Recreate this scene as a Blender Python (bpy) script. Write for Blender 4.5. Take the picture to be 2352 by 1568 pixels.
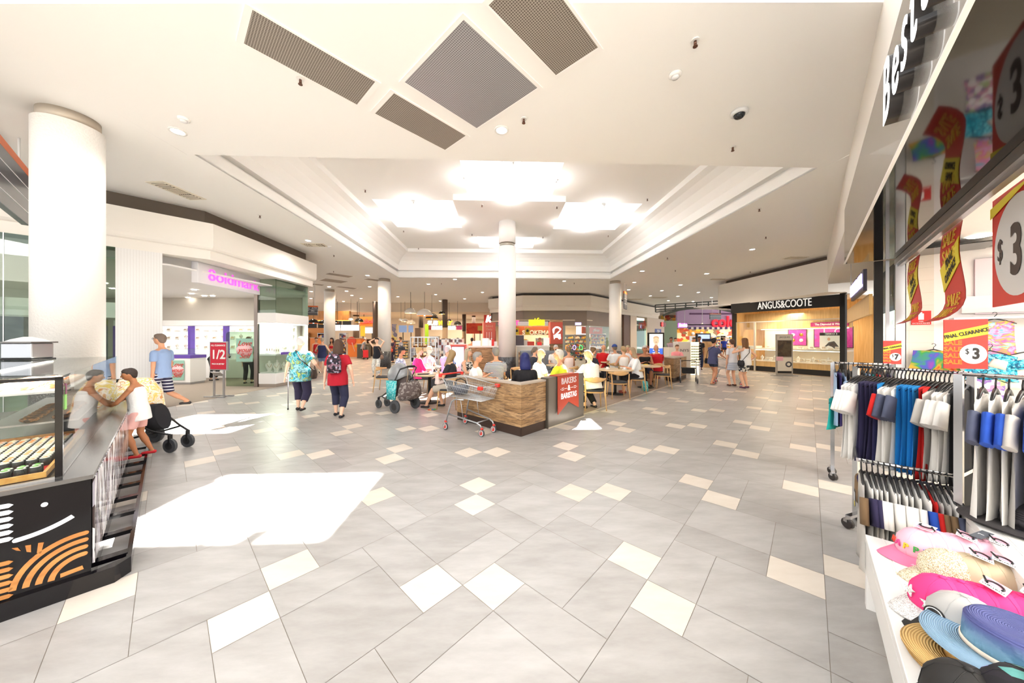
import bpy, bmesh, math, random
from math import sin, cos, pi, radians, sqrt, atan2
from mathutils import Vector, Matrix, Euler
random.seed(7)
for o in list(bpy.data.objects): bpy.data.objects.remove(o)
scene = bpy.context.scene
COL = scene.collection
# ------------------------------------------------------------------ camera
CH = 1.67; F = 736.0; CX = 1176.0; HY = 777.0
cd = bpy.data.cameras.new('camera'); cam = bpy.data.objects.new('camera', cd); COL.objects.link(cam)
cam.location = (0, 0, CH); cam.rotation_euler = (pi/2, 0, 0)
cd.sensor_width = 36; cd.lens = F*36/2352; cd.shift_y = -7.0/2352; cd.clip_start = .05; cd.clip_end = 200
scene.camera = cam
# ------------------------------------------------------------------ sky, sun, exposure
w = bpy.data.worlds.new('world'); scene.world = w; w.use_nodes = True
bg = w.node_tree.nodes['Background']; bg.inputs[0].default_value = (.93, .965, 1, 1); bg.inputs[1].default_value = 1.5
sd = bpy.data.lights.new('sun', 'SUN'); so = bpy.data.objects.new('sun', sd); COL.objects.link(so)
SUN = Vector((-.34, -.913, -1)).normalized()
so.rotation_euler = SUN.to_track_quat('-Z', 'Y').to_euler(); sd.energy = 46; sd.angle = radians(.6); sd.color = (1, .985, .96)
vs = scene.view_settings; vs.view_transform = 'Standard'; vs.look = 'None'; vs.gamma = 1; vs.use_curve_mapping = False
vs.exposure = .92
cy = scene.cycles
cy.use_denoising = True; cy.max_bounces = 7; cy.diffuse_bounces = 4; cy.glossy_bounces = 3; cy.transparent_max_bounces = 12
cy.transmission_bounces = 4; cy.sample_clamp_indirect = 12; cy.caustics_reflective = False; cy.caustics_refractive = False
cy.use_light_tree = True

# ------------------------------------------------------------------ pixel helpers (points of the place found from the photograph)
def P(px, py, d): return Vector(((px-CX)/F*d, d, CH+(HY-py)/F*d))
def G(px, py, z=0.0):
    d = (CH-z)*F/(py-HY); return Vector(((px-CX)/F*d, d, z))
TA = atan2(682, 736)
UX, UY = sin(TA), cos(TA)          # tile direction u: forward right
VX, VY = -cos(TA), sin(TA)         # tile direction v: forward left
T0 = G(1062.4, 1343.5)
def T(u, v, z=0): return Vector((T0.x+.3*(u*UX+v*VX), T0.y+.3*(u*UY+v*VY), z))
def L(u, v, z=0): return Vector((u*UX+v*VX, u*UY+v*VY, z))   # metres in the tile frame, origin below the camera
RU = atan2(UY, UX)                 # rotation that turns local x onto u
MR = radians(2.2)
MO = Vector((-.12, 11.9, 0))
def M(a, b, z=0): return Vector((MO.x+a*cos(MR)-b*sin(MR), MO.y+a*sin(MR)+b*cos(MR), z))

# ------------------------------------------------------------------ materials
def lin(c):
    if isinstance(c, str):
        c = [int(c[i:i+2], 16)/255 for i in (0, 2, 4)]
        return tuple(x/12.92 if x <= .04045 else ((x+.055)/1.055)**2.4 for x in c)
    return tuple(c)
MATS = {}
class N:
    def __init__(s, m): s.t = m.node_tree; s.n = s.t.nodes; s.l = s.t.links; s.b = s.n['Principled BSDF']
    def a(s, typ, **kw):
        x = s.n.new(typ)
        for k, v in kw.items():
            if isinstance(k, str) and hasattr(x, k): setattr(x, k, v)
        return x
    def c(s, o, i): s.l.new(o, i)
def mat(name, col='ffffff', rough=.5, metal=0, emit=0, ecol=None, bump=0, bscale=60, var=0, vscale=8, spec=None, coat=0):
    if name in MATS: return MATS[name]
    m = bpy.data.materials.new(name); m.use_nodes = True; n = N(m); b = n.b
    c = lin(col); b.inputs['Base Color'].default_value = (*c, 1); b.inputs['Roughness'].default_value = rough
    b.inputs['Metallic'].default_value = metal
    if coat: b.inputs['Coat Weight'].default_value = coat
    if spec is not None: b.inputs['Specular IOR Level'].default_value = spec
    if emit:
        b.inputs['Emission Color'].default_value = (*lin(ecol or col), 1); b.inputs['Emission Strength'].default_value = emit
    if bump or var:
        tc = n.a('ShaderNodeTexCoord')
        if var:
            nz = n.a('ShaderNodeTexNoise'); nz.inputs['Scale'].default_value = vscale; nz.inputs['Detail'].default_value = 5
            n.c(tc.outputs['Object'], nz.inputs['Vector'])
            mx = n.a('ShaderNodeMix'); mx.data_type = 'RGBA'
            mx.inputs[6].default_value = (*[x*(1-var) for x in c], 1); mx.inputs[7].default_value = (*[min(1, x*(1+var)) for x in c], 1)
            n.c(nz.outputs['Fac'], mx.inputs[0]); n.c(mx.outputs[2], b.inputs['Base Color'])
        if bump:
            nb = n.a('ShaderNodeTexNoise'); nb.inputs['Scale'].default_value = bscale; nb.inputs['Detail'].default_value = 3
            n.c(tc.outputs['Object'], nb.inputs['Vector'])
            bp = n.a('ShaderNodeBump'); bp.inputs['Strength'].default_value = bump; bp.inputs['Distance'].default_value = .01
            n.c(nb.outputs['Fac'], bp.inputs['Height']); n.c(bp.outputs['Normal'], b.inputs['Normal'])
    MATS[name] = m; return m
def emat(name, col, s):
    return mat(name, col, .6, emit=s if s > 4 else s*.6)
def glass(name, tint='eef6f2', refl=1.0, rough=.0):
    if name in MATS: return MATS[name]
    m = bpy.data.materials.new(name); m.use_nodes = True; t = m.node_tree; t.nodes.clear()
    out = t.nodes.new('ShaderNodeOutputMaterial'); tr = t.nodes.new('ShaderNodeBsdfTransparent'); gl = t.nodes.new('ShaderNodeBsdfGlossy')
    tr.inputs[0].default_value = (*lin(tint), 1); gl.inputs['Roughness'].default_value = rough
    lw = t.nodes.new('ShaderNodeLayerWeight'); lw.inputs[0].default_value = .5
    pw = t.nodes.new('ShaderNodeMath'); pw.operation = 'POWER'; pw.inputs[1].default_value = 4.5; t.links.new(lw.outputs['Facing'], pw.inputs[0])
    mu = t.nodes.new('ShaderNodeMath'); mu.operation = 'MULTIPLY_ADD'; mu.inputs[1].default_value = .8*min(1, refl); mu.inputs[2].default_value = .035*refl
    mx = t.nodes.new('ShaderNodeMixShader')
    t.links.new(pw.outputs[0], mu.inputs[0]); t.links.new(mu.outputs[0], mx.inputs[0]); t.links.new(tr.outputs[0], mx.inputs[1])
    t.links.new(gl.outputs[0], mx.inputs[2]); t.links.new(mx.outputs[0], out.inputs[0])
    MATS[name] = m; return m
def ramp(n, fac, stops, interp='LINEAR'):
    r = n.a('ShaderNodeValToRGB'); r.color_ramp.interpolation = interp
    e = r.color_ramp.elements
    while len(e) > 1: e.remove(e[0])
    e[0].position = stops[0][0]; e[0].color = (*lin(stops[0][1]), 1)
    for p, c in stops[1:]:
        x = e.new(p); x.color = (*lin(c), 1)
    n.c(fac, r.inputs[0]); return r
def mapping(n, scale=(1, 1, 1), rot=(0, 0, 0), loc=(0, 0, 0), coord='Object'):
    tc = n.a('ShaderNodeTexCoord'); mp = n.a('ShaderNodeMapping')
    mp.inputs['Scale'].default_value = scale; mp.inputs['Rotation'].default_value = rot; mp.inputs['Location'].default_value = loc
    n.c(tc.outputs[coord], mp.inputs['Vector']); return mp.outputs[0]
def wood(name, c1, c2, axis='z', scale=1, rough=.5, planks=None, dark=None):
    """grain runs along the given axis of the object"""
    if name in MATS: return MATS[name]
    m = bpy.data.materials.new(name); m.use_nodes = True; n = N(m); n.b.inputs['Roughness'].default_value = rough
    s = {'x': (1.2, 22, 22), 'y': (22, 1.2, 22), 'z': (22, 22, 1.2)}[axis]
    v = mapping(n, tuple(k*scale for k in s))
    nz = n.a('ShaderNodeTexNoise'); nz.inputs['Scale'].default_value = 1; nz.inputs['Detail'].default_value = 6; nz.inputs['Distortion'].default_value = .6
    n.c(v, nz.inputs['Vector'])
    stops = [(.3, c1), (.7, c2)] if not dark else [(.34, dark), (.45, c1), (.68, c2)]
    r = ramp(n, nz.outputs['Fac'], stops)
    n.c(r.outputs[0], n.b.inputs['Base Color'])
    MATS[name] = m; return m
def printed(name, cols, scale=12, rough=.85, kind='noise', vec=(1, 1, 1), rot=(0, 0, 0), thr=.5):
    """cloth or goods with a printed pattern of a few colours"""
    if name in MATS: return MATS[name]
    m = bpy.data.materials.new(name); m.use_nodes = True; n = N(m); n.b.inputs['Roughness'].default_value = rough
    v = mapping(n, vec, rot)
    if kind == 'noise':
        x = n.a('ShaderNodeTexNoise'); x.inputs['Scale'].default_value = scale; x.inputs['Detail'].default_value = 2; x.inputs['Distortion'].default_value = 1.0; o = x.outputs['Fac']
        k = len(cols); st = [(.32+.4*i/max(1, k-1), c) for i, c in enumerate(cols)]
    elif kind == 'cells':
        x = n.a('ShaderNodeTexVoronoi'); x.inputs['Scale'].default_value = scale
        sp = n.a('ShaderNodeSeparateColor'); n.c(x.outputs['Color'], sp.inputs[0]); o = sp.outputs[0]
        k = len(cols); st = [(i/k, c) for i, c in enumerate(cols)]
    else:   # stripes across local axis given by vec
        x = n.a('ShaderNodeTexWave'); x.inputs['Scale'].default_value = scale; x.bands_direction = kind; o = x.outputs['Fac']
        st = [(0, cols[0]), (thr, cols[1])]
    n.c(v, x.inputs['Vector'])
    r = ramp(n, o, st, 'CONSTANT' if kind != 'noise' else 'LINEAR'); n.c(r.outputs[0], n.b.inputs['Base Color'])
    MATS[name] = m; return m

# ------------------------------------------------------------------ mesh builder
class MB:
    def __init__(s): s.v = []; s.f = []; s.m = []; s.s = []
    def add(s, vs, fs, mi=0, sm=False):
        k = len(s.v); s.v += [tuple(v) for v in vs]
        for f in fs: s.f.append([i+k for i in f]); s.m.append(mi); s.s.append(sm)
        return s
    def box(s, x0, x1, y0, y1, z0, z1, mi=0):
        return s.add([(x, y, z) for z in (z0, z1) for y in (y0, y1) for x in (x0, x1)],
                     [(0, 2, 3, 1), (4, 5, 7, 6), (0, 1, 5, 4), (1, 3, 7, 5), (3, 2, 6, 7), (2, 0, 4, 6)], mi)
    def obox(s, c, size, rot=None, mi=0):
        R = rot.to_matrix() if isinstance(rot, Euler) else (rot if rot is not None else Matrix.Identity(3))
        if isinstance(rot, (int, float)): R = Matrix.Rotation(rot, 3, 'Z')
        h = [k/2 for k in size]; c = Vector(c)
        vs = [c+R@Vector((x*h[0], y*h[1], z*h[2])) for z in (-1, 1) for y in (-1, 1) for x in (-1, 1)]
        return s.add(vs, [(0, 2, 3, 1), (4, 5, 7, 6), (0, 1, 5, 4), (1, 3, 7, 5), (3, 2, 6, 7), (2, 0, 4, 6)], mi)
    def bar(s, p, q, wd, ht, mi=0):
        p, q = Vector(p), Vector(q); d = q-p; ln = d.length; d.normalize()
        up = Vector((0, 0, 1)) if abs(d.z) < .95 else Vector((0, 1, 0))
        x = d.cross(up).normalized(); z = x.cross(d)
        R = Matrix((x, d, z)).transposed()
        return s.obox((p+q)/2, (wd, ln, ht), R, mi)
    def ring(s, c, ax, r, n, r2=None, ref=None):
        ax = Vector(ax).normalized()
        up = Vector(ref) if ref is not None else (Vector((0, 0, 1)) if abs(ax.z) < .95 else Vector((1, 0, 0)))
        x = ax.cross(up).normalized(); y = x.cross(ax).normalized(); r2 = r if r2 is None else r2
        return [Vector(c)+x*(r*cos(2*pi*i/n))+y*(r2*sin(2*pi*i/n)) for i in range(n)]
    def loft(s, rings, mi=0, sm=True, caps=True, closed=False):
        n = len(rings[0]); vs = [p for r in rings for p in r]; fs = []
        K = len(rings)
        for k in range(K-1 if not closed else K):
            a, b = k*n, ((k+1) % K)*n
            for i in range(n): j = (i+1) % n; fs.append((a+i, a+j, b+j, b+i))
        s.add(vs, fs, mi, sm)
        if caps and not closed:
            k = len(s.v)-len(vs); s.f.append([k+i for i in range(n)][::-1]); s.m.append(mi); s.s.append(False)
            s.f.append([k+(K-1)*n+i for i in range(n)]); s.m.append(mi); s.s.append(False)
        return s
    def cyl(s, p, q, r, r2=None, n=12, mi=0, sm=True, caps=True):
        p, q = Vector(p), Vector(q); ax = q-p; r2 = r if r2 is None else r2
        return s.loft([s.ring(p, ax, r, n), s.ring(q, ax, r2, n)], mi, sm, caps)
    def tube(s, pts, r, n=8, mi=0, closed=False):
        pts = [Vector(p) for p in pts]; K = len(pts); rs = r if isinstance(r, (list, tuple)) else [r]*K; rings = []
        ref = None
        for i, p in enumerate(pts):
            a = pts[i-1] if (i > 0 or closed) else p; b = pts[(i+1) % K] if (i < K-1 or closed) else p
            d = (b-a); d = d.normalized() if d.length > 1e-9 else Vector((0, 0, 1))
            if ref is None:
                ref = Vector((0, 0, 1)) if abs(d.z) < .9 else Vector((1, 0, 0))
            x = d.cross(ref)
            if x.length < 1e-6: x = d.orthogonal()
            x.normalize(); y = x.cross(d).normalized(); ref = y
            rings.append([p+x*(rs[i]*cos(2*pi*k/n))+y*(rs[i]*sin(2*pi*k/n)) for k in range(n)])
        return s.loft(rings, mi, True, True, closed)
    def lathe(s, prof, c=(0, 0, 0), n=24, mi=0, sx=1, sy=1, rot=None, caps=True):
        c = Vector(c); rings = []
        for r, z in prof:
            ring = [Vector((max(r, 1e-4)*cos(2*pi*i/n)*sx, max(r, 1e-4)*sin(2*pi*i/n)*sy, z)) for i in range(n)]
            if rot is not None: ring = [rot@p for p in ring]
            rings.append([p+c for p in ring])
        return s.loft(rings, mi, True, caps)
    def ell(s, c, r, rot=None, n=12, k=8, mi=0):
        if isinstance(r, (int, float)): r = (r, r, r)
        prof = [(sin(pi*i/k), -cos(pi*i/k)) for i in range(k+1)]
        R = rot if rot is not None else Matrix.Identity(3)
        rings = [[Vector(c)+R@Vector((max(a, 1e-3)*cos(2*pi*i/n)*r[0], max(a, 1e-3)*sin(2*pi*i/n)*r[1], z*r[2])) for i in range(n)] for a, z in prof]
        return s.loft(rings, mi, True, True)
    def cap(s, p, q, r, r2=None, n=10, mi=0):
        """tapered capsule"""
        p, q = Vector(p), Vector(q); r2 = r if r2 is None else r2; d = q-p
        if d.length < 1e-5: return s.ell(p, r, mi=mi)
        d.normalize(); rings = []
        for a in (80, 50, 20): rings.append(s.ring(p-d*r*sin(radians(a)), d, r*cos(radians(a)), n))
        for a in (-20, 20, 50, 80):
            rings.append(s.ring(q+d*r2*sin(radians(a)), d, r2*cos(radians(a)), n)) if a > 0 else rings.append(s.ring(q, d, r2, n))
        return s.loft(rings, mi, True, True)
    def prism(s, poly, z0, z1, mi=0, O=None, X=None, Y=None):
        """polygon in the plane (O, X, Y), thick along X x Y from z0 to z1"""
        O = Vector(O or (0, 0, 0)); X = Vector(X or (1, 0, 0)); Y = Vector(Y or (0, 1, 0)); Z = X.cross(Y).normalized()
        n = len(poly); vs = [O+X*a+Y*b+Z*z0 for a, b in poly]+[O+X*a+Y*b+Z*z1 for a, b in poly]
        fs = [list(range(n))[::-1], [n+i for i in range(n)]]+[(i, (i+1) % n, n+(i+1) % n, n+i) for i in range(n)]
        return s.add(vs, fs, mi)
    def quad(s, a, b, c, d, mi=0): return s.add([a, b, c, d], [(0, 1, 2, 3)], mi)
    def mesh(s, name, mats=()):
        me = bpy.data.meshes.new(name); me.from_pydata(s.v, [], s.f)
        for m in mats: me.materials.append(m)
        me.polygons.foreach_set('material_index', s.m); me.polygons.foreach_set('use_smooth', s.s); me.update()
        bm = bmesh.new(); bm.from_mesh(me); bmesh.ops.recalc_face_normals(bm, faces=bm.faces); bm.to_mesh(me); bm.free()
        return me
    def build(s, name, mats, parent=None, loc=None, rz=None, bevel=0, label=None):
        if not isinstance(mats, (list, tuple)): mats = [mats]
        o = bpy.data.objects.new(name, s.mesh(name, mats)); COL.objects.link(o)
        if parent is not None: o.parent = parent
        if loc is not None: o.location = loc
        if rz is not None: o.rotation_euler = (0, 0, rz)
        if bevel:
            b = o.modifiers.new('bevel', 'BEVEL'); b.width = bevel; b.segments = 2; b.limit_method = 'ANGLE'
        if label: o['label'] = label
        return o
def thing(name, label, cat, loc=(0, 0, 0), rz=0, group=None):
    o = bpy.data.objects.new(name, None); COL.objects.link(o); o.empty_display_size = .1
    o.location = loc; o.rotation_euler = (0, 0, rz); o['label'] = label; o['category'] = cat
    if group: o['group'] = group
    return o
def tag(o, label, cat, group=None, kind=None):
    o['label'] = label; o['category'] = cat
    if group: o['group'] = group
    if kind: o['kind'] = kind
    return o
def struct(o, label=None):
    o['kind'] = 'structure'
    if label: o['label'] = label
    return o
def kids(o): return [c for c in COL.objects if c.parent == o]
def dup(root, loc=None, rz=None, label=None, scale=None, _p=None):
    r = root.copy(); COL.objects.link(r)
    if _p is not None: r.parent = _p
    if loc is not None: r.location = loc
    if rz is not None: r.rotation_euler = (0, 0, rz)
    if label: r['label'] = label
    if scale: r.scale = (scale,)*3
    for c in root.children: dup(c, _p=r)
    return r
def text(s, size, m, name='lettering', parent=None, loc=(0, 0, 0), rot=None, ext=.004, align='CENTER', bold=0, sx=1, shear=0, R=None, space=1, outline=0):
    cu = bpy.data.curves.new('t', 'FONT'); cu.body = s; cu.size = size; cu.extrude = ext; cu.align_x = align; cu.align_y = 'CENTER'
    cu.offset = bold; cu.shear = shear; cu.space_character = space; cu.resolution_u = 4
    if outline: cu.fill_mode = 'NONE'; cu.bevel_depth = outline; cu.bevel_resolution = 0; cu.extrude = 0
    to = bpy.data.objects.new('t', cu); COL.objects.link(to)
    me = bpy.data.meshes.new_from_object(to); bpy.data.objects.remove(to); bpy.data.curves.remove(cu)
    me.materials.clear(); me.materials.append(m)
    for v in me.vertices: v.co.x *= sx
    o = bpy.data.objects.new(name, me); COL.objects.link(o)
    if parent is not None: o.parent = parent
    if R is not None: o.matrix_basis = Matrix.Translation(Vector(loc)) @ R.to_4x4()
    else:
        o.location = loc; o.rotation_euler = rot if rot is not None else (pi/2, 0, 0)
    return o
def facing(ang):
    """rotation for text standing upright whose reading direction (local x) points along angle ang"""
    return (pi/2, 0, ang)
def spot(loc, energy, col=(1, .93, .82), size=2.4, parent=None, r=.08, blend=.6, aim=(0, 0, -1)):
    l = bpy.data.lights.new('lamp_light', 'SPOT'); l.energy = energy; l.color = col; l.spot_size = size; l.spot_blend = blend; l.shadow_soft_size = r
    o = bpy.data.objects.new('lamp_light', l); COL.objects.link(o); o.location = loc
    o.rotation_euler = Vector(aim).to_track_quat('-Z', 'Y').to_euler()
    if parent is not None: o.parent = parent
    return o
def area(loc, energy, sx, sy, col=(1, 1, 1), aim=(0, 0, -1), parent=None, rz=0):
    l = bpy.data.lights.new('lamp_light', 'AREA'); l.shape = 'RECTANGLE'; l.size = sx; l.size_y = sy; l.energy = energy; l.color = col
    o = bpy.data.objects.new('lamp_light', l); COL.objects.link(o); o.location = loc
    e = Vector(aim).to_track_quat('-Z', 'Y').to_euler(); e.z += rz; o.rotation_euler = e
    if parent is not None: o.parent = parent
    return o
def screen(px): return px
# ================================================================== FLOOR
def floor_mat(name, c1, c2, rough, sp=.5):
    m = bpy.data.materials.new(name); m.use_nodes = True; n = N(m); b = n.b
    tc = n.a('ShaderNodeTexCoord')
    mp = n.a('ShaderNodeMapping'); mp.inputs['Rotation'].default_value = (0, 0, -RU); mp.inputs['Scale'].default_value = (.9, 3.2, 1)
    n.c(tc.outputs['Object'], mp.inputs['Vector'])
    n1 = n.a('ShaderNodeTexNoise'); n1.inputs['Scale'].default_value = 2.2; n1.inputs['Detail'].default_value = 7; n1.inputs['Roughness'].default_value = .65
    n.c(mp.outputs[0], n1.inputs['Vector'])
    at = n.a('ShaderNodeAttribute'); at.attribute_name = 'shade'
    ad = n.a('ShaderNodeMath'); ad.operation = 'ADD'; n.c(n1.outputs['Fac'], ad.inputs[0]); n.c(at.outputs['Fac'], ad.inputs[1])
    r = ramp(n, ad.outputs[0], [(.3, c1), (.72, c2)]); n.c(r.outputs[0], b.inputs['Base Color'])
    n2 = n.a('ShaderNodeTexNoise'); n2.inputs['Scale'].default_value = 220; n.c(tc.outputs['Object'], n2.inputs['Vector'])
    bp = n.a('ShaderNodeBump'); bp.inputs['Strength'].default_value = .06; bp.inputs['Distance'].default_value = .002
    n.c(n2.outputs['Fac'], bp.inputs['Height']); n.c(bp.outputs['Normal'], b.inputs['Normal'])
    b.inputs['Roughness'].default_value = rough; b.inputs['Specular IOR Level'].default_value = sp
    return m
TILES = [(0, -1, 1, 1, 1), (0, -3, 1, 2, 0), (1, -2, 2, 2, 0), (1, -3, 2, 1, 0), (3, -2, 1, 2, 0), (3, -3, 1, 1, 1), (4, -1, 2, 1, 0), (4, -3, 2, 2, 0),
         (0, 0, 2, 1, 0), (0, 1, 2, 2, 0), (2, 0, 1, 2, 0), (2, 2, 1, 1, 1), (5, 0, 1, 1, 1), (5, 1, 1, 2, 0), (3, 2, 2, 1, 0), (3, 0, 2, 2, 0)]
def make_floor():
    mb = MB(); shade = []
    mb.quad((-34, -9, -.0025), (40, -9, -.0025), (40, 62, -.0025), (-34, 62, -.0025), 2); shade.append(0)
    g = .0016/.3
    for i in range(-8, 34):
        for j in range(-26, 26):
            for (a, b, du, dv, cr) in TILES:
                u, v = 6*i+a, 6*j+b
                c = T(u+du/2, v+dv/2)
                if c.y < .9 or c.y > 50 or abs(c.x) > 1.72*c.y+2.2: continue
                mb.quad(T(u+g, v+g), T(u+du-g, v+g), T(u+du-g, v+dv-g), T(u+g, v+dv-g), cr)
                shade.append(random.uniform(-.1, .1))
    me = mb.mesh('floor', [floor_mat('grey_tile', '989490', 'b0adaa', .33), floor_mat('cream_tile', 'cdc2b4', 'd9cfc3', .36), mat('grout', '8f857b', .9)])
    at = me.attributes.new('shade', 'FLOAT', 'FACE')
    at.data.foreach_set('value', shade)
    o = bpy.data.objects.new('floor', me); COL.objects.link(o); struct(o)
make_floor()

# ================================================================== CEILING AND RECESS
WHITE = mat('ceiling_white', 'f4f2ee', .9)
CREAM = mat('bulkhead_white', 'efeae2', .85)
def rects(mb, lst, z0, z1, mi=0):
    for a0, a1, b0, b1 in lst:
        p = [M(a0, b0), M(a1, b0), M(a1, b1), M(a0, b1)]
        mb.prism([(q.x, q.y) for q in p], z0, z1, mi)
CZ = 5.0
mb = MB(); HB = 5.87; N0 = -8.73
rects(mb, [(-28, -6, -20, 48), (6, 34, -20, 48), (-6, 6, HB, 48), (-6, 6, -20.2, -19), (-6, -HB, -HB, HB), (HB, 6, -HB, HB)], CZ, CZ+.04)
a_, b_ = M(-6, -HB), M(6, -HB); mb.prism([(-5.795, 3.19), (6.19, 3.17), (b_.x-.005, b_.y), (a_.x+.005, a_.y)], CZ, CZ+.04)
struct(mb.build('ceiling', WHITE))
# stepped and coved edge of the recess
mb = MB()
def sq(s, z): return [M(-s, -s, z), M(s, -s, z), M(s, s, z), M(-s, s, z)]
prof = [(0, 5.0), (0, 5.27), (-.16, 5.275), (-.16, 5.41), (0, 5.415), (0, 5.69), (.03, 5.74), (.12, 5.9), (.3, 6.07), (.5, 6.18), (.7, 6.24), (.7, 6.42)]
for (i0, z0), (i1, z1) in zip(prof[:-1], prof[1:]):
    A, B = sq(HB-i0, z0), sq(HB-i1, z1)
    for k in range(4): mb.quad(A[k], A[(k+1) % 4], B[(k+1) % 4], B[k])
struct(mb.build('ceiling_recess', WHITE))
SK = [('near', -1.4, 1.4, -3.4, -1.29), ('left', -4.7, -1.95, -.79, 1.95), ('right', 1.95, 4.7, -.79, 1.95), ('far', -1.4, 1.4, 2.45, 4.9)]
UZ, BZ, TZ = 6.42, 6.22, 7.3
mb = MB(); ca = [-5.17, -4.7, -1.95, -1.4, 1.4, 1.95, 4.7, 5.17]; cb = [-5.17, -3.4, -1.29, -.79, 1.95, 2.45, 4.9, 5.17]
cells = []
for i in range(7):
    for j in range(7):
        am, bm_ = (ca[i]+ca[i+1])/2, (cb[j]+cb[j+1])/2
        if not any(a0 < am < a1 and b0 < bm_ < b1 for _, a0, a1, b0, b1 in SK): cells.append((ca[i], ca[i+1], cb[j], cb[j+1]))
rects(mb, cells, UZ, UZ+.03)
struct(mb.build('ceiling_recess_top', WHITE))
mb = MB(); rects(mb, [(-1.87, 1.87, -1.29, 2.45)], BZ, UZ+.01); struct(mb.build('ceiling_drop_panel', WHITE))
for nm, a0, a1, b0, b1 in SK:
    t = thing('skylight', {'near': 'skylight nearest the camera, in front of the dropped ceiling square', 'left': 'skylight left of the dropped ceiling square above the round column', 'right': 'skylight right of the dropped ceiling square above the round column', 'far': 'farthest skylight, behind the round column head'}[nm], 'skylight', M((a0+a1)/2, (b0+b1)/2, 0))
    t['kind'] = 'structure'
    c = (a0+a1)/2; ta0, ta1 = c-.93, c+.93; tb0, tb1 = b1-1.42, b1-.02
    o = M((a0+a1)/2, (b0+b1)/2, 0)
    A = [M(a0, b0, UZ)-o, M(a1, b0, UZ)-o, M(a1, b1, UZ)-o, M(a0, b1, UZ)-o]
    B = [M(ta0, tb0, TZ)-o, M(ta1, tb0, TZ)-o, M(ta1, tb1, TZ)-o, M(ta0, tb1, TZ)-o]
    mb = MB()
    for k in range(4): mb.quad(A[k], A[(k+1) % 4], B[(k+1) % 4], B[k])
    mb.build('shaft', WHITE, t)
    mb = MB(); al = mat('glazing_bar', 'c9cbcc', .4, .6)
    mb.bar((B[0]+B[1])/2, (B[2]+B[3])/2, .03, .05); mb.bar(B[0], B[2], .02, .04); mb.bar((B[0]*.25+B[1]*.75), B[3]*.8+B[2]*.2, .02, .04)
    mb.build('glazing_bar', al, t)
    for p in ((A[0]+A[1])/2, (A[1]+A[2])/2, (A[2]+A[3])/2, (A[3]+A[0])/2):
        q = p*.94+((A[0]+A[2])/2)*.06; mb = MB(); mb.obox(q+Vector((0, 0, -.02)), (.14, .1, .08)); mb.cyl(q+Vector((0, 0, -.05)), q+Vector((.03, 0, -.14)), .035)
        f_ = mb.build('floodlight', mat('fitting_white', 'dddddd', .5), t)
        l = bpy.data.lights.new('lamp_light', 'POINT'); l.energy = 13; l.color = (.98, .99, 1); l.shadow_soft_size = .12
        l = bpy.data.objects.new('lamp_light', l); COL.objects.link(l); l.parent = f_; l.location = p*.86+((A[0]+A[2])/2)*.14+Vector((0, 0, -.34))
# recess over the camera: only its far edge shows at the top of the frame
mb = MB()
A = [M(-6, -19, CZ), M(6, -19, CZ), Vector((6.2, 3.17, CZ)), Vector((-5.79, 3.19, CZ))]; B = [p+Vector((0, 0, 1.3)) for p in A]
for k in range(4): mb.quad(A[k], A[(k+1) % 4], B[(k+1) % 4], B[k])
struct(mb.build('ceiling_recess_front', WHITE))

# ================================================================== COLUMNS
TERR = printed('terrazzo', ['2c2d30', '35363a', '4c4d50', '26272a', '77777a', '303135'], 90, .3, 'cells')
def column(x, y, r, label, ztop=CZ, plaster=None, cap=True, kink=None):
    t = thing('column', label, 'column', (x, y, 0), 0, None)
    m = plaster or mat('column_white', 'f1eeea', .75, bump=.25, bscale=45)
    mb = MB(); mb.cyl((0, 0, 0), (0, 0, .95), r*1.02, n=40); mb.build('plinth', TERR, t)
    z1 = ztop-(.16 if cap else 0)
    mb = MB()
    if kink: mb.cyl((0, 0, .95), (0, 0, kink), r, n=40); mb.cyl((0, 0, kink+.14), (0, 0, ztop), r*.97, n=40)
    else: mb.cyl((0, 0, .95), (0, 0, z1), r, n=40)
    mb.build('shaft', m, t)
    if kink:
        mb = MB(); mb.cyl((0, 0, kink), (0, 0, kink+.14), r*.86, n=40); mb.build('joint_ring', mat('ring_metal', 'a79f92', .35, .5), t)
    if cap:
        mb = MB(); mb.cyl((0, 0, z1), (0, 0, ztop), r*.88, n=40); mb.build('cap_ring', mat('ring_beige', 'b5aa9b', .5, .3), t)
    return t
near_plaster = mat('rough_plaster', 'f0ece6', .85, bump=.55, bscale=38)
column(-6.67, 4.83, .342, 'large white rough plastered column at the left behind the glass sushi case', plaster=near_plaster)
column(-.19, 12.6, .342, 'white column rising through the skylight recess in the middle of the cafe', BZ, kink=5.27-.02, cap=False)
column((883-CX)/F*18.0, 18.0, .342, 'white column behind the woman with her hands on her head')
column((1413-CX)/F*18.7, 18.7, .342, 'white column behind the man in the blue cap')
column((757-CX)/F*21.9, 21.9, .342, 'beige lit column near the orange food counter')

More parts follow.
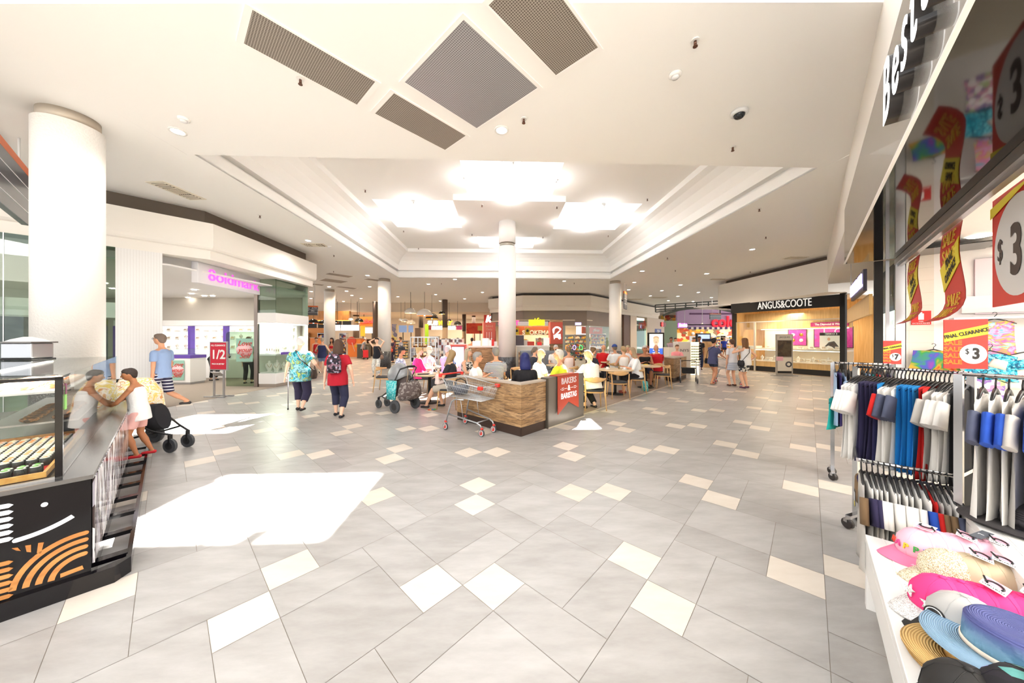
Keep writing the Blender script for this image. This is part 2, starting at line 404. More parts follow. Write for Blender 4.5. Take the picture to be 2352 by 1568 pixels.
# ================================================================== CEILING FITTINGS
def on_ceiling(px, py, z=CZ): d = (z-CH)*F/(HY-py); return Vector(((px-CX)/F*d, d, z))
def grille_mat(name, c1, c2, sc, smooth=.5):
    if name in MATS: return MATS[name]
    m = bpy.data.materials.new(name); m.use_nodes = True; n = N(m); n.b.inputs['Roughness'].default_value = smooth
    v = mapping(n, (sc, sc, sc), (0, 0, -RU))
    sp = n.a('ShaderNodeSeparateXYZ'); n.c(v, sp.inputs[0]); outs = []
    for k in (0, 1):
        f = n.a('ShaderNodeMath'); f.operation = 'FRACT'; n.c(sp.outputs[k], f.inputs[0])
        g = n.a('ShaderNodeMath'); g.operation = 'LESS_THAN'; g.inputs[1].default_value = .28; n.c(f.outputs[0], g.inputs[0]); outs.append(g)
    mx = n.a('ShaderNodeMath'); mx.operation = 'MAXIMUM'; n.c(outs[0].outputs[0], mx.inputs[0]); n.c(outs[1].outputs[0], mx.inputs[1])
    r = ramp(n, mx.outputs[0], [(0, c1), (1, c2)]); n.c(r.outputs[0], n.b.inputs['Base Color'])
    MATS[name] = m; return m
def vent(corners, label, m, group=None, frame=.05, name='ceiling_vent'):
    pts = [on_ceiling(*c) if len(c) == 2 else Vector(c) for c in corners]
    o = sum(pts, Vector())/4; t = thing(name, label, 'vent', o, 0, group)
    p = [q-o for q in pts]
    ex = [q*(1+frame/q.length*1.4) for q in p]
    mb = MB()
    for k in range(4):
        j = (k+1) % 4
        a, b, c, d = ex[k], ex[j], p[j], p[k]; dn = Vector((0, 0, -.012))
        mb.add([a, b, c, d, a+dn, b+dn, c+dn, d+dn], [(4, 5, 6, 7), (0, 1, 5, 4), (3, 2, 6, 7), (0, 3, 7, 4), (1, 2, 6, 5)])
    mb.build('frame', mat('vent_frame', 'f3f0ec', .6), t)
    mb = MB(); dz = Vector((0, 0, -.006)); mb.prism([(q.x, q.y) for q in p], -.008, -.003); mb.build('grille', m, t)
    return t
GR = grille_mat('eggcrate', '5f554c', 'a8a095', 42); GRC = grille_mat('eggcrate_grey', '6e6c6d', 'b0afb1', 42, .3)
vent([(580, 20), (862, 186), (820, 239), (560, 98)], 'long rectangular beige ceiling grille, leftmost of the large ones', GR)
vent([(1065, 43), (1234.7, 200), (1095, 293), (929, 187)], 'large square grey ceiling grille in the middle of the group', GRC)
vent([(905, 212), (1070, 310), (1022, 343), (861, 259)], 'small rectangular beige ceiling grille nearest the skylights', GR)
a_, b_, c_ = on_ceiling(1374, 107), on_ceiling(1277, 171), on_ceiling(1122, 10)
vent([tuple(on_ceiling(1374, 107)), tuple(on_ceiling(1277, 171)), tuple(b_+(c_-b_)*1.0), tuple(a_+(c_-b_)*1.0)], 'large beige ceiling grille cut off by the top edge of the photo', GR)
GRF = mat('far_grille', '9c9186', .6)
for (x0, y0), (x1, y1), (x2, y2), (x3, y3), lb in (
    ((757, 626), (812, 634), (800, 637), (747, 629), 'far beige slot grille nearest the left shop fascia'),
    ((748, 639), (800, 646), (783, 650), (732, 643.5), 'far square beige ceiling grille, largest of the distant group'),
    ((778, 657), (821, 661.5), (812, 663.5), (770, 658.5), 'far beige slot grille, deepest of the distant group'),
    ((846, 639), (872, 642), (868, 645.5), (835, 641), 'far beige slot grille beside the column top'),
    ((718, 650.5), (745, 653.5), (739, 655.5), (716, 653), 'far beige slot grille half hidden by the left fascia')):
    vent([(x0, y0), (x1, y1), (x2, y2), (x3, y3)], lb, GRF, 'distant ceiling grilles', .03)
def diffuser(px, py, label, rz, sx=.75, sy=.4, dark='6e6251'):
    c = on_ceiling(px, py); t = thing('air_diffuser', label, 'vent', c, rz)
    mb = MB(); mb.box(-sx, sx, -sy/2, sy/2, -.015, 0); mb.build('frame', mat('diffuser_cream', 'e4dccb', .6), t)
    mb = MB(); mb.box(-sx*.86, sx*.86, -sy*.36, sy*.36, -.018, -.0155); mb.build('opening', mat('diffuser_dark'+dark, dark, .8), t)
    mb = MB(); k = int(sx*26)
    for i in range(k):
        x = -sx*.84+i*sx*1.68/k
        if abs(x) < sx*.28: continue
        mb.box(x, x+.03, -sy*.36, sy*.36, -.03, -.0185)
    for i in range(6): y = -sy*.33+i*sy*.12; mb.box(-sx*.28, sx*.28, y, y+.018, -.03, -.0185)
    mb.build('louvre', mat('diffuser_cream', 'e4dccb', .6), t)
diffuser(408, 438, 'cream louvred air diffuser beside the dark band over the left shop', radians(86), .45, .42)
diffuser(722, 562, 'cream louvred air diffuser near the recess left corner', MR, .38, .38)
diffuser(1827, 592, 'dark louvred air diffuser above the black jewellery sign', MR, .4, .4, '4a4030')
diffuser(1648, 641, 'small dark air diffuser left of the right white bulkhead', MR, .4, .3, '4a4030')
diffuser(1513, 683, 'far dark air diffuser in front of the black truss', MR, .6, .6, '5d5043')
diffuser(1458, 687, 'far dark air diffuser beside the hanging grey sign', MR, .6, .6, '5d5043')
DL = emat('lamp_disc', 'fff6e6', 14)
def downlight(px, py, label, group=None, r=.085, power=0, col=(1, .97, .92)):
    c = on_ceiling(px, py); t = thing('downlight', label, 'ceiling light', c, 0, group)
    mb = MB(); mb.lathe([(r*1.35, 0), (r*1.35, -.012), (r, -.014), (r*.98, 0)], n=20); mb.build('trim_ring', mat('fitting_ring', 'eceae6', .4), t)
    mb = MB(); mb.cyl((0, 0, -.010), (0, 0, -.002), r*.95, n=20); mb.build('lens', DL, t)
    if power: spot((0, 0, -.03), power, col, parent=t, r=.07)
    return t
downlight(1152, 298, 'bright round downlight just below the square grey grille', power=60)
downlight(408, 301, 'oval looking downlight near the left column under a smoke detector', power=60)
downlight(708, 552, 'downlight above the louvred diffuser near the left fascia end', power=60)
downlight(1728, 572, 'lone downlight on the right ceiling above the jewellery shop', power=90)
FAR = [(844, 632), (849, 658), (756, 658), (796, 668), (808, 678), (829, 685), (789, 692), (715, 669), (714, 685), (914, 681), (861, 692), (1045, 641), (984, 652),
       (1000.6, 676), (1011, 691), (1067, 686), (1108, 671), (1296, 645), (1457, 648), (1563, 654), (1520, 667), (1494, 679), (1604, 671), (1557, 680), (1634, 683),
       (1444, 665), (1535, 690), (1592, 692), (1623, 628), (1475, 622)]
for i, (x, y) in enumerate(FAR):
    downlight(x, y, 'small round downlight in the flat ceiling beyond the skylight recess', 'downlights beyond the recess', .1, 150, (1, .78, .55))
def sprinkler(px, py, z=CZ):
    c = on_ceiling(px, py, z); t = thing('sprinkler_head', 'small metal sprinkler head hanging from the white ceiling', 'sprinkler', c, 0, 'sprinkler heads')
    mb = MB(); mb.cyl((0, 0, -.012), (0, 0, 0), .045, n=12); mb.build('rose', mat('fitting_ring', 'eceae6', .4), t)
    mb = MB(); mb.cyl((0, 0, -.05), (0, 0, -.012), .016, n=8); mb.cyl((0, 0, -.075), (0, 0, -.068), .026, n=8); mb.cyl((.015, 0, -.068), (.015, 0, -.05), .004, n=5); mb.cyl((-.015, 0, -.068), (-.015, 0, -.05), .004, n=5)
    mb.build('nozzle', mat('nozzle_metal', '6b4a3c', .4, .6), t)
for x, y, z in [(690, 181, CZ), (1203, 272, CZ), (1597, 92, CZ), (1683, 337, CZ), (1744, 479, CZ), (1759, 543, CZ), (597, 494, CZ), (1487, 456, UZ), (839, 436, UZ), (1107, 470, BZ), (1279, 474, BZ),
                (1247, 543, BZ), (1084, 537, BZ), (927, 529, UZ), (1397, 540, UZ), (961, 569, UZ), (1359, 576, UZ), (767, 585, CZ), (766, 622, CZ), (1533, 591, CZ), (1551, 620, CZ), (1014, 650, CZ), (1319, 649, CZ), (1723, 623, CZ)]:
    sprinkler(x, y, z)
c = on_ceiling(1698, 256); t = thing('dome_camera', 'small dark dome camera on the right of the ceiling', 'camera', c)
mb = MB(); mb.lathe([(.11, 0), (.11, -.04), (.09, -.05)], n=20); mb.build('housing', mat('fitting_white', 'dddddd', .5), t)
mb = MB(); mb.ell((0, 0, -.05), (.075, .075, .06), n=16); mb.build('dome', mat('smoked_dome', '1c1f24', .08), t)
for px, py, lb in ((422, 272, 'white smoke detector above the left downlight'), (757, 565, 'white smoke detector beside the left louvred diffuser'), (1551, 170, 'flat white round ceiling cap right of the grilles')):
    c = on_ceiling(px, py); t = thing('smoke_detector', lb, 'detector', c)
    mb = MB(); mb.lathe([(.075, 0), (.075, -.02), (.055, -.035)], n=20); mb.build('base', mat('fitting_ring', 'eceae6', .4), t)
    mb = MB(); mb.lathe([(.045, -.035), (.04, -.055), (.01, -.06)], n=16); mb.build('sensor', mat('fitting_white', 'dddddd', .5), t)

# ================================================================== wayfinding signs hung from the ceiling
def hanging_sign(c, rz, w_, h_, label, rows, z1, near=False):
    t = thing('wayfinding_sign', label, 'sign', c, rz)
    mb = MB(); mb.box(-w_/2, w_/2, -.04, .04, -h_, 0); mb.build('panel', mat('sign_grey', '70737a', .25, .2), t, bevel=.01)
    mb = MB(); mb.box(-w_/2, w_/2, -.042, .042, -h_*.13, .001); mb.build('orange_band', mat('sign_orange', 'e8763f', .4), t)
    mb = MB()
    for i in range(1, rows): z = -h_*.13-(h_*.87)*i/rows; mb.box(-w_/2, w_/2, -.043, .043, z-.006, z+.006)
    mb.build('divider', mat('line_white', 'f2f2f2', .5), t)
    mb = MB(); mb.cyl((-w_*.3, 0, 0), (-w_*.3, 0, z1-c[2]), .014, n=8); mb.cyl((w_*.3, 0, 0), (w_*.3, 0, z1-c[2]), .014, n=8); mb.build('hanging_rod', mat('fitting_white', 'dddddd', .5), t)
    return t
c = P(20, 300, 4.2)
t = hanging_sign((-7.82, 4.98, 4.6), atan2(-VY, -VX), 1.7, .97, 'grey hanging sign with an orange top band left of the large column', 4, CZ)
t = hanging_sign(P(1436, 670, 19.5), radians(60), .8, 1.05, 'grey hanging sign with an orange top band right of the blue capped man column', 3, CZ)
t = hanging_sign(P(712, 702, 17), radians(14), .75, .5, 'small grey hanging sign with white writing beside the left glass showcase', 3, CZ)
for i, s in enumerate(('Toilets   ATM', 'i   P   lifts')): text(s, .12, mat('line_white', 'f2f2f2', .5), 'sign_lettering', t, (0, -.045, -.13-.14*i), ext=.002)
# ================================================================== generic shop-front helpers
def sweep(mb, pts, prof, mi=0, side=1):
    """vertical profile [(offset, z)...] run along a ground polyline; offset is to the right of travel (side=1)"""
    pts = [Vector((p[0], p[1], 0)) for p in pts]; K = len(pts); nr = []
    for i in range(K-1):
        d = (pts[i+1]-pts[i]).normalized(); nr.append(Vector((d.y, -d.x, 0))*side)
    rows = []
    for i in range(K):
        if i == 0: n = nr[0]
        elif i == K-1: n = nr[-1]
        else:
            n = (nr[i-1]+nr[i]).normalized(); n = n/max(.3, n.dot(nr[i]))
        rows.append([pts[i]+n*o+Vector((0, 0, z)) for o, z in prof])
    for i in range(K-1):
        for j in range(len(prof)-1): mb.quad(rows[i][j], rows[i+1][j], rows[i+1][j+1], rows[i][j+1], mi)
    return mb
def wallseg(mb, a, b, z0, z1, th=.1, mi=0):
    a, b = Vector((a[0], a[1], 0)), Vector((b[0], b[1], 0)); d = (b-a).normalized(); n = Vector((-d.y, d.x, 0))*th/2
    mb.prism([((a-n).x, (a-n).y), ((b-n).x, (b-n).y), ((b+n).x, (b+n).y), ((a+n).x, (a+n).y)], z0, z1, mi)
    return mb
def ang(a, b): return atan2(b[1]-a[1], b[0]-a[0])
def pane(name, a, b, z0, z1, m, parent=None, th=.012):
    mb = MB(); wallseg(mb, a, b, z0, z1, th); return mb.build(name, m, parent)
DARK = mat('shadow_gap_brown', '64594f', .8)
GLASS = glass('shop_glass', 'f2f8f4', 1.0)
GLASSG = glass('green_glass', 'cfdcd2', 1.3)
CHROME = mat('chrome', 'c8c8ca', .18, 1)
STEEL = mat('brushed_steel', 'b9b9bb', .35, .9)
BLACK = mat('black_gloss', '17161a', .25)
BLACKM = mat('black_matt', '1f1d1c', .7)
WPAINT = mat('shop_white', 'f6f4f2', .55)
PURPLE = mat('shop_purple', '6a4bb0', .5)
UD = Vector((UX, UY, 0)); VD = Vector((VX, VY, 0))

# ================================================================== LEFT JEWELLERY SHOP
K0 = Vector((-7.7, 8.26, 0)); KL = K0-UD*9; KE = Vector((-7.78, 12.76, 0)); KR = Vector((-9.5, 14.5, 0))
mb = MB()
sweep(mb, [KL, K0, KE, KR], [(-.33, 4.62), (0, 4.62), (0, 4.06), (-.015, 4.0), (-.05, 3.96), (-.12, 3.94), (-.12, 3.71), (-.6, 3.71)])
struct(mb.build('bulkhead_left', CREAM))
mb = MB(); sweep(mb, [KL, K0, KE, KR], [(-.34, CZ), (-.34, 4.5)]); struct(mb.build('trim_1', DARK))
# tiled pier
def tiles_mat(name, c1, c2, su, sz):
    if name in MATS: return MATS[name]
    m = bpy.data.materials.new(name); m.use_nodes = True; n = N(m); n.b.inputs['Roughness'].default_value = .4
    tc = n.a('ShaderNodeTexCoord'); mp = n.a('ShaderNodeMapping'); mp.inputs['Rotation'].default_value = (-pi/2, 0, 0)
    n.c(tc.outputs['Object'], mp.inputs['Vector'])
    br = n.a('ShaderNodeTexBrick'); br.inputs['Scale'].default_value = 1; br.inputs['Brick Width'].default_value = su; br.inputs['Row Height'].default_value = sz
    br.inputs['Mortar Size'].default_value = .0022; br.inputs['Color1'].default_value = (*lin(c1), 1); br.inputs['Color2'].default_value = (*lin(c1), 1)
    br.inputs['Mortar'].default_value = (*lin(c2), 1); br.offset = 0
    n.c(mp.outputs[0], br.inputs['Vector']); n.c(br.outputs['Color'], n.b.inputs['Base Color']); MATS[name] = m; return m
pr = Vector((-8.38, 7.68, 0))
mb = MB(); mb.box(-.71, 0, 0, .55, 0, 3.71)
struct(mb.build('wall_pier', tiles_mat('pier_tile', 'efedeb', 'd8d4d0', .045, .028), loc=pr, rz=RU))
# left window bay
mb = MB(); a = pr-UD*.71; b = a-UD*5
struct(pane('window_1', a, b, 0, 3.71, GLASSG))
mb = MB(); wallseg(mb, a+VD*.03, b+VD*.03, 2.13, 2.47, .05); struct(mb.build('trim_2', WPAINT))
mb = MB()
for k in (1.35, 2.9): p = a-UD*k; wallseg(mb, p, p-UD*.012, 0, 3.71, .03)
struct(mb.build('trim_3', STEEL))
mb = MB(); q = a+VD*.3; wallseg(mb, q-UD*.1, q-UD*4.6, 0, .85, .5); t = mb.build('display_plinth', WPAINT); tag(t, 'long white display plinth inside the far left shop window', 'display')
mb = MB(); wallseg(mb, a+VD*.62-UD*.15, a+VD*.62-UD*4.6, .86, 2.12, .03)
tag(mb.build('backdrop_board', printed('purple_scroll', ['8c8494', '9b93a3', '857d8e', 'a39a68'], 2.2, .6)), 'purple scroll patterned backdrop in the far left shop window', 'display board')
t = thing('window_poster', 'pale green poster with red script at the left edge of the photo', 'poster', a-UD*1.9+VD*.12, ang((0, 0), UD))
mb = MB(); mb.box(-.35, .35, -.01, .01, .95, 1.95); mb.build('sheet', mat('mint_poster', 'dcefe0', .6), t)
for s, z in (('Love', 1.75), ('your', 1.55), ('Self', 1.35)): text(s, .2, mat('red_script', 'd8453f', .6), 'script_lettering', t, (0, -.014, z), shear=.35)

# interior
CARP = mat('shop_carpet', '9a8d80', .95, bump=.3, bscale=300, var=.12, vscale=60)
mb = MB(); mb.prism([(-8.36, 7.7), (-8.12, 11.0), (-8.12, 12.75), (-9.2, 14.1), (-18, 14.1), (-18, 1), (-13.4, 2.3)], .001, .006); struct(mb.build('floor_left_shop', CARP))
mb = MB(); mb.prism([(-8.42, 7.9), (-8.15, 12.75), (-9.2, 14.2), (-18, 14.2), (-18, 1), (-13.4, 2.6)], 3.46, 3.5); struct(mb.build('ceiling_left_shop', WPAINT))
mb = MB(); mb.box(-18, -9.25, 14.1, 14.2, 0, 3.5); struct(mb.build('wall_left_shop_back', mat('taupe_wall', 'cfc7bd', .8)))
mb = MB(); mb.box(-18.1, -18, 1, 14.2, 0, 3.5); struct(mb.build('wall_left_shop_side', WPAINT))
mb = MB(); wallseg(mb, (-8.2, 12.8), (-9.25, 14.2), 0, 3.72, .08); struct(mb.build('wall_left_shop_end', WPAINT))
for x, y in ((446, 665), (440, 674), (432, 683), (578, 692), (562, 692), (240, 650), (258, 662)):
    c = on_ceiling(x, y, 3.45)
    if c.y > 14 or c.y < 3: c.y = min(13.4, max(4, c.y))
    t = thing('downlight', 'round downlight in the ceiling of the left jewellery shop', 'ceiling light', c, 0, 'left shop downlights')
    mb = MB(); mb.cyl((0, 0, -.012), (0, 0, 0), .07, n=16); mb.build('lens', DL, t)
area((-12.5, 10, 3.42), 150, 5, 5, (1, .95, .88))
# wall cabinets along the back of the shop
LIT = mat('lit_white', 'fffdf8', .5, emit=.45)
def wall_cabinet(x0, x1, label):
    t = thing('wall_cabinet', label, 'display cabinet', ((x0+x1)/2, 13.95, 0), 0, 'wall cabinets of the left shop')
    w_ = (x1-x0)/2
    mb = MB(); mb.box(-w_, w_, -.05, .12, .02, 2.42); mb.build('carcass', WPAINT, t)
    mb = MB(); mb.box(-w_+.04, w_-.04, -.06, -.051, 1.02, 2.2); mb.build('lit_back', LIT, t)
    mb = MB(); mb.box(-w_, w_, -.55, -.05, .02, .8); mb.build('base_cupboard', WPAINT, t)
    mb = MB(); mb.box(-w_, w_, -.28, -.05, 2.22, 2.44); mb.build('header', WPAINT, t)
    mb = MB(); mb.box(-w_-.04, -w_+.06, -.27, -.05, .9, 2.2); mb.build('purple_post', PURPLE, t)
    for k, z in enumerate((1.2, 1.6, 1.95)):
        mb = MB(); mb.box(-w_+.1, w_-.04, -.25, -.06, z, z+.015); mb.build('shelf', GLASS, t)
    return t
xs = [-17, -15.4, -13.8, -12.3, -10.8, -9.3]
lb = ['leftmost', 'second', 'middle', 'fourth', 'rightmost']
for i in range(5): wall_cabinet(xs[i], xs[i+1], 'white lit wall cabinet with purple post in the left shop, %s one' % lb[i])
PAD = mat('jewel_pad', 'f2ece6', .5); GOLD = mat('gold', 'd7a64e', .25, 1); PINKP = mat('card_pink', 'e2a3b0', .6)
def jewel_stand(kind):
    t = thing('jewellery_stand', 'x', 'jewellery display')
    if kind == 0:
        mb = MB(); mb.obox((0, 0, .07), (.14, .03, .14), Euler((-.35, 0, 0))); mb.build('pad', PAD, t)
        mb = MB()
        for i in range(3): mb.obox((-.04+.04*i, -.03, .08), (.012, .006, .05), Euler((-.35, 0, 0)))
        mb.build('trinket', GOLD, t)
    elif kind == 1:
        mb = MB(); mb.lathe([(.06, 0), (.05, .01), (.03, .03), (.07, .13), (.06, .17), (.02, .19), (.018, .23), (.001, .235)], n=12, sy=.5); mb.build('bust', PAD, t)
        mb = MB(); mb.tube([(-.04, -.03, .17), (-.02, -.04, .12), (0, -.042, .1), (.02, -.04, .12), (.04, -.03, .17)], .003, 5); mb.build('necklace', GOLD, t)
    else:
        mb = MB(); mb.box(-.09, .09, -.05, .05, 0, .03); mb.build('tray', PAD, t)
        mb = MB(); [mb.cyl((x, y, .03), (x, y, .045), .012, n=6) for x in (-.06, -.02, .02, .06) for y in (-.025, .025)]; mb.build('ring_set', GOLD, t)
    return t
JS = [jewel_stand(k) for k in range(3)]; JUSED = [False]*3
def put_stand(k, loc, rz, label, group, sc=1):
    if not JUSED[k]:
        JUSED[k] = True; o = JS[k]; o.location = loc; o.rotation_euler = (0, 0, rz); o['label'] = label; o.scale = (sc,)*3
    else: o = dup(JS[k], loc, rz, label, sc)
    o['group'] = group; return o
for i in range(5):
    for z in (1.215, 1.615, 1.965):
        for k in range(4):
            x = xs[i]+.3+k*.36
            put_stand(random.choice((0, 0, 1) if z < 1.9 else (0, 2)), (x, 13.77, z), 0, 'small pale jewellery stand on a lit shelf at the back of the left shop', 'jewellery stands in the left wall cabinets', 1.1)
# service counter with poster
t = thing('shop_counter', 'white jewellery counter with a purple band and a script poster in the left shop', 'counter', (-12.1, 11.9, 0), 0)
mb = MB(); mb.box(-.75, .45, -.3, .3, .08, .95); mb.build('body', WPAINT, t)
mb = MB(); mb.box(-.76, .46, -.31, .31, .95, 1.06); mb.build('purple_band', PURPLE, t)
mb = MB(); mb.box(-.75, .45, -.3, .3, 1.06, 1.3); mb.build('glass_top', GLASS, t)
mb = MB(); mb.box(-.72, .42, -.27, .27, 0, .08); mb.build('kick', STEEL, t)
def love_poster(loc, rz, label, s=1.0, extra=''):
    t = thing('love_poster', label, 'poster', loc, rz)
    mb = MB(); mb.box(-.3*s, .3*s, -.006, 0, -.42*s, .42*s); mb.build('sheet', mat('mint_sheet', '9cc9b8', .6), t)
    mb = MB(); mb.lathe([(.001, 0), (.3*s, 0), (.3*s, .002), (.001, .002)], rot=Matrix.Rotation(pi/2, 3, 'X'), sy=.72, n=28, c=(0, -.007, 0)); mb.build('pink_oval', mat('pink_oval', 'eec3c6', .6), t)
    for w_, z in (('Love', .24), ('your', 0), ('Self', -.22)): text(w_, .26*s, mat('red_script', 'd8453f', .6), 'script_lettering', t, (0, -.012, z*s), shear=.4)
    return t
love_poster((-12.1, 11.58, .52), 0, 'mint and pink script poster on the front of the left shop counter', .85)
# frosted glass screen + poster
t = thing('glass_screen', 'frosted green glass screen with a rounded corner at the shop entrance', 'screen', (-8.85, 11.1, 0), 0)
poly = [(0, .02), (0, 1.9), (-.85, 1.9)]+[(-.95-.1*sin(radians(a)), 1.8+.1*cos(radians(a))) for a in (0, 30, 60, 90)]+[(-1.05, .02)]
mb = MB(); mb.prism(poly, -.006, .006, X=(1, 0, 0), Y=(0, 0, 1)); mb.build('pane', glass('frost', 'cfdccd', .6, .25), t)
t['kind'] = 'structure'
love_poster((-9.22, 11.05, 1.27), 0, 'mint and pink script poster on the frosted glass screen', .95)
# door post and display tower
mb = MB(); mb.box(-8.86, -8.74, 11.0, 11.12, 0, 3.71); struct(mb.build('trim_4', mat('bronze_post', '8d8078', .3, .7)))
t = thing('glass_showcase', 'tall corner glass showcase with a white header at the end of the left shop', 'showcase', (-8.42, 11.85, 0))
mb = MB(); mb.box(-.3, .3, -.83, .9, .1, .47); mb.build('white_base', WPAINT, t, bevel=.01)
mb = MB(); mb.box(-.32, .32, -.85, .92, 2.2, 2.55); mb.build('white_header', WPAINT, t, bevel=.01)
mb = MB(); mb.box(-.29, .29, -.82, .89, 0, .1); mb.build('kick', mat('taupe_kick', 'a59a8e', .5), t)
mb = MB(); mb.box(-.3, .3, -.83, -.818, .47, 2.2); mb.box(.288, .3, -.83, .9, .47, 2.2); mb.build('lower_glass', GLASS, t)
mb = MB(); mb.box(-.3, .3, -.83, -.818, 2.55, 3.71); mb.box(.288, .3, -.83, .9, 2.55, 3.71); mb.build('upper_glass', GLASSG, t)
mb = MB(); mb.box(-.28, .285, -.8, .88, 1.08, 1.14); mb.box(-.28, .285, -.8, .88, .471, .49); mb.build('shelf', WPAINT, t)
mb = MB(); mb.box(.301, .306, -.6, .85, 1.1, 1.19); mb.build('purple_strip', PURPLE, t)
mb = MB(); mb.box(-.26, .26, -.78, .86, 2.185, 2.198); mb.build('strip_light', emat('strip_light', 'fffaf0', 9), t)
mb = MB(); mb.box(-.3, -.28, -.8, .88, .5, 2.18); mb.build('back_panel', mat('pale_green_back', 'e2e8da', .5), t)
area((-8.42, 11.9, 2.17), 22, .4, 1.4, (1, .97, .9))
for i in range(4):
    for j, z in enumerate((1.14, .49)):
        for r_ in range(2):
            put_stand((0, 1, 1, 2)[(i+j) % 4], (-8.52+r_*.24, 11.25+i*.38, z), radians(40), 'white jewellery stand inside the corner glass showcase', 'stands in the corner glass showcase', 1.7-.3*r_)
# illuminated sign
sa, sb_ = Vector((-8.44, 8.52, 0)), Vector((-8.72, 10.98, 0)); rz = ang(sa, sb_)
t = thing('shop_sign', 'white lightbox sign with glowing pink lowercase letters over the left shop entrance', 'sign', ((sa+sb_)/2).to_tuple(), rz)
ln = (sb_-sa).length
mb = MB(); mb.box(-ln/2, ln/2, -.08, .08, 3.16, 3.72); mb.build('box', mat('sign_white', 'f4f2f6', .5), t, bevel=.008)
PINK = mat('pink_neon', 'ee6fdc', .5, emit=.35, ecol='f36ae0')
text('8oldmark', .46, PINK, 'lettering', t, (.1, -.1, 3.42), ext=.012, sx=1.17)
# clearance stand
t = thing('sign_stand', 'silver poster stand with a red and pink half price clearance poster', 'sign', G(503, 911), radians(-8))
mb = MB(); mb.box(-.29, .29, -.02, .02, .76, 1.58); mb.build('frame', STEEL, t, bevel=.006)
mb = MB(); mb.box(-.26, .26, -.024, -.0205, .79, 1.55); mb.build('poster', mat('clearance_red', 'dc2440', .5), t)
WT = mat('print_white', 'ffffff', .6)
text('ALL CLEARANCE', .062, WT, 'headline', t, (0, -.026, 1.47), ext=.001, bold=.002)
text('1/2', .36, WT, 'big_lettering', t, (0, -.026, 1.2), ext=.001, bold=.008, sx=1.05)
text('PRICE OR BETTER*', .05, WT, 'headline', t, (0, -.026, .94), ext=.001, bold=.002)
for s in (-1, 1): mb = MB(); mb.box(s*.16-.018, s*.16+.018, -.02, .02, .02, .77); mb.build('leg', STEEL, t)
mb = MB(); mb.box(-.33, .33, -.15, -.11, 0, .03); mb.box(-.33, .33, .11, .15, 0, .03); mb.box(-.18, -.13, -.12, .12, .005, .03); mb.box(.13, .18, -.12, .12, .005, .03); mb.build('base', STEEL, t)
mb = MB(); mb.obox((.02, -.05, .66), (.3, .012, .2), Euler((radians(50), 0, 0))); mb.build('leaflet_tray', STEEL, t)
# ================================================================== RIGHT CLOTHING STORE
def LP(pts): return [(L(u, v).x, L(u, v).y) for u, v in pts]
def lbox(mb, u0, u1, v0, v1, z0, z1, mi=0): return mb.prism(LP([(u0, v0), (u1, v0), (u1, v1), (u0, v1)]), z0, z1, mi)
mb = MB(); lbox(mb, -5, 18.45, -.62, -.54, 3.93, 5.0); lbox(mb, 8.2, 18.45, -5, -.54, 3.9, 3.94); struct(mb.build('bulkhead_right', CREAM))
FGREY = mat('fascia_grey', '8d8982', .2, .2, coat=.4)
mb = MB(); lbox(mb, -5, 8.19, -.54, -.463, 3.0, 3.95); lbox(mb, 8.12, 8.19, -2.5, -.54, 3.0, 3.95); struct(mb.build('wall_store_fascia', FGREY))
mb = MB(); lbox(mb, -5, 8.19, -.475, -.455, 2.985, 3.0); struct(mb.build('trim_5', mat('trim_light', 'e9e6e2', .4)))
mb = MB(); lbox(mb, -5, 8.19, -1.06, -.476, 2.99, 2.999); lbox(mb, 7.6, 8.19, -1.9, -1.06, 2.99, 2.999)
struct(mb.build('soffit_mirror', mat('mirror_soffit', '2b2826', .05, .95)))
mb = MB(); lbox(mb, -5, 8.31, -1.10, -1.05, 2.9, 2.985); lbox(mb, -5, 8.31, -1.13, -1.08, 2.86, 2.9); struct(mb.build('window_head_rail', STEEL))
mb = MB(); lbox(mb, 8.26, 8.34, -1.16, -1.06, 0, 2.99); lbox(mb, 8.3, 8.36, -1.2, -1.16, 0, 2.99); struct(mb.build('window_mullion', STEEL))
mb = MB(); lbox(mb, 8.32, 8.42, -.93, -.83, 0, 3.0); struct(mb.build('post_black', BLACKM))
mb = MB(); lbox(mb, 8.33, 8.37, -1.0, -.96, 0, 3.0); struct(mb.build('window_frame', STEEL))
mb = MB(); lbox(mb, 8.345, 8.355, -1.07, -.93, 0, 2.99); struct(mb.build('window_2', GLASS))
# interior of the store
blk = tiles_mat('block_wall', 'e9e2d6', 'd3cabd', .4, .2)
t = bpy.data.objects.new('wall_store_block', MB().box(-1.45, -1.17, -.05, .05, 0, 3.1).mesh('wall_store_block', [blk])); COL.objects.link(t)
p = L(8.3, 0); t.location = p; t.rotation_euler = (0, 0, atan2(VD.y, VD.x)); struct(t)
mb = MB(); lbox(mb, 8.25, 8.35, -7, -1.45, 0, 3.1); struct(mb.build('wall_store_side', WPAINT))
mb = MB(); lbox(mb, -5, 8.35, -7.1, -7, 0, 3.1); struct(mb.build('wall_store_back', WPAINT))
mb = MB(); lbox(mb, -5, 8.3, -7, -1.1, 3.1, 3.13); struct(mb.build('ceiling_store', WPAINT))
mb = MB(); lbox(mb, -5, 8.3, -7, -1.06, .001, .006); struct(mb.build('floor_store', wood('pale_floor', 'e3d9c2', 'efe6d2', 'x', .5, .4)))
mb = MB(); lbox(mb, 8.19, 8.25, -7, -1.7, 2.05, 2.3); struct(mb.build('trim_6', WPAINT))
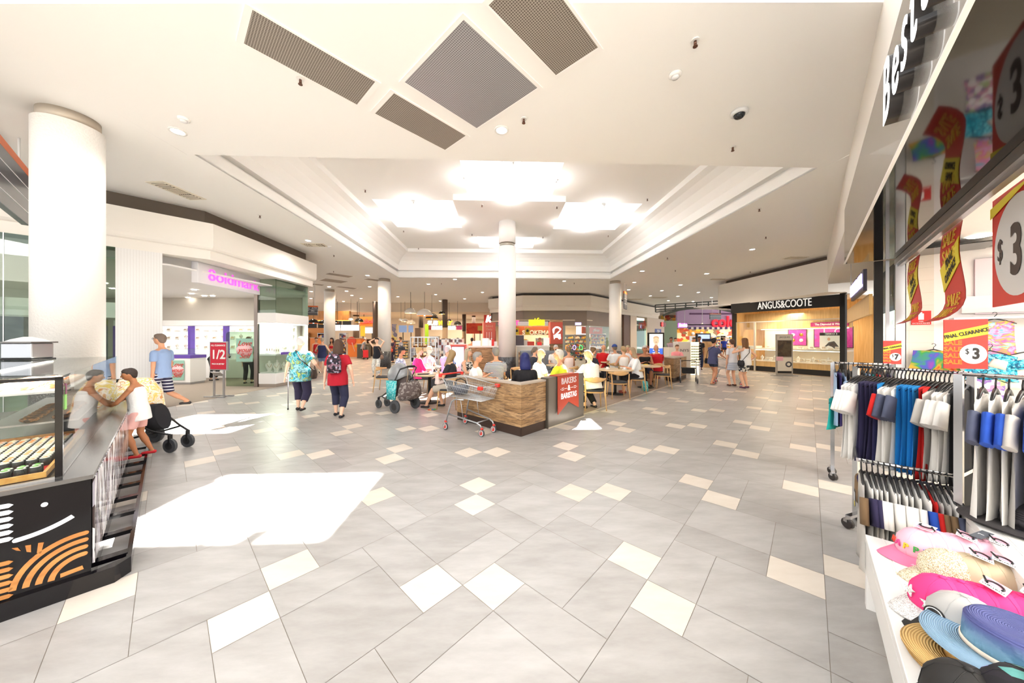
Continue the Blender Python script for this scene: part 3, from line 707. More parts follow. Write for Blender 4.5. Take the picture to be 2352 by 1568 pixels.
for u, v, lb in ((7.7, -1.75, 'round downlight inside the clothing store near its side wall'), (5.5, -2.6, 'round downlight inside the clothing store above the banners')):
    c = L(u, v, 3.1); t = thing('downlight', lb, 'ceiling light', c)
    mb = MB(); mb.cyl((0, 0, -.012), (0, 0, 0), .11, n=20); mb.build('lens', DL, t); spot((0, 0, -.03), 90, (1, .96, .9), parent=t)
for u in (1, 4.3): area(L(u, -3.6, 3.05), 120, 2.5, 2.5, (1, .97, .93))
t = thing('fire_sign', 'red fire extinguisher sign with a white cylinder symbol on the block wall', 'sign', L(8.24, -1.32, 2.0), atan2(VD.y, VD.x))
mb = MB(); mb.box(-.1, .1, .0, .008, -.11, .11); mb.build('plate', mat('sign_red', 'd8231f', .5), t)
mb = MB(); mb.box(-.028, .028, .0085, .011, -.03, .07); mb.box(-.012, .012, .0085, .011, .07, .09); mb.build('symbol', WT, t)
for s, z in (('FIRE', -.058), ('EXTINGUISHER', -.088)): text(s, .026, WT, 'sign_lettering', t, (0, .01, z), rot=(pi/2, 0, pi), ext=.001)
t = thing('wall_poster', 'large pale pink poster behind the hanging swimsuit in the clothing store', 'poster', L(8.23, -2.42, 2.03), atan2(VD.y, VD.x))
mb = MB(); mb.box(-.6, .6, 0, .02, 0, .82); mb.build('panel', mat('pale_pink', 'f3e3ea', .5), t)
mb = MB(); mb.cap((-.28, .022, .06), (-.26, .022, .2), .05, .05, 8); mb.cap((-.12, .022, .06), (-.14, .022, .2), .05, .05, 8); mb.build('printed_legs', mat('skin_print', 'eab79b', .6), t)
t = thing('wall_shelf', 'thin metal shelf rail with perforated upright on the store side wall', 'shelf', L(8.2, -2.5, 1.95), atan2(VD.y, VD.x))
mb = MB(); mb.box(-.9, .92, 0, .25, 0, .025); mb.build('shelf', STEEL, t)
mb = MB(); mb.box(-.94, -.9, -.02, .05, -1.9, .98); mb.build('upright', STEEL, t)
mb = MB(); [mb.box(-.928, -.912, .051, .053, -1.5+k*.05, -1.48+k*.05) for k in range(48)]; mb.build('slot_row', BLACKM, t)

# illuminated letters of the store, standing off the grey fascia
RT = Matrix((-UD, Vector((0, 0, 1)), -UD.cross(Vector((0, 0, 1))))).transposed()   # text axes: x = -u, y = up
LITW = emat('letter_white', 'ffffff', 2.0); LSIDE = mat('letter_side', '3a3634', .35)
t = thing('shop_sign', 'glowing white store name letters standing off the grey fascia at top right', 'sign', L(3.6, -.463, 0))
def sign_letter(ch, u, z, size, sx=1, sh=.12):
    loc = L(u-3.6, .03, z)
    a = text(ch, size, LSIDE, 'letter_case', t, loc, R=RT, ext=.032, align='LEFT', sx=sx, shear=sh)
    text(ch, size, LITW, 'letter_face', a, (0, 0, .034), rot=(0, 0, 0), ext=.002, align='LEFT', sx=sx, shear=sh)
for ch, u, sz, z in (('B', 3.6, .6, 3.40), ('e', 3.25, .58, 3.40), ('s', 2.97, .58, 3.40), ('t', 2.74, .58, 3.40), ('&', 2.5, .6, 3.40), ('L', 2.05, .6, 3.4), ('e', 1.75, .58, 3.4), ('s', 1.45, .58, 3.4), ('s', 1.2, .58, 3.4)):
    sign_letter(ch, u, z, sz, .8)

# ---------------- sale banners hanging inside the shop head rail
RED = mat('sale_red', 'd2352b', .45); YEL = mat('sale_yellow', 'f1dc34', .45); INK = mat('print_black', '26211f', .6); SALEY = mat('sale_letter', 'e8c24a', .5)
def banner_path(h, curl):
    pts = []
    for i in range(15):
        s = h*i/14; off = .02*sin(s*6)
        if s > h*.68: k = (s-h*.68)/(h*.32); pts.append((off+curl*k*k, -(h*.68)-(s-h*.68)*(1-.28*k)))
        else: pts.append((off, -s))
    return pts
def banner(u, v, z, w_, h, label, curl=.14):
    t = thing('sale_banner', label, 'banner', L(u, v, z))
    bp = banner_path(h, curl)
    # local frame: text x = -u, depth = v, up = z
    def pt(x, s, d=0):
        i = min(13, int(s/h*14)); f = s/h*14-i
        o = bp[i][0]*(1-f)+bp[i+1][0]*f; zz = bp[i][1]*(1-f)+bp[i+1][1]*f
        return L(-x, o+d, zz)
    def strip(name, m, x0, x1, top, bot, d):
        mb = MB(); n = 14
        for i in range(n):
            a0, a1 = top(x0)+(bot(x0)-top(x0))*i/n, top(x0)+(bot(x0)-top(x0))*(i+1)/n
            b0, b1 = top(x1)+(bot(x1)-top(x1))*i/n, top(x1)+(bot(x1)-top(x1))*(i+1)/n
            q = [pt(x0, a0, d), pt(x1, b0, d), pt(x1, b1, d), pt(x0, a1, d)]
            r = [pt(x0, a0, d-.004), pt(x1, b0, d-.004), pt(x1, b1, d-.004), pt(x0, a1, d-.004)]
            mb.quad(*q); mb.quad(*r)
        return mb.build(name, m, t)
    strip('sheet', RED, -w_/2, w_/2, lambda x: 0, lambda x: h, 0)
    y0 = h*.17
    strip('yellow_band', YEL, -w_/2, w_/2, lambda x: y0+.09-x*.38, lambda x: y0+.36-x*.38, .006)
    def word(s, size, m, yc, slope, d, x=0, bold=0, outl=0, sx=1, nm='lettering'):
        cu_ = text(s, size, m, nm, t, ext=.0008, bold=bold, sx=sx, shear=.15 if slope else 0, outline=outl)
        for vv in cu_.data.vertices:
            xx, yy, dz = vv.co; X = x+xx; S = yc-yy-slope*X
            vv.co = pt(max(-w_/2, min(w_/2, X)), max(0, min(h, S)), d+dz)
        cu_.rotation_euler = (0, 0, 0)
    word('FINAL', .125, INK, y0+.17, .38, .009, .02, .003, sx=.8); word('CLEARANCE', .105, INK, y0+.285, .38, .009, 0, .003, sx=.72)
    for k, yy in enumerate((.12, .30, h-.32, h-.15)): word('SALE', .2, SALEY, yy, 0, .004 if k == 1 else .008, 0, 0, .004, sx=1.0, nm='sale_lettering')
    return t
banner(7.7, -1.17, 2.88, .66, 1.08, 'red sale banner with a yellow clearance band, far one beside the steel mullion')
banner(5.86, -1.15, 2.88, .66, 1.12, 'red sale banner with a yellow clearance band, nearer and larger one')
# big price sign
t = thing('price_sign', 'huge red price sign with a white circle cut by the right edge', 'sign', L(4.47, -1.17, 2.86))
def sheet(mb, x0, x1, z0, z1, d, dd): mb.prism(LP([(-x0, d), (-x1, d), (-x1, d+dd), (-x0, d+dd)]), z0, z1)
mb = MB(); sheet(mb, -.42, .62, -.92, 0, -.012, .01); mb.build('sheet', RED, t)
mb = MB(); poly = [(.05+.41*cos(2*pi*i/40), -.47+.39*sin(2*pi*i/40)) for i in range(40)]
mb.prism(poly, .0, .002, O=L(0, .0, 0), X=-UD, Y=(0, 0, 1)); mb.build('white_circle', mat('offwhite_print', 'dcd9d6', .4), t)
text('3', .54, mat('price_ink', '4a3d36', .6), 'price', t, L(-.04, .006, -.52), R=RT, ext=.001, bold=.014, sx=.8)
text('$', .26, mat('price_ink', '4a3d36', .6), 'price', t, L(.24, .006, -.47), R=RT, ext=.001, sx=.75)
mb = MB(); mb.prism([(-.42, -.13), (.3, 0), (.02, 0), (-.42, -.04)], .003, .005, O=L(0, .004, -.03), X=-UD, Y=(0, 0, 1)); mb.build('yellow_band', YEL, t)
def card(px, py, d, w_, h, price, label, rz):
    t = thing('price_card', label, 'sign', P(px, py, d), rz)
    mb = MB(); mb.box(-w_/2, w_/2, -.003, .003, -h/2, h/2); mb.build('sheet', RED, t)
    mb = MB(); mb.prism([(-w_/2, h*.22), (w_/2, h*.40), (w_/2, h*.2), (-w_/2, h*.04)], .0032, .0045, X=(1, 0, 0), Y=(0, 0, 1)); 
    for v in range(len(mb.v)): mb.v[v] = (mb.v[v][0], -abs(mb.v[v][1]), mb.v[v][2])
    mb.build('yellow_band', YEL, t)
    mb = MB(); mb.lathe([(.001, 0), (w_*.31, 0), (w_*.31, .002), (.001, .002)], c=(w_*.16, -.005, -h*.2), rot=Matrix.Rotation(pi/2, 3, 'X'), sy=1.05, n=28); mb.build('white_circle', WT, t)
    text(price, h*.3, INK, 'price', t, (w_*.22, -.009, -h*.2), ext=.0005, bold=.004, sx=.75); text('$', h*.16, INK, 'price', t, (w_*.02, -.009, -h*.15), ext=.0005, sx=.75)
    text('FINAL CLEARANCE', w_*.17, INK, 'lettering', t, (0, -.0075, h*.215), rot=(pi/2, -.26, 0), ext=.0005, bold=.0012, sx=.72)
    for k in range(4): text('SALE', w_*.2, SALEY, 'sale_lettering', t, (-w_*.3, -.005, h*(.02-.13*k)), ext=.0005, outline=.001)
    return t
card(2217, 790, 2.28, .215, .35, '3', 'red price card with a three dollar price on top of the front clothes rack', radians(-22))
card(2049, 809, 3.6, .14, .26, '7', 'small red price card with a seven dollar price on the rear clothes rack', radians(-30))

# ------------------------------------------------------------------ clothes racks
def hanger_mb(w_=.34):
    mb = MB()
    mb.tube([(-w_/2, 0, -.075), (-w_*.25, 0, -.03), (0, 0, 0), (w_*.25, 0, -.03), (w_/2, 0, -.075)], [.006, .009, .01, .009, .006], 6)
    mb.tube([(0, 0, 0), (0, 0, .035), (.012, 0, .05), (.022, 0, .068), (.012, 0, .088), (-.006, 0, .09), (-.018, 0, .078)], .0042, 6)
    return mb
HANG = hanger_mb().mesh('hanger', [mat('hanger_black', '1c1a1b', .35)])
def cloth(w_, ln, th, seed, slope=.06, flare=.0, n=9, k=10, neck=.07):
    rr = random.Random(seed); mb = MB(); ph = rr.random()*6; am = rr.uniform(.004, .011); rows = []
    for side in (1, -1):
        for j in range(k+1):
            t = j/k; row = []
            for i in range(n+1):
                s = -1+2*i/n; ww = w_/2*(1+flare*t)*(1-.05*sin(pi*t)); x = s*ww
                ztop = -abs(s)*slope-(.03*max(0, 1-(abs(s)*w_/2/neck)**2) if abs(s)*w_/2 < neck else 0)
                z = ztop*(1-t)+(-ln)*t
                y = side*th/2*(1-abs(s)**4)*(.55+.45*t)+am*sin(s*7+ph+t*3)*t+am*.7*sin(s*15+ph*2)*t
                row.append((x, y, z))
            rows.append(row)
    vs = [p for r in rows for p in r]; fs = []; m = n+1
    for b in (0, (k+1)*m):
        for j in range(k):
            for i in range(n): a = b+j*m+i; fs.append((a, a+1, a+m+1, a+m))
    o = (k+1)*m
    for j in range(k):
        for i in (0, n): a = j*m+i; fs.append((a, a+m, o+a+m, o+a))
    for i in range(n):
        a = k*m+i; fs.append((a, a+1, o+a+1, o+a)); fs.append((i, i+1, o+i+1, o+i))
    mb.add(vs, fs, 0, True); return mb
def sleeve(sd, w_, ln, th, drop=.5):
    mb = MB(); p0 = Vector((sd*(w_/2-.012), 0, -.075)); d = Vector((sd*cos(drop*pi/2), 0, -sin(drop*pi/2)))
    rings = []
    for t, r in ((0, .075), (.5, .085), (1, .095)):
        c = p0+d*ln*t+Vector((0, 0, -.035)); rings.append(mb.ring(c, d, r*.95, 10, th*.55, (0, 1, 0)))
    mb.loft(rings); return mb
GARM = {}
def garment(name, cat, label, group, loc, rz, body, slv=None, w_=.36, ln=.6, th=.02, kind='tee', seed=0, slen=.12, drop=.78, flare=.05, hang=True):
    t = thing(name, label, cat, loc, rz, group)
    key = (kind, w_, ln, th, seed % 3, slen, drop)
    if key not in GARM:
        g = {}
        if kind in ('tee', 'long'):
            g['b'] = cloth(w_, ln, th, seed % 3+5, flare=flare).mesh('garment', [None]); g['s'] = [sleeve(s, w_, slen, th+.012, drop).mesh('sleeve', [None]) for s in (-1, 1)]
        elif kind == 'tank':
            g['b'] = cloth(w_*.85, ln, th, seed % 3+5, slope=.02, flare=.15).mesh('garment', [None]); g['s'] = []
        else:  # shorts / skirt on a clip hanger
            g['b'] = cloth(w_*.8, ln, th*1.3, seed % 3+5, slope=0, flare=.25, neck=.001).mesh('garment', [None]); g['s'] = []
        GARM[key] = g
    g = GARM[key]
    o = bpy.data.objects.new('body_panel', g['b']); COL.objects.link(o); o.parent = t; o.material_slots[0].link = 'OBJECT'; o.material_slots[0].material = body; o.location = (0, 0, -.02)
    for me in g['s']:
        s = bpy.data.objects.new('sleeve', me); COL.objects.link(s); s.parent = t; s.material_slots[0].link = 'OBJECT'; s.material_slots[0].material = slv or body; s.location = (0, 0, -.02)
    if hang:
        h = bpy.data.objects.new('hanger', HANG); COL.objects.link(h); h.parent = t; h.location = (0, 0, 0)
    return t
def clothcol(c): return mat('cloth_'+c, c, .9, bump=.25, bscale=500)
Wt, Nv, Bl, Rd, Gy, Bk, Tl, Pu, Br, Lb, Dg, Rb = map(clothcol, ('f0ece6', '322c4e', '1682c6', 'c91a14', 'bdb8b2', '141214', '16a39a', '433470', '7b6144', '9fb8d6', '4d5268', '2450b4'))
def rail_rack(name, label, p0, p1, zr, foot, post_at=(0, 1), base=True):
    p0, p1 = Vector(p0), Vector(p1); t = thing(name, label, 'clothes rack', (p0.x, p0.y, 0)); a = Vector((0, 0, 0)); b = p1-p0; b.z = 0
    mb = MB(); mb.tube([a+Vector((0, 0, zr)), b+Vector((0, 0, zr))], .0125, 10); mb.build('rail', CHROME, t)
    for f in post_at:
        q = a+(b-a)*f; mb = MB(); mb.obox(q+Vector((0, 0, zr/2)), (.035, .035, zr), ang(a, b)); mb.build('post', CHROME, t)
    if base:
        n = Vector((-b.y, b.x, 0)).normalized()*foot
        for f in post_at:
            q = a+(b-a)*f
            mb = MB(); mb.bar(q-n+Vector((0, 0, .1)), q+n+Vector((0, 0, .1)), .035, .025); mb.build('foot', CHROME, t)
            for s in (-1, 1):
                c = q+n*s+Vector((0, 0, .045)); mb = MB(); mb.cyl(c+Vector((-.018, 0, 0)), c+Vector((.018, 0, 0)), .042, n=14); mb.build('castor', mat('castor_black', '2b2624', .4), t)
                mb = MB(); mb.obox(c+Vector((0, 0, .028)), (.05, .03, .03)); mb.build('castor_fork', CHROME, t)
    return t
def fill(p0, p1, zr, items, group, what, rzoff=0, jit=.05, ln=.68, w_=.46):
    p0, p1 = Vector(p0), Vector(p1); d = p1-p0; n = len(items); rz = ang(p0, p1)+pi/2
    for i, it in enumerate(items):
        q = p0+d*((i+.5)/n); col, slv, kind, lb = it[:4]; k = it[4] if len(it) > 4 else {}
        garment(k.get('name', 'tee_shirt'), k.get('cat', 'shirt'), lb, group, (q.x, q.y, zr-.08), rz+random.uniform(-jit, jit), col, slv, k.get('w', w_), k.get('ln', ln), .03, kind, i, k.get('slen', .18), k.get('drop', .78))
# front two-tier rack (A)
A0, A1 = Vector((3.07, 2.86, 0)), Vector((3.27, 2.28, 0)); ZA = 1.42
t = rail_rack('clothes_rack', 'chrome two tier rack with white, navy, blue and red tops nearest the walkway', A0, A1, ZA, .12)
B0, B1 = Vector((2.66, 2.46, 0)), Vector((3.0, 2.16, 0)); ZB = .74
o = Vector((A0.x, A0.y, 0))
mb = MB(); mb.tube([B0-o+Vector((0, 0, ZB)), B1-o+Vector((0, 0, ZB))], .0125, 10); mb.build('lower_rail', CHROME, t)
mb = MB(); mb.bar(B0-o+Vector((0, 0, ZB)), Vector((0, 0, ZB)), .025, .025); mb.bar(B1-o+Vector((0, 0, ZB)), A1-o+Vector((0, 0, ZB)), .025, .025); mb.build('bracket', CHROME, t)
g = 'tops on the upper tier of the front rack'
u = 'top on the front rack upper tier, '
topA = [(Wt, Wt, 'tee', u+'white bunch at its left end')]*4+[(Nv, Nv, 'tank', u+'dark navy bunch')]*5+[(Bl, Bl, 'tank', u+'single blue one beside the navy bunch')]+\
    [(Wt, Rd, 'tee', u+'raglan bunch, with red sleeves')]+[(Wt, Dg, 'tee', u+'raglan bunch, with slate blue sleeves')]*3+[(Bl, Bl, 'tank', u+'bright blue bunch')]*5+\
    [(Rd, Rd, 'tank', u+'red pair', {'ln': .7})]*2+[(Gy, Gy, 'tee', u+'grey white bunch near the right end')]+[(Wt, Wt, 'tee', u+'cream white bunch near the right end')]*4+[(Bk, Bk, 'tank', u+'black pair at the right end', {'ln': .85})]*2
fill(A0, A1, ZA, topA, g, '')
g = 'tops on the lower tier of the front rack'; u = 'tee on the front rack lower tier, '
topB = [(Gy, Br, 'tee', 'grey marl tee with brown sleeves and a swing tag facing the walkway', {'w': .46, 'ln': .66})]+[(Wt, Nv, 'tee', u+'raglan pair with navy sleeves')]*2+[(Wt, Wt, 'tee', u+'white bunch')]*7+\
    [(Wt, Rb, 'tee', u+'single raglan with royal blue sleeves')]+[(Rd, Rd, 'tee', u+'single red one')]+[(Gy, Br, 'tee', u+'raglan pair with brown sleeves')]*2+[(Wt, Dg, 'tee', u+'raglan pair with slate sleeves at its right end')]*2
fill(B0, B1, ZB, topB, g, '', ln=.62, w_=.42)
# swing tag on the grey tee
q = B0+(B1-B0)*.03; tg = [o_ for o_ in COL.objects if o_.get('label', '').startswith('grey marl tee')][0]
mb = MB(); mb.box(.04, .1, .028, .031, -.3, -.18); mb.build('swing_tag', INK, tg); mb = MB(); mb.box(.045, .095, .0312, .0325, -.3, -.27); mb.build('tag_band', YEL, tg)
mb = MB(); mb.box(.05, .09, .0312, .0325, -.26, -.2); mb.build('tag_label', WT, tg)
# printed tee front of the white bunch
first = [o_ for o_ in COL.objects if o_.get('label', '').endswith('white bunch at its left end')][0]
first['label'] = 'white tee with red lettering print at the left end of the front rack'; first['group'] = ''
del first['group']
for i, s in enumerate(('Hey', 'WOW', 'yes')): text(s, .1, Rd, 'red_print', first, (0, .026, -.25-.1*i), rot=(pi/2, 0, pi), ext=.002, bold=.006, shear=.3)
# right rack (C)
C0, C1 = Vector((2.93, 2.02, 0)), Vector((3.10, 1.66, 0))
rail_rack('clothes_rack', 'chrome rack with raglan tops at the right edge of the photo', C0-Vector((.03, -.06, 0)), C1+Vector((.2, -.5, 0)), 1.44, .25, post_at=(0,))
g = 'raglan tops on the rack at the right edge'; u = 'raglan top on the rack at the right edge, '
fill(C0, C1, 1.44, [(Wt, Dg, 'tee', u+'with navy sleeves'), (Wt, Rb, 'tee', u+'with royal blue sleeves'), (Wt, Rb, 'tee', u+'with royal blue sleeves'), (Gy, Gy, 'tee', 'plain grey top on the rack at the right edge'), (Rb, Rb, 'tee', 'plain blue top on the rack at the right edge'),
    (Rd, Rd, 'tank', 'plain red top on the rack at the right edge'), (Bl, Bl, 'tee', 'light blue top on the rack at the right edge'), (Gy, Br, 'tee', u+'with brown sleeves'), (Wt, Wt, 'tee', 'white top on the rack at the right edge')], g, '', ln=.8, w_=.48)
# rear racks (D, E)
D0, D1 = Vector((3.86, 3.86, 0)), Vector((4.2, 3.55, 0))
rail_rack('clothes_rack', 'rear chrome rack with purple, teal and black garments', D0, D1, 1.38, .12)
g = 'garments on the rear rack'; u = ' on the rear rack'
fill(D0, D1, 1.38, [(Lb, Lb, 'tank', 'pale blue top'+u), (Pu, Pu, 'tank', 'dark purple top'+u), (Lb, Lb, 'tee', 'pale blue sleeved top'+u), (Bk, Bk, 'tank', 'long black garment'+u, {'ln': .9}), (Bk, Bk, 'tank', 'long black garment'+u, {'ln': .9}),
    (printed('bold_print', ['c91a14', 'e8e4e0', '9a9a9c', '1c1a1b'], 9, .9, 'cells'), None, 'tank', 'boldly printed red black and grey garment'+u), (Bk, Bk, 'tank', 'black garment'+u), (Lb, Lb, 'tank', 'pale blue top'+u), (Tl, Tl, 'tank', 'teal top'+u), (Rd, Rd, 'tank', 'red top'+u), (Wt, Wt, 'tee', 'white top'+u), (Nv, Nv, 'tank', 'navy top'+u)], g, '', ln=.62, w_=.42)
garment('shorts', 'shorts', 'teal shorts hanging at the low left end of the rear rack', None, D0+Vector((.02, .0, .98)), ang(D0, D1)+pi/2-.3, Tl, None, .44, .36, .03, 'shorts', 1)
g = 'clothes on the store wall rail'
garment('swimsuit', 'swimsuit', 'tie dyed pink blue and yellow swimsuit hanging behind the price card', None, L(7.98, -1.93, 1.95), radians(-50), printed('tie_dye', ['5fc4e6', 'f4b6dc', 'f06fb8', 'f3c930', '7ed2ee', 'ffffff'], 7, .6, 'noise', (1, 1, 2)), None, .36, .5, .03, 'tank', 1)
garment('sequin_top', 'top', 'turquoise sequinned top below the swimsuit', None, L(7.8, -1.85, 1.5), radians(-50), printed('sequin', ['1996b8', '35c5e2', '0d5f86', '7fe0f0'], 60, .25, 'cells'), None, .42, .4, .03, 'tee', 2)
garment('patterned_top', 'top', 'pink and green tropical print garment below the sequinned top', None, L(7.75, -1.8, 1.14), radians(-50), printed('tropical', ['e58fb4', 'b7d787', 'f2c9dd', '8c6fb0', 'ffffff'], 22, .8, 'cells'), None, .36, .5, .03, 'tank', 0)
garment('hanging_shirt', 'top', 'plain cream top hanging at the right edge beyond the price card', None, L(7.8, -2.15, 1.5), radians(-40), clothcol('e6d8cc'), None, .44, .5, .03, 'tee', 0)
garment('bright_top', 'top', 'rainbow coloured folded garment beside the block wall', None, L(8.1, -1.42, 1.5), radians(-50), printed('rainbow', ['e2492f', 'e8a93a', '3fa34a', '4b5fc0', '8e4bb0'], 4, .8), None, .5, .3, .04, 'shorts', 0)

# ------------------------------------------------------------------ hat tables
TW = mat('table_white', 'edebe8', .35)
def hat_table(label, u0, u1, v0, v1, z):
    c = L((u0+u1)/2, (v0+v1)/2); t = thing('display_table', label, 'table', c, RU); a, b = (u1-u0)/2, (v1-v0)/2
    mb = MB(); mb.box(-a, a, -b, b, z-.05, z-.004); mb.build('top', TW, t, bevel=.004)
    mb = MB(); mb.box(-a, a, b-.075, b-.07, z-.003, z-.002); mb.box(-a+.02, a-.02, -b+.02, b-.08, z-.004, z); mb.build('inlay', mat('table_inlay', 'f3f0ea', .4), t)
    mb = MB(); mb.box(-a, a, b-.03, b, z-.22, z-.05); mb.box(a-.03, a, -b, b-.03, z-.22, z-.05); mb.build('apron', TW, t)
    for x in (-a+.03, a-.03):
        for y in (-b+.03, b-.03): mb = MB(); mb.box(x-.03, x+.03, y-.03, y+.03, 0, z-.05); mb.build('leg', TW, t)
    return t
hat_table('low white display table covered with caps and straw hats in the bottom right corner', .35, 3.0, -.70, -.26, .44)
hat_table('higher white display table carrying the black floppy hat', .35, 3.33, -1.75, -.705, .60)
def cap_(loc, rz, crown, brim, label, group, tilt=0, crush=1, name='baseball_cap'):
    t = thing(name, label, 'cap', loc, rz, group); t.rotation_euler = (0, tilt, rz); t.scale = (1.22,)*3
    mb = MB(); prof = [(.088, 0), (.09, .03), (.083, .07), (.06, .1), (.03, .115), (.002, .12)]
    mb.lathe(prof, n=24, sx=1.05, sy=.9*crush); 
    for i in range(6):   # raised seams
        a = i*pi/3; mb.tube([(r*1.05*cos(a)*1.005, r*.9*crush*sin(a)*1.005, z) for r, z in prof], .0012, 4)
    mb.build('crown', crown, t); mb = MB(); mb.ell((0, 0, .121), (.009, .009, .005)); mb.build('button', crown, t)
    mb = MB(); n = 14; top = []; bot = []
    for i in range(n+1):
        a = -pi/2+pi*i/n; inner = Vector((.088*cos(a)*1.02+.002, .082*sin(a)*crush, .012)); out = Vector((.08+.105*cos(a)**.7 if cos(a) > 1e-6 else .08, .086*sin(a), .012-.022*(1-abs(cos(a)))*1-.008))
        if abs(cos(a)) < 1e-6: out.x = .02
        top += [inner, out]
    vs = top+[p+Vector((0, 0, -.004)) for p in top]; m = len(top); fs = []
    for i in range(n): a = 2*i; fs += [(a, a+2, a+3, a+1), (m+a, m+a+1, m+a+3, m+a+2), (a+1, a+3, m+a+3, m+a+1)]
    mb.add(vs, fs, 0, True); mb.build('brim', brim, t)
    return t
def tagcard(t, loc, rot, m1, word=None):
    mb = MB(); mb.obox((0, 0, 0), (.075, .055, .001)); o = mb.build('swing_tag', m1, t, loc); o.rotation_euler = rot
    mb = MB(); mb.obox((.012, 0, .0012), (.045, .045, .0005)); o2 = mb.build('tag_picture', printed('tag_print', ['f06f8e', 'f7a7b6', '9fc9e8', '8fcf6a'], 26, .5), o)
    mb = MB(); mb.tube([(-.005+.02*cos(radians(a)), .018*sin(radians(a)), .004) for a in range(-120, 150, 30)]+[(.02, .03, .004)], .003, 6); mb.build('plastic_hook', mat('hanger_black', '1c1a1b', .35), o)
    if word: text(word, .018, INK, 'tag_word', o, (-.026, 0, .001), rot=(0, 0, pi/2), ext=.0003)
PKL, PKH, PKD = mat('cap_pale_pink', 'f3bccd', .85), mat('cap_hot_pink', 'ee3a83', .8), mat('brim_pink', 'ee7fa6', .85)
GLIT = printed('gold_glitter', ['cbb891', 'efe3c4', 'a8946c', 'fffbe8'], 420, .35, 'cells'); SILV = printed('silver_glitter', ['cfcac6', 'ffffff', 'b4aeac', 'e8e4e2'], 420, .3, 'cells')
ZT = .442; brz = atan2(VD.y, VD.x)+.25
def hp(px, py, z): d = (CH-z)*F/(py-HY); return Vector(((px-CX)/F*d, d, z))
st = Vector((.052, -.026, 0))
q = hp(2118, 1262, ZT+.03); q.z = ZT
for i in range(6):
    c = cap_(q+st*i, pi+.15, PKL, PKD if i == 0 else PKL, 'pale pink cap with a darker pink brim and rainbow lettering, front of its row' if i == 0 else 'pale pink cap nested behind the lettered one', None if i == 0 else 'nested pale pink caps', crush=.95)
    if i == 0:
        for k, (ch, cc) in enumerate((('H', 'e2492f'), ('A', 'd94a8a'), ('P', 'f2c430'), ('P', '3fa34a'), ('Y', '3a6fd0'))):
            a = radians(-42+21*k); text(ch, .034, mat('letter_'+cc, cc, .7), 'cap_letter', c, (.096*cos(a), .084*sin(a), .05), rot=(pi/2-.2, 0, a+pi/2), ext=.002, bold=.001)
        tagcard(c, (-.02, 0, .128), (0, 0, .3), WT)
    if i in (2, 4): tagcard(c, (-.02, .03, .13), (.25, 0, pi+.4), WT, 'mango')
q = hp(2180, 1318, ZT+.03); q.z = ZT
for i in range(3):
    c = cap_(q+st*i*1.2, pi+.1, GLIT if i == 0 else mat('cap_tan', 'c9b79a', .8), GLIT, 'gold glitter cap behind the hot pink row' if i == 0 else 'tan backed glitter cap nested in the gold row', None if i == 0 else 'nested glitter caps')
    if i: tagcard(c, (-.02, .02, .13), (.2, 0, pi+.5), WT, 'mango')
q = hp(2165, 1385, ZT+.03); q.z = ZT
for i in range(7):
    c = cap_(q+st*i*.95, pi+.2, PKH, SILV if i == 0 else PKH, 'hot pink cap with two silver stars and a silver brim' if i == 0 else 'hot pink cap nested behind the starred one', None if i == 0 else 'nested hot pink caps', crush=.97)
    if i == 0:
        for k, (a, z) in enumerate(((-.5, .055), (.12, .045))):
            mb = MB(); mb.prism([((.022 if j % 2 == 0 else .0095)*cos(pi/2+j*pi/5), (.022 if j % 2 == 0 else .0095)*sin(pi/2+j*pi/5)) for j in range(10)], 0, .004)
            s_ = mb.build('silver_star', SILV, c, (.095*cos(a), .088*sin(a), z)); s_.rotation_euler = (pi/2-.25, 0, a+pi/2)
    if i in (2, 4): tagcard(c, (-.03, .02, .13), (.3, 0, pi+.2), WT, 'mango')
q = hp(2215, 1432, ZT+.03); q.z = ZT
c = cap_(q, pi+.15, mat('cap_grey', 'b9b7b4', .85), BLACKM, 'light grey cap with a black brim and a round black badge', None)
mb = MB(); mb.lathe([(.001, 0), (.026, 0), (.026, .003), (.001, .003)], n=20); b_ = mb.build('badge', INK, c, (.092, -.02, .05)); b_.rotation_euler = (0, pi/2-.2, 0)
mb = MB(); mb.lathe([(.019, .003), (.0215, .003), (.0215, .0045), (.019, .0045)], n=20, caps=False); b_ = mb.build('badge_ring', WT, c, (.092, -.02, .05)); b_.rotation_euler = (0, pi/2-.2, 0)
def hat(loc, prof_crown, rbrim, m, mbrim, label, group=None, band=None, name='sun_hat', wav=.004, zb=.0, th=.003, hs=1.0):
    t = thing(name, label, 'hat', loc, 0, group); t.scale = (hs,)*3
    mb = MB(); mb.lathe(prof_crown, n=36, sx=1.08); mb.build('crown', m, t)
    r0 = prof_crown[0][0]; mb = MB(); n = 48; rings = []
    for r in (r0*.97, (r0+rbrim)/2, rbrim, rbrim, (r0+rbrim)/2, r0*.97):
        lower = len(rings) >= 3
        rings.append([Vector((r*1.06*cos(2*pi*i/n), r*sin(2*pi*i/n), zb-(th if lower else 0)+wav*sin(4*pi*i/n+1)*(r-r0)/(rbrim-r0))) for i in range(n)])
    mb.loft(rings, closed=True, caps=False); mb.build('brim', mbrim, t)
    if band: mb = MB(); mb.lathe([(r0*1.005, .004), (r0*1.03, .006), (r0*1.03, .018), (r0*1.0, .02)], n=36, sx=1.08, caps=False); mb.build('hat_band', band, t)
    return t
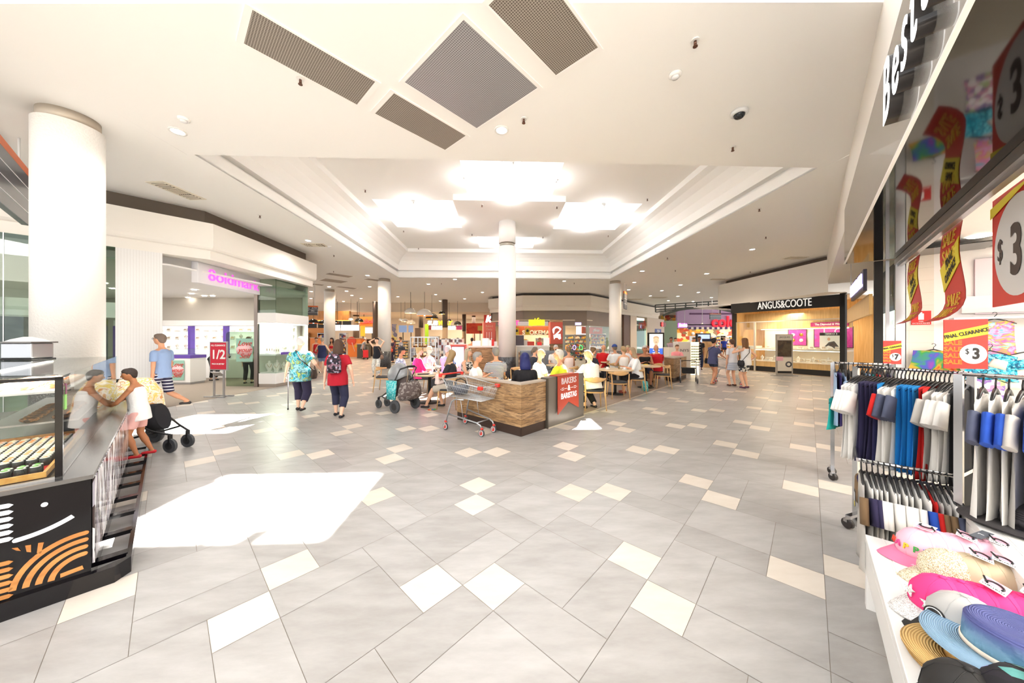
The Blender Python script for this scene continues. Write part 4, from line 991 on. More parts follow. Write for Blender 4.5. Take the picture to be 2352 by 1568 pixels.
def straw(name, c1, c2, sc=60):
    if name in MATS: return MATS[name]
    m = bpy.data.materials.new(name); m.use_nodes = True; n = N(m); n.b.inputs['Roughness'].default_value = .7
    tc = n.a('ShaderNodeTexCoord'); w_ = n.a('ShaderNodeTexWave'); w_.wave_type = 'RINGS'; w_.rings_direction = 'Z'; w_.inputs['Scale'].default_value = sc; w_.inputs['Distortion'].default_value = 1.2
    n.c(tc.outputs['Object'], w_.inputs['Vector']); r = ramp(n, w_.outputs['Fac'], [(.2, c1), (.7, c2)]); n.c(r.outputs[0], n.b.inputs['Base Color'])
    bp = n.a('ShaderNodeBump'); bp.inputs['Distance'].default_value = .003; bp.inputs['Strength'].default_value = .8; n.c(w_.outputs['Fac'], bp.inputs['Height']); n.c(bp.outputs['Normal'], n.b.inputs['Normal'])
    MATS[name] = m; return m
SB1, SB2 = straw('straw_blue', '5f93ad', '83b0c8'), straw('straw_light_blue', '86aacb', 'a3c4dc')
n = N(SB1); rr_ = [x for x in SB1.node_tree.nodes if x.type == 'VALTORGB'][0]; tc = n.a('ShaderNodeTexCoord'); sp = n.a('ShaderNodeSeparateXYZ'); n.c(tc.outputs['Object'], sp.inputs[0])
mr = n.a('ShaderNodeMapRange'); mr.inputs[1].default_value = .03; mr.inputs[2].default_value = .09; n.c(sp.outputs[2], mr.inputs[0])
mx = n.a('ShaderNodeMix'); mx.data_type = 'RGBA'; mx.inputs[7].default_value = (*lin('50568f'), 1); n.c(mr.outputs[0], mx.inputs[0]); n.c(rr_.outputs[0], mx.inputs[6]); n.c(mx.outputs[2], n.b.inputs['Base Color'])
hat((1.725, 1.15, ZT+.008), [(.09, 0), (.085, .03), (.002, .032)], .195, straw('straw_tan', 'b98f50', 'e2bd7c', 40), straw('straw_tan', 'b98f50', 'e2bd7c', 40), 'lowest natural woven straw hat in the stack under the blue hat', 'stacked natural straw hats', wav=.006)
for k in (1, 2): hat((1.725-.005*k, 1.15+.004*k, ZT+.008+.013*k), [(.09, 0), (.085, .03), (.002, .032)], .195, straw('straw_tan', 'b98f50', 'e2bd7c', 40), straw('straw_tan', 'b98f50', 'e2bd7c', 40), 'natural woven straw hat stacked on the lowest one under the blue hat', 'stacked natural straw hats', wav=.006)
hat((1.82, 1.17, ZT+.05), [(.1, 0), (.098, .03)], .165, mat('lilac_straw', '8f95c8', .7), mat('lilac_straw', '8f95c8', .7), 'lilac hat brim peeking out beneath the blue boater')
hat((1.83, 1.165, ZT+.07), [(.102, 0), (.1, .05), (.097, .088), (.088, .1), (.07, .1), (.05, .094), (.002, .092)], .19, SB1, SB2, 'large blue woven boater hat with a cream cord band', band=mat('cord_cream', 'ead9c6', .7), zb=.004, hs=1.12)
c = cap_(Vector((1.59, .98, ZT+.05)), pi+.3, printed('leaf_print', ['1d1b20', '241f28', '2a2630', '5f9f9a', '8a86c0', '1d1b20'], 34, .85, 'cells', (1, .4, 1)), BLACKM, 'black cap with pale green leaf print in the bottom right corner', None)
tagcard(c, (-.01, .02, .13), (.1, 0, .4), INK, 'TILT')
cap_(hp(2225, 1640, ZT), pi+.25, BLACKM, BLACKM, 'plain black cap whose brim shows at the bottom edge of the photo', None)
BS = straw('straw_black', '2c2829', '4a4546', 70)
hat((2.93, 1.80, .612), [(.11, 0), (.105, .05), (.09, .09), (.06, .11), (.002, .115)], .25, BS, BS, 'wide black woven floppy hat on the higher display table', wav=.012)
hat((2.94, 1.79, .602), [(.11, 0), (.105, .04)], .245, BS, BS, 'second black floppy hat directly beneath the top one', wav=.012)
t = thing('hat_tag', 'grey swing tag with white mark lying by the black floppy hat', 'tag', (2.55, 1.74, .604), .3)
mb = MB(); mb.box(-.07, .07, -.02, .02, 0, .002); mb.build('card', mat('tag_grey', '5b6068', .5), t); text('7', .03, WT, 'tag_mark', t, (0, 0, .0025), rot=(0, 0, 0), ext=.0003)
# ================================================================== BLACK FRONTED JEWELLERY SHOP ON THE RIGHT
Q0, Q1 = Vector((11.9, 17.3, 0)), Vector((13.87, 13.36, 0)); qd = (Q1-Q0).normalized(); qn = Vector((-qd.y, qd.x, 0))   # qn points into the shop
if qn.x < 0: qn = -qn
QL = (Q1-Q0).length; qrz = ang(Q0, Q1)
def QP(a, b, z=0): p = Q0+qd*a+qn*b; return Vector((p.x, p.y, z))
def qbox(mb, a0, a1, b0, b1, z0, z1, mi=0): return mb.prism([(QP(a, b).x, QP(a, b).y) for a, b in ((a0, b0), (a1, b0), (a1, b1), (a0, b1))], z0, z1, mi)
W0, W1 = Vector((12.05, 18.75, 0)), Vector((12.05, 12.36, 0))
mb = MB(); sweep(mb, [(17, 22.5), (13.0, 19.6), W0, (12.05, 12.4)], [(-.35, 4.72), (0, 4.72), (0, 3.56), (-3, 3.56)], side=-1) if False else None
fr = [Vector((16.5, 21.5, 0)), Vector((12.4, 19.3, 0)), Vector((12.08, 18.7, 0)), Vector((12.45, 12.62, 0))]
mb = MB(); sweep(mb, fr, [(-.4, 4.78), (0, 4.78), (0, 3.5), (-.9, 3.5)], side=1); struct(mb.build('bulkhead_jewellery', CREAM))
mb = MB(); sweep(mb, fr, [(-.38, CZ), (-.38, 4.7)], side=1); struct(mb.build('trim_7', DARK))
mb = MB(); qbox(mb, -2.2, QL+.3, .0, 3.2, 3.5, 3.54); struct(mb.build('ceiling_jewellery', WPAINT))
t = thing('shop_sign', 'long black fascia with white capital serif letters over the right jewellery shop', 'sign', Q0, qrz); t['label'] = 'long black fascia with white capital lettering over the right jewellery shop'
mb = MB(); mb.box(-.02, QL+.02, -.1, .02, 3.02, 3.52); mb.build('fascia_board', BLACKM, t)
SILV2 = mat('letter_silver', 'e9e6e0', .4, emit=.35)
# the letters run left to right as seen from the mall; a font with contrast is imitated by narrow scaling
text('ANGUS&COOTE', .5, SILV2, 'lettering', t, (2.32, -.115, 3.28), ext=.012, sx=.57, bold=.002)
PLYM = wood('ply_panel', 'c9a064', 'e0bd82', 'z', 1, .45)
mb = MB(); qbox(mb, 0, .06, -.05, .3, 0, 3.02); qbox(mb, QL-.12, QL+.04, -.1, .1, 0, 3.6); struct(mb.build('post_jewellery', BLACKM))
mb = MB(); qbox(mb, -.1, QL+.3, 2.6, 2.7, 0, 3.5); struct(mb.build('wall_jewellery_back', PLYM))
mb = MB(); qbox(mb, -.05, .02, .05, 2.6, 0, 3.5); struct(mb.build('wall_jewellery_side', PLYM))
mb = MB(); qbox(mb, 0, QL+3.4, .1, 2.6, .001, .008); struct(mb.build('floor_jewellery', wood('pale_timber', 'b99b78', 'd8bf9c', 'x', .4, .4)))
for a in (1.2, 2.6, 3.9):
    t = thing('downlight', 'round downlight inside the right jewellery shop', 'ceiling light', QP(a, 1.3, 3.5), 0, 'right jewellery shop downlights')
    mb = MB(); mb.cyl((0, 0, -.012), (0, 0, 0), .1, n=16); mb.build('lens', DL, t); spot((0, 0, -.03), 60, (1, .87, .66), parent=t, size=2.2)
# window display unit: base, two lit decks, ply header
t = thing('window_display', 'long two level lit window display of the right jewellery shop', 'display cabinet', Q0, qrz)
Y0 = .25
CREAML = mat('deck_cream', 'f7ead8', .5)
mb = MB(); mb.box(.06, QL-.1, Y0+.02, Y0+1, 0, .26); mb.build('kick', BLACKM, t)
mb = MB(); mb.box(.06, QL-.1, Y0, Y0+1, .26, .52); mb.build('timber_base', PLYM, t)
mb = MB(); mb.box(.06, QL-.1, Y0-.02, Y0+1, .52, .56); mb.box(.95, QL-.1, Y0, Y0+1, 1.1, 1.17); mb.box(.05, .9, Y0, Y0+.8, 1.12, 1.28); mb.build('deck', CREAML, t)
mb = MB(); mb.box(.95, QL-.1, Y0+.96, Y0+1, .56, 2.15); mb.build('back_board', mat('back_cream', 'fff3e2', .6), t)
mb = MB(); mb.box(.06, QL-.1, Y0+.85, Y0+.9, 2.15, 3.0); mb.build('timber_header', PLYM, t)
mb = MB(); mb.box(.95, QL-.15, Y0+.03, Y0+.06, 1.085, 1.099); mb.box(.95, QL-.15, Y0+.6, Y0+.66, 2.12, 2.14); mb.build('strip_light', emat('strip_warm', 'fff0d4', 8), t)
mb = MB(); mb.box(.06, QL-.1, Y0-.03, Y0-.02, .56, 2.5); mb.build('glass', glass('clear_glass', 'fbfdfb', .8), t)
mb = MB(); mb.box(.06, QL-.1, Y0-.04, Y0, 2.5, 2.54); mb.box(.06, .1, Y0-.04, Y0, .2, 2.5); mb.box(.93, 1.0, Y0-.06, Y0+.02, .0, 2.5); mb.build('frame', mat('frame_champagne', 'cfc6b6', .35, .4), t)
qa = (QP(QL/2, .8)).to_tuple()
area((qa[0], qa[1], 2.9), 60, 3.4, .5, (1, .86, .66), rz=0)
for k in range(26):
    a = 1.15+k*.124; 
    if a > QL-.25: break
    put_stand((1, 0, 2, 0)[k % 4], QP(a, Y0+.3+.12*(k % 3), .56), qrz, 'small jewellery stand on the lower lit deck of the right window', 'stands on the lower deck of the right window', 1.15)
for k in range(15):
    a = 1.2+k*.215
    if a > QL-.25: break
    put_stand((2, 0)[k % 2], QP(a, Y0+.3, 1.17), qrz, 'small jewellery stand on the upper lit deck of the right window', 'stands on the upper deck of the right window', 1.0)
MAG = printed('magenta_poster', ['c23aa6', 'e05ab8', 'd845a8', 'b06bd6'], 2.5, .4)
def wposter(a, z, w_, h, label, b=.93, m=None):
    p = thing('window_poster', label, 'poster', QP(a, Y0+b), qrz)
    mb = MB(); mb.box(-w_/2, w_/2, -.02, 0, z-h/2, z+h/2); mb.build('frame', mat('frame_brown', '5e4a3c', .4), p)
    mb = MB(); mb.box(-w_/2+.03, w_/2-.03, -.024, -.021, z-h/2+.03, z+h/2-.03); mb.build('sheet', m or MAG, p); return p
p = wposter(2.35, 1.72, .75, .8, 'magenta framed poster with four watches, left of the large pink one')
for i, (x, z) in enumerate(((-.16, 1.85), (.16, 1.85), (-.16, 1.58), (.16, 1.58))):
    mb = MB(); mb.lathe([(.001, 0), (.085, 0), (.085, .006), (.001, .006)], c=(x, -.026, z), rot=Matrix.Rotation(pi/2, 3, 'X'), n=6); mb.build('printed_watch', (WT, GOLD)[i in (1, 2)], p)
p = wposter(3.65, 1.72, 1.35, .95, 'large magenta framed poster with white letters L O at the right of the window')
text('L  O', .36, WT, 'lettering', p, (0, -.027, 1.98), ext=.001)
p = thing('brand_card', 'white card with a black band and a man leaning, in front of the magenta poster', 'sign', QP(3.72, Y0+.6), qrz)
mb = MB(); mb.box(-.42, .42, 0, .02, 1.17, 1.8); mb.build('sheet', WT, p); mb = MB(); mb.box(-.42, .42, -.002, .018, 1.8, 1.94); mb.build('black_band', BLACKM, p)
text('SEIKO 5', .11, WT, 'lettering', p, (0, -.006, 1.87), ext=.001, bold=.002)
mb = MB(); mb.prism([(-.32, 1.2), (-.1, 1.5), (.08, 1.55), (.3, 1.2), (.12, 1.18), (.0, 1.3), (-.12, 1.35)], .001, .003, O=(0, 0, 0), X=(1, 0, 0), Y=(0, 0, 1)); mb.build('printed_man', mat('print_grey', '4d4a4d', .6), p)
mb = MB(); mb.ell((-.1, -.004, 1.64), (.05, .003, .07)); mb.build('printed_head', mat('skin_print', 'eab79b', .6), p)
p = thing('header_sign', 'dark pink header strip with white serif words above the magenta poster', 'sign', QP(3.6, Y0+.8), qrz); p['label'] = 'dark pink header strip with white words above the magenta poster'
mb = MB(); mb.box(-.7, .6, 0, .03, 2.22, 2.42); mb.build('strip', mat('maroon_pink', 'a52263', .5), p); text('The Diamond & Watch', .13, WT, 'lettering', p, (-.05, -.004, 2.32), ext=.001, bold=.002, sx=.8)
# free standing poster totem
p = thing('poster_totem', 'grey framed poster totem with a watch picture standing before the right jewellery shop', 'sign', G(1801, 863), radians(-8))
mb = MB(); mb.box(-.34, .34, -.03, .03, .07, 1.86); mb.build('frame', mat('totem_grey', 'b3ada4', .4, .4), p, bevel=.008)
mb = MB(); mb.box(-.3, .3, -.034, -.031, 1.6, 1.83); mb.build('top_card', mat('cream_card', 'e6ddcf', .6), p)
mb = MB(); mb.box(-.28, .28, -.034, -.031, .86, 1.58); mb.build('dark_poster', printed('totem_dark', ['3a3230', '4c3b30', '5a5040', '40302c'], 3, .35), p)
mb = MB(); mb.box(-.28, .28, -.034, -.031, .22, .82); mb.build('light_poster', mat('cream_card', 'e6ddcf', .6), p)
mb = MB(); mb.box(-.28, .28, -.0345, -.0312, .12, .22); mb.build('black_band', BLACKM, p)
mb = MB(); mb.lathe([(.07, 0), (.13, 0), (.13, .004), (.07, .004)], c=(.16, -.036, .52), rot=Matrix.Rotation(pi/2, 3, 'X'), n=24, caps=False); mb.build('printed_watch', mat('print_grey', '4d4a4d', .6), p)
mb = MB(); mb.box(-.33, -.08, -.06, -.035, .68, .86); mb.build('leaflet_holder', mat('cap_pale_pink', 'f3bccd', .85), p)
text('JACQUES', .1, mat('print_grey', '4d4a4d', .6), 'lettering', p, (0, -.037, 1.72), ext=.001)
mb = MB(); mb.box(-.48, .48, -.13, -.09, 0, .03); mb.box(-.48, .48, .09, .13, 0, .03); mb.box(-.42, -.38, -.1, .1, .01, .04); mb.box(.38, .42, -.1, .1, .01, .04); mb.box(-.3, .3, -.05, .05, .03, .07); mb.build('base', STEEL, p)
p = thing('security_camera', 'small black bullet camera under the fascia of the right jewellery shop', 'camera', QP(2.6, .3, 3.5), qrz)
mb = MB(); mb.cyl((0, 0, -.1), (0, 0, 0), .02); mb.build('stem', BLACKM, p); mb = MB(); mb.cyl((-.1, 0, -.14), (.12, 0, -.12), .045); mb.build('barrel', BLACKM, p)

# ------------------------------------------------------------------ small shop between the jewellery shop and the clothing store
t = thing('shop_sign', 'slim glowing violet white shop sign seen edge on, left of the clothing store', 'sign', L(12.4, -.95, 3.02))
mb = MB(); mb.prism(LP([(-1.45, -.03), (1.45, -.03), (1.45, .03), (-1.45, .03)]), -.25, .25); mb.build('case', mat('case_violet', '3a3648', .4), t)
mb = MB(); mb.prism(LP([(1.38, .03), (1.45, .03), (1.45, .04), (1.38, .04)]), .25, .92); mb.build('hanger_bar', STEEL, t)
text('MICHAEL HILL', .44, emat('violet_glow', 'cfc4ff', 1.8), 'lettering', t, L(0, .045, 0), R=RT, ext=.012, sx=1.0, bold=.008)
mb = MB(); lbox(mb, 10.2, 18.3, -1.95, -1.85, 2.55, 3.9); struct(mb.build('wall_small_shop_header', BLACKM))
t = thing('timber_panel', 'slanting pale timber panel under the violet sign', 'panel', (0, 0, 0))
mb = MB(); lbox(mb, 11.5, 17.5, -1.12, -1.06, 2.25, 2.74); mb.build('panel', PLYM, t); struct(t)
struct(pane('window_3', LP([(9, -1.9)])[0], LP([(17.9, -1.9)])[0], 0, 2.55, glass('clear_glass', 'fbfdfb', .8)))
mb = MB(); lbox(mb, 9, 18, -4.6, -4.5, 0, 3.9); struct(mb.build('wall_small_shop_back', mat('warm_back', 'f1dfc2', .6)))
mb = MB(); lbox(mb, 9, 18, -4.5, -1.9, 2.9, 2.95); struct(mb.build('ceiling_small_shop', WPAINT))
t = thing('window_display', 'lit display shelves of the small shop left of the clothing store', 'display cabinet', L(13, -3.2), RU)
mb = MB(); mb.box(-3.8, 4.6, -.3, .3, 0, .9); mb.build('base', PLYM, t); mb = MB(); mb.box(-3.8, 4.6, -.3, .3, .9, .94); mb.box(-3.8, 4.6, -.3, .3, 1.35, 1.38); mb.build('deck', CREAML, t)
area(L(12.5, -3, 2.8), 130, 4, 1.2, (1, .88, .7))

# ================================================================== FAR RIGHT: TRUSS, SUPERMARKET
PUR = mat('purple_wall', 'a88fae', .8)
def PX(px, d): return (px-CX)/F*d
YC = 37.0
mb = MB(); mb.box(PX(1555, YC), 34, YC, YC+.3, 2.85, 5.0); struct(mb.build('wall_supermarket', PUR))
mb = MB(); mb.box(PX(1584, YC), 34, YC-.04, YC, 4.42, 4.6); struct(mb.build('trim_8', mat('purple_dark', '5b3a5a', .8)))
t = thing('shop_sign', 'big glowing red lowercase supermarket letters on the purple wall', 'sign', (PX(1633, YC), YC-.12, 0))
text('coles', 1.75, emat('coles_red', 'f0142c', .8), 'lettering', t, (0, 0, 3.55), ext=.06, bold=.03, sx=.98, align='LEFT')
mb = MB(); mb.box(PX(1555, YC), 34, 46, 46.2, 0, 5); struct(mb.build('wall_supermarket_back', printed('goods_far', ['c24a2c', 'e2a23a', 'e8d8b8', 'a83a22', 'd8c49c', '7f6a52', 'f0c24a', 'c05a3a'], 1.6, .7, 'cells', (1, 1, 1.6))))
mb = MB(); mb.box(PX(1550, YC), 34, YC, 46, 3.2, 3.3); struct(mb.build('ceiling_supermarket', mat('warm_white', 'f4e6cc', .8)))
area((26, 41, 3.1), 450, 10, 6, (1, .85, .6))
t = thing('checker_frieze', 'checkered frieze of purple and cream squares under the supermarket sign', 'frieze', (PX(1600, YC), YC-.1, 2.72))
mb = MB(); mb.box(-1, 10, 0, .08, 0, .26); mb.build('board', mat('cream_card', 'e6ddcf', .6), t)
mb = MB(); [mb.box(-1+i*.6, -.7+i*.6, -.01, 0, .0, .26) for i in range(18)]; mb.build('dark_squares', mat('frieze_dark', '4c3a6a', .7), t)
GOODS = printed('shelf_goods', ['c24a2c', 'e2a23a', 'e8d8b8', '7a3a62', '3f7a4a', 'd8c49c', '35548a', 'f0c24a'], 7, .6, 'cells', (1, 1, 1))
def shelf_unit(x, y, w_, h, rz, label, goods=None, n=4, dpt=.4, cat='shelving', frame=None, group=None):
    t = thing('shelf_unit', label, cat, (x, y, 0), rz, group)
    mb = MB(); mb.box(-w_/2, w_/2, 0, .03, 0, h); mb.box(-w_/2, -w_/2+.03, -dpt, 0, 0, h); mb.box(w_/2-.03, w_/2, -dpt, 0, 0, h)
    for i in range(n+1): z = .08+(h-.12)*i/n; mb.box(-w_/2, w_/2, -dpt, 0, z-.03, z)
    mb.build('frame', frame or STEEL, t)
    for i in range(n):
        z = .08+(h-.12)*i/n; hh = (h-.12)/n*.72; mb = MB(); x_ = -w_/2+.05
        while x_ < w_/2-.1:
            ww = random.uniform(.08, .2); mb.box(x_, min(x_+ww, w_/2-.04), -dpt+.04, -.05, z, z+hh*random.uniform(.6, 1)); x_ += ww+.01
        mb.build('stocked_goods', goods or GOODS, t)['kind'] = 'stuff'
    return t
for i, (px, lb) in enumerate(((1606, 'left'), (1640, 'middle'), (1672, 'right'))):
    shelf_unit(PX(px, 40), 40, 2.4, 2.0, 0, 'stocked shelf unit at the %s of the supermarket entrance' % lb, n=5)
t = thing('promo_board', 'orange promotional board with two white discs in the supermarket entrance', 'sign', (PX(1601, 38.5), 38.5, 2.25)); mb = MB(); mb.cyl((-.9, 0, .2), (-.9, 0, .96), .02); mb.build('hanging_rod', STEEL, t); mb = MB(); mb.cyl((.9, 0, .2), (.9, 0, .96), .02); mb.build('hanging_rod', STEEL, t)
mb = MB(); mb.box(-1.1, 1.1, 0, .03, -.28, .28); mb.build('board', mat('promo_orange', 'f0a53a', .5), t)
for x in (-.5, .55): mb = MB(); mb.lathe([(.001, 0), (.2, 0), (.2, .02), (.001, .02)], c=(x, -.02, 0), rot=Matrix.Rotation(pi/2, 3, 'X'), n=20); mb.build('disc', WT, t)
# arched steel truss
t = thing('steel_truss', 'dark green grey steel truss with an arched lower chord in front of the supermarket', 'truss', (0, 27.5, 0)); t['kind'] = 'structure'
TG = mat('truss_paint', '4a4f4a', .5); d = 27.5
def tp(px, py): p = P(px, py, d); return Vector((p.x, 0, p.z))
mb = MB()
for a, b in (((1505, 700.5), (1655, 691)), ((1505, 705), (1652, 697.5)), ((1507, 716.5), (1600, 706)), ((1507, 711.5), (1585, 706.5)), ((1505, 700.5), (1506, 717)), ((1576, 706), (1652, 705)), ((1600, 706), (1655, 704))): mb.bar(tp(*a), tp(*b), .07, .09)
mb.build('top_chord', TG, t)
for x, y0, y1 in ((1528, 699, 716), (1551, 698, 712), (1575, 696, 708), (1600, 695, 706), (1627, 693, 704), (1654, 704, 720)):
    mb = MB(); mb.bar(tp(x, y0), tp(x, y1), .07, .07); mb.build('upright', TG, t)
mb = MB(); pts = [tp(x, y) for x, y in ((1523, 724.5), (1540, 717), (1560, 711.5), (1580, 708.5), (1605, 707), (1630, 707), (1655, 709.5), (1682, 716), (1705, 724))]
for a, b in zip(pts[:-1], pts[1:]): mb.bar(a, b, .12, .17)
mb.build('arched_chord', TG, t)
hanging_sign(P(1643, 720, 26), radians(8), 1.0, .46, 'small purple tinted hanging sign with a red band before the supermarket', 2, CZ)
t = thing('globe_camera', 'white globe camera on a long stem hanging before the purple wall', 'camera', P(1613, 743, 25.5))
mb = MB(); mb.ell((0, 0, 0), .07); mb.build('globe', WT, t); mb = MB(); mb.cyl((0, 0, .05), (0, 0, 5.0-2.848), .014, n=6); mb.build('stem', WT, t)

# ================================================================== CENTRE BACK SHOPS
S0, S1, S2, S3 = Vector((-1.9, 25.6, 0)), Vector((.75, 23.3, 0)), Vector((5.75, 23.3, 0)), Vector((15.4, 33.4, 0))
mb = MB(); sweep(mb, [(-1.9, 34, 0), S0, S1, S2, S3], [(-.3, 4.8), (0, 4.8), (0, 4.12), (-.08, 4.0), (-.12, 3.98), (-.12, 3.72), (-.9, 3.72)], side=1); struct(mb.build('bulkhead_centre', mat('bulkhead_cream', 'e2dacd', .85)))
mb = MB(); sweep(mb, [(-1.9, 34, 0), S0, S1, S2, S3], [(-.33, CZ), (-.33, 4.75)], side=1); struct(mb.build('trim_9', mat('gap_dark', '4a423c', .8)))
CLAD = mat('cladding_brown', '86786c', .6, var=.06, vscale=2)
mb = MB(); sweep(mb, [(-1.6, 34, 0), S0+Vector((.3, .2, 0)), S1+Vector((.1, .45, 0)), S2+Vector((-.2, .45, 0)), Vector((9.6, 27.8, 0))], [(0, 3.72), (0, 2.62)], side=1); struct(mb.build('wall_centre_header', CLAD))
mb = MB(); mb.box(-1.7, 6.0, 30, 30.1, 0, 3.6); struct(mb.build('wall_gift_back', mat('warm_back', 'f1dfc2', .6)))
mb = MB(); mb.prism([(-1.7, 25.9), (.0, 23.7), (5.6, 23.76), (15, 33.9), (10, 36), (-1.7, 34)], 3.0, 3.05); struct(mb.build('ceiling_gift', mat('warm_white', 'f4e6cc', .8)))
area((3, 26.5, 2.95), 250, 5, 4, (1, .85, .66)); area((10.5, 31, 2.95), 260, 3, 3, (1, .85, .66))
ORG = mat('shop_orange', 'd9592b', .5)
for (a, b, nm) in (((.85, 23.85), (3.05, 23.85), 'window_4'), ((3.95, 23.85), (5.55, 23.85), 'window_5'), ((5.7, 23.95), (8.6, 27.0), 'window_6')):
    struct(pane(nm, a, b, 0, 2.62, glass('clear_glass', 'fbfdfb', .8)))
mb = MB(); mb.box(3.05, 3.3, 23.75, 23.95, 0, 2.62); mb.box(3.75, 3.95, 23.75, 23.95, 0, 2.62); wallseg(mb, (5.55, 23.85), (5.72, 23.95), 0, 2.62, .16); wallseg(mb, (8.6, 27.0), (9.6, 28), 0, 3.72, .2); struct(mb.build('post_centre', mat('post_sage', '9fa39c', .5)))
t = thing('shop_banner', 'long orange header with white capital letters inside the centre shop', 'sign', (1.9, 25.2, 0))
mb = MB(); mb.box(-1.9, 1.3, 0, .06, 1.95, 2.62); mb.build('board', mat('header_brown', 'b5582a', .5), t); text('SMOKEMART', .46, mat('cream_letter', 'f7e9cf', .5), 'lettering', t, (.25, -.02, 2.12), ext=.01, bold=.014)
t = thing('shop_banner', 'orange header with white script inside the right hand centre window', 'sign', (6.6, 26.2, 0), radians(45))
mb = MB(); mb.box(-1.6, 1.6, 0, .05, 2.05, 2.6); mb.build('board', ORG, t); text('giftmax', .34, WT, 'lettering', t, (.5, -.02, 2.35), ext=.01, shear=.3)
t = thing('light_sign', 'pink and yellow light box sign with the word gift above the centre shop', 'sign', (.95, 23.56, 0))
mb = MB(); mb.box(-1.1, 1.7, 0, .16, 2.62, 2.92); mb.build('white_box', mat('sign_white', 'f4f2f6', .5), t)
text('SMART', .44, emat('hot_pink_glow', 'ff3f8f', 1.2), 'pink_letters', t, (-1.2, -.03, 2.8), ext=.02, bold=.015, sx=1.12)
YG = emat('yellow_glow', 'f4e626', 1.1)
mb = MB(); mb.box(.28, 1.45, -.02, .0, 2.62, 3.05); mb.build('yellow_panel', YG, t)
text('gift', .72, mat('gift_shadow', 'd8cc20', .5, emit=.6), 'gift_letters', t, (.8, -.05, 2.9), ext=.02, bold=.01)
t = thing('shop_sign', 'tiny violet glowing sign hanging at the corner of the centre shop window', 'sign', (4.9, 23.7, 2.74))
mb = MB(); mb.box(-.22, .22, 0, .05, -.08, .1); mb.build('case', emat('violet_glow', 'cfc4ff', 2.2), t)
for i, (x, c) in enumerate(((4.2, 'ff7a2e'), (4.75, 'c08be8'), (5.25, '3ae05a'))):
    t = thing('neon_ring', 'glowing %s ring light in the centre shop window' % ('orange', 'lilac', 'green')[i], 'lamp', (x, 24.4, .98))
    mb = MB(); mb.tube([(.11*cos(a*pi/9), 0, .17*sin(a*pi/9)) for a in range(18)], .022, 6, closed=True); mb.build('tube', emat('ring_'+c, c, 3), t)
    mb = MB(); mb.box(-.1, .1, -.05, .05, -.98, -.9); mb.cyl((0, 0, -.9), (0, 0, -.17), .012, n=6); mb.build('stand', BLACKM, t)
for x, lb in ((4.5, 'left'), (5.6, 'middle')):
    shelf_unit(x, 26.3, 1.1, 2.0, 0, 'stocked shelf of books and gifts, %s one behind the centre windows' % lb, n=6)
shelf_unit(7.2, 28.0, 2.6, 2.1, radians(45), 'wide shelf of books and gifts behind the slanted centre window', n=7)
shelf_unit(3.45, 24.6, .5, 2.1, 0, 'narrow shelf of small goods in the centre shop doorway', n=5)
shelf_unit(2.4, 25.9, 1.0, 1.7, 0, 'shelf of frames and gifts beneath the orange header', n=4)
for i, (x, z) in enumerate(((.35, 2.2), (1.15, 2.2), (.95, 1.35), (5.9, 1.5), (7.3, 1.5))):
    y = 23.9 if i < 3 else 24.6+(x-5.9)*1.0
    t = thing('yellow_poster', 'yellow poster with a black mark, %s' % ('left one under the gift sign', 'right one under the gift sign', 'lower one under the gift sign', 'left one in the slanted window', 'right one in the slanted window')[i], 'poster', (x, y-.12, z))
    mb = MB(); mb.box(-.17, .17, 0, .01, -.26, .26); mb.build('sheet', mat('poster_yellow', 'd9b92c', .6), t); mb = MB(); mb.cyl((0, .01, .2), (0, .01, 3.02-z), .006); mb.build('hanging_cord', STEEL, t); mb = MB(); mb.ell((0, -.004, .04), (.1, .004, .1)); mb.build('printed_mark', INK, t)
# passage right of the centre shops
mb = MB(); wallseg(mb, (9.6, 27.7), (10.5, 28.7), 0, 3.72, .15); struct(mb.build('wall_fire_door', mat('brown_lobby', '5c463a', .6)))
mb = MB(); wallseg(mb, (10.5, 28.7), (11.4, 29.6), 0, 3.72, .25); struct(mb.build('wall_passage', mat('passage_beige', 'cdbfae', .7)))
struct(pane('window_7', (11.4, 29.6), (13.2, 31.5), 0, 3.4, glass('teal_glass', 'b9d8d0', 1)))
mb = MB(); wallseg(mb, (13.2, 31.6), (16.6, 35.2), 0, 3.72, .25); struct(mb.build('wall_passage_end', mat('passage_beige', 'cdbfae', .7)))
mb = MB(); mb.box(9, 19, 36.9, 37, 0, 3.7); struct(mb.build('wall_passage_back', mat('sage_wall', '93a58c', .7)))
t = thing('shop_sign', 'small glowing red sign with round logo beyond the screen totem', 'sign', P(1523, 745, 30), radians(45)); mb = MB(); mb.cyl((.3, 0, .1), (.3, 0, 1.99), .02); mb.build('hanging_rod', STEEL, t)
mb = MB(); mb.box(-.55, .55, -.06, .06, -.2, .2); mb.build('case', mat('sign_maroon', '5a1c20', .5), t); mb = MB(); mb.ell((-.4, -.08, 0), (.22, .04, .22)); mb.build('logo_disc', emat('red_glow', 'ff3a3a', 1.6), t)
t = thing('shop_sign', 'glowing pink violet script sign at the far passage', 'sign', P(1568, 747, 33), radians(20)); mb = MB(); mb.cyl((.3, .03, .1), (.3, .03, 1.99), .02); mb.build('hanging_rod', STEEL, t)
mb = MB(); mb.box(-.6, .6, 0, .06, -.22, .22); mb.build('case', mat('case_pinkviolet', 'c36ad0', .4, emit=.5), t); text('lovisa', .5, emat('pinkwhite_glow', 'ffe6ff', 2.5), 'lettering', t, (0, -.04, .02), ext=.01, shear=.3, bold=.01)
t = thing('game_poster', 'blue gaming poster above the screen totem', 'poster', P(1512, 766, 30.5), radians(45)); mb = MB(); mb.box(-.6, .6, .03, .1, -2.12, .3); mb.build('backing', BLACKM, t)
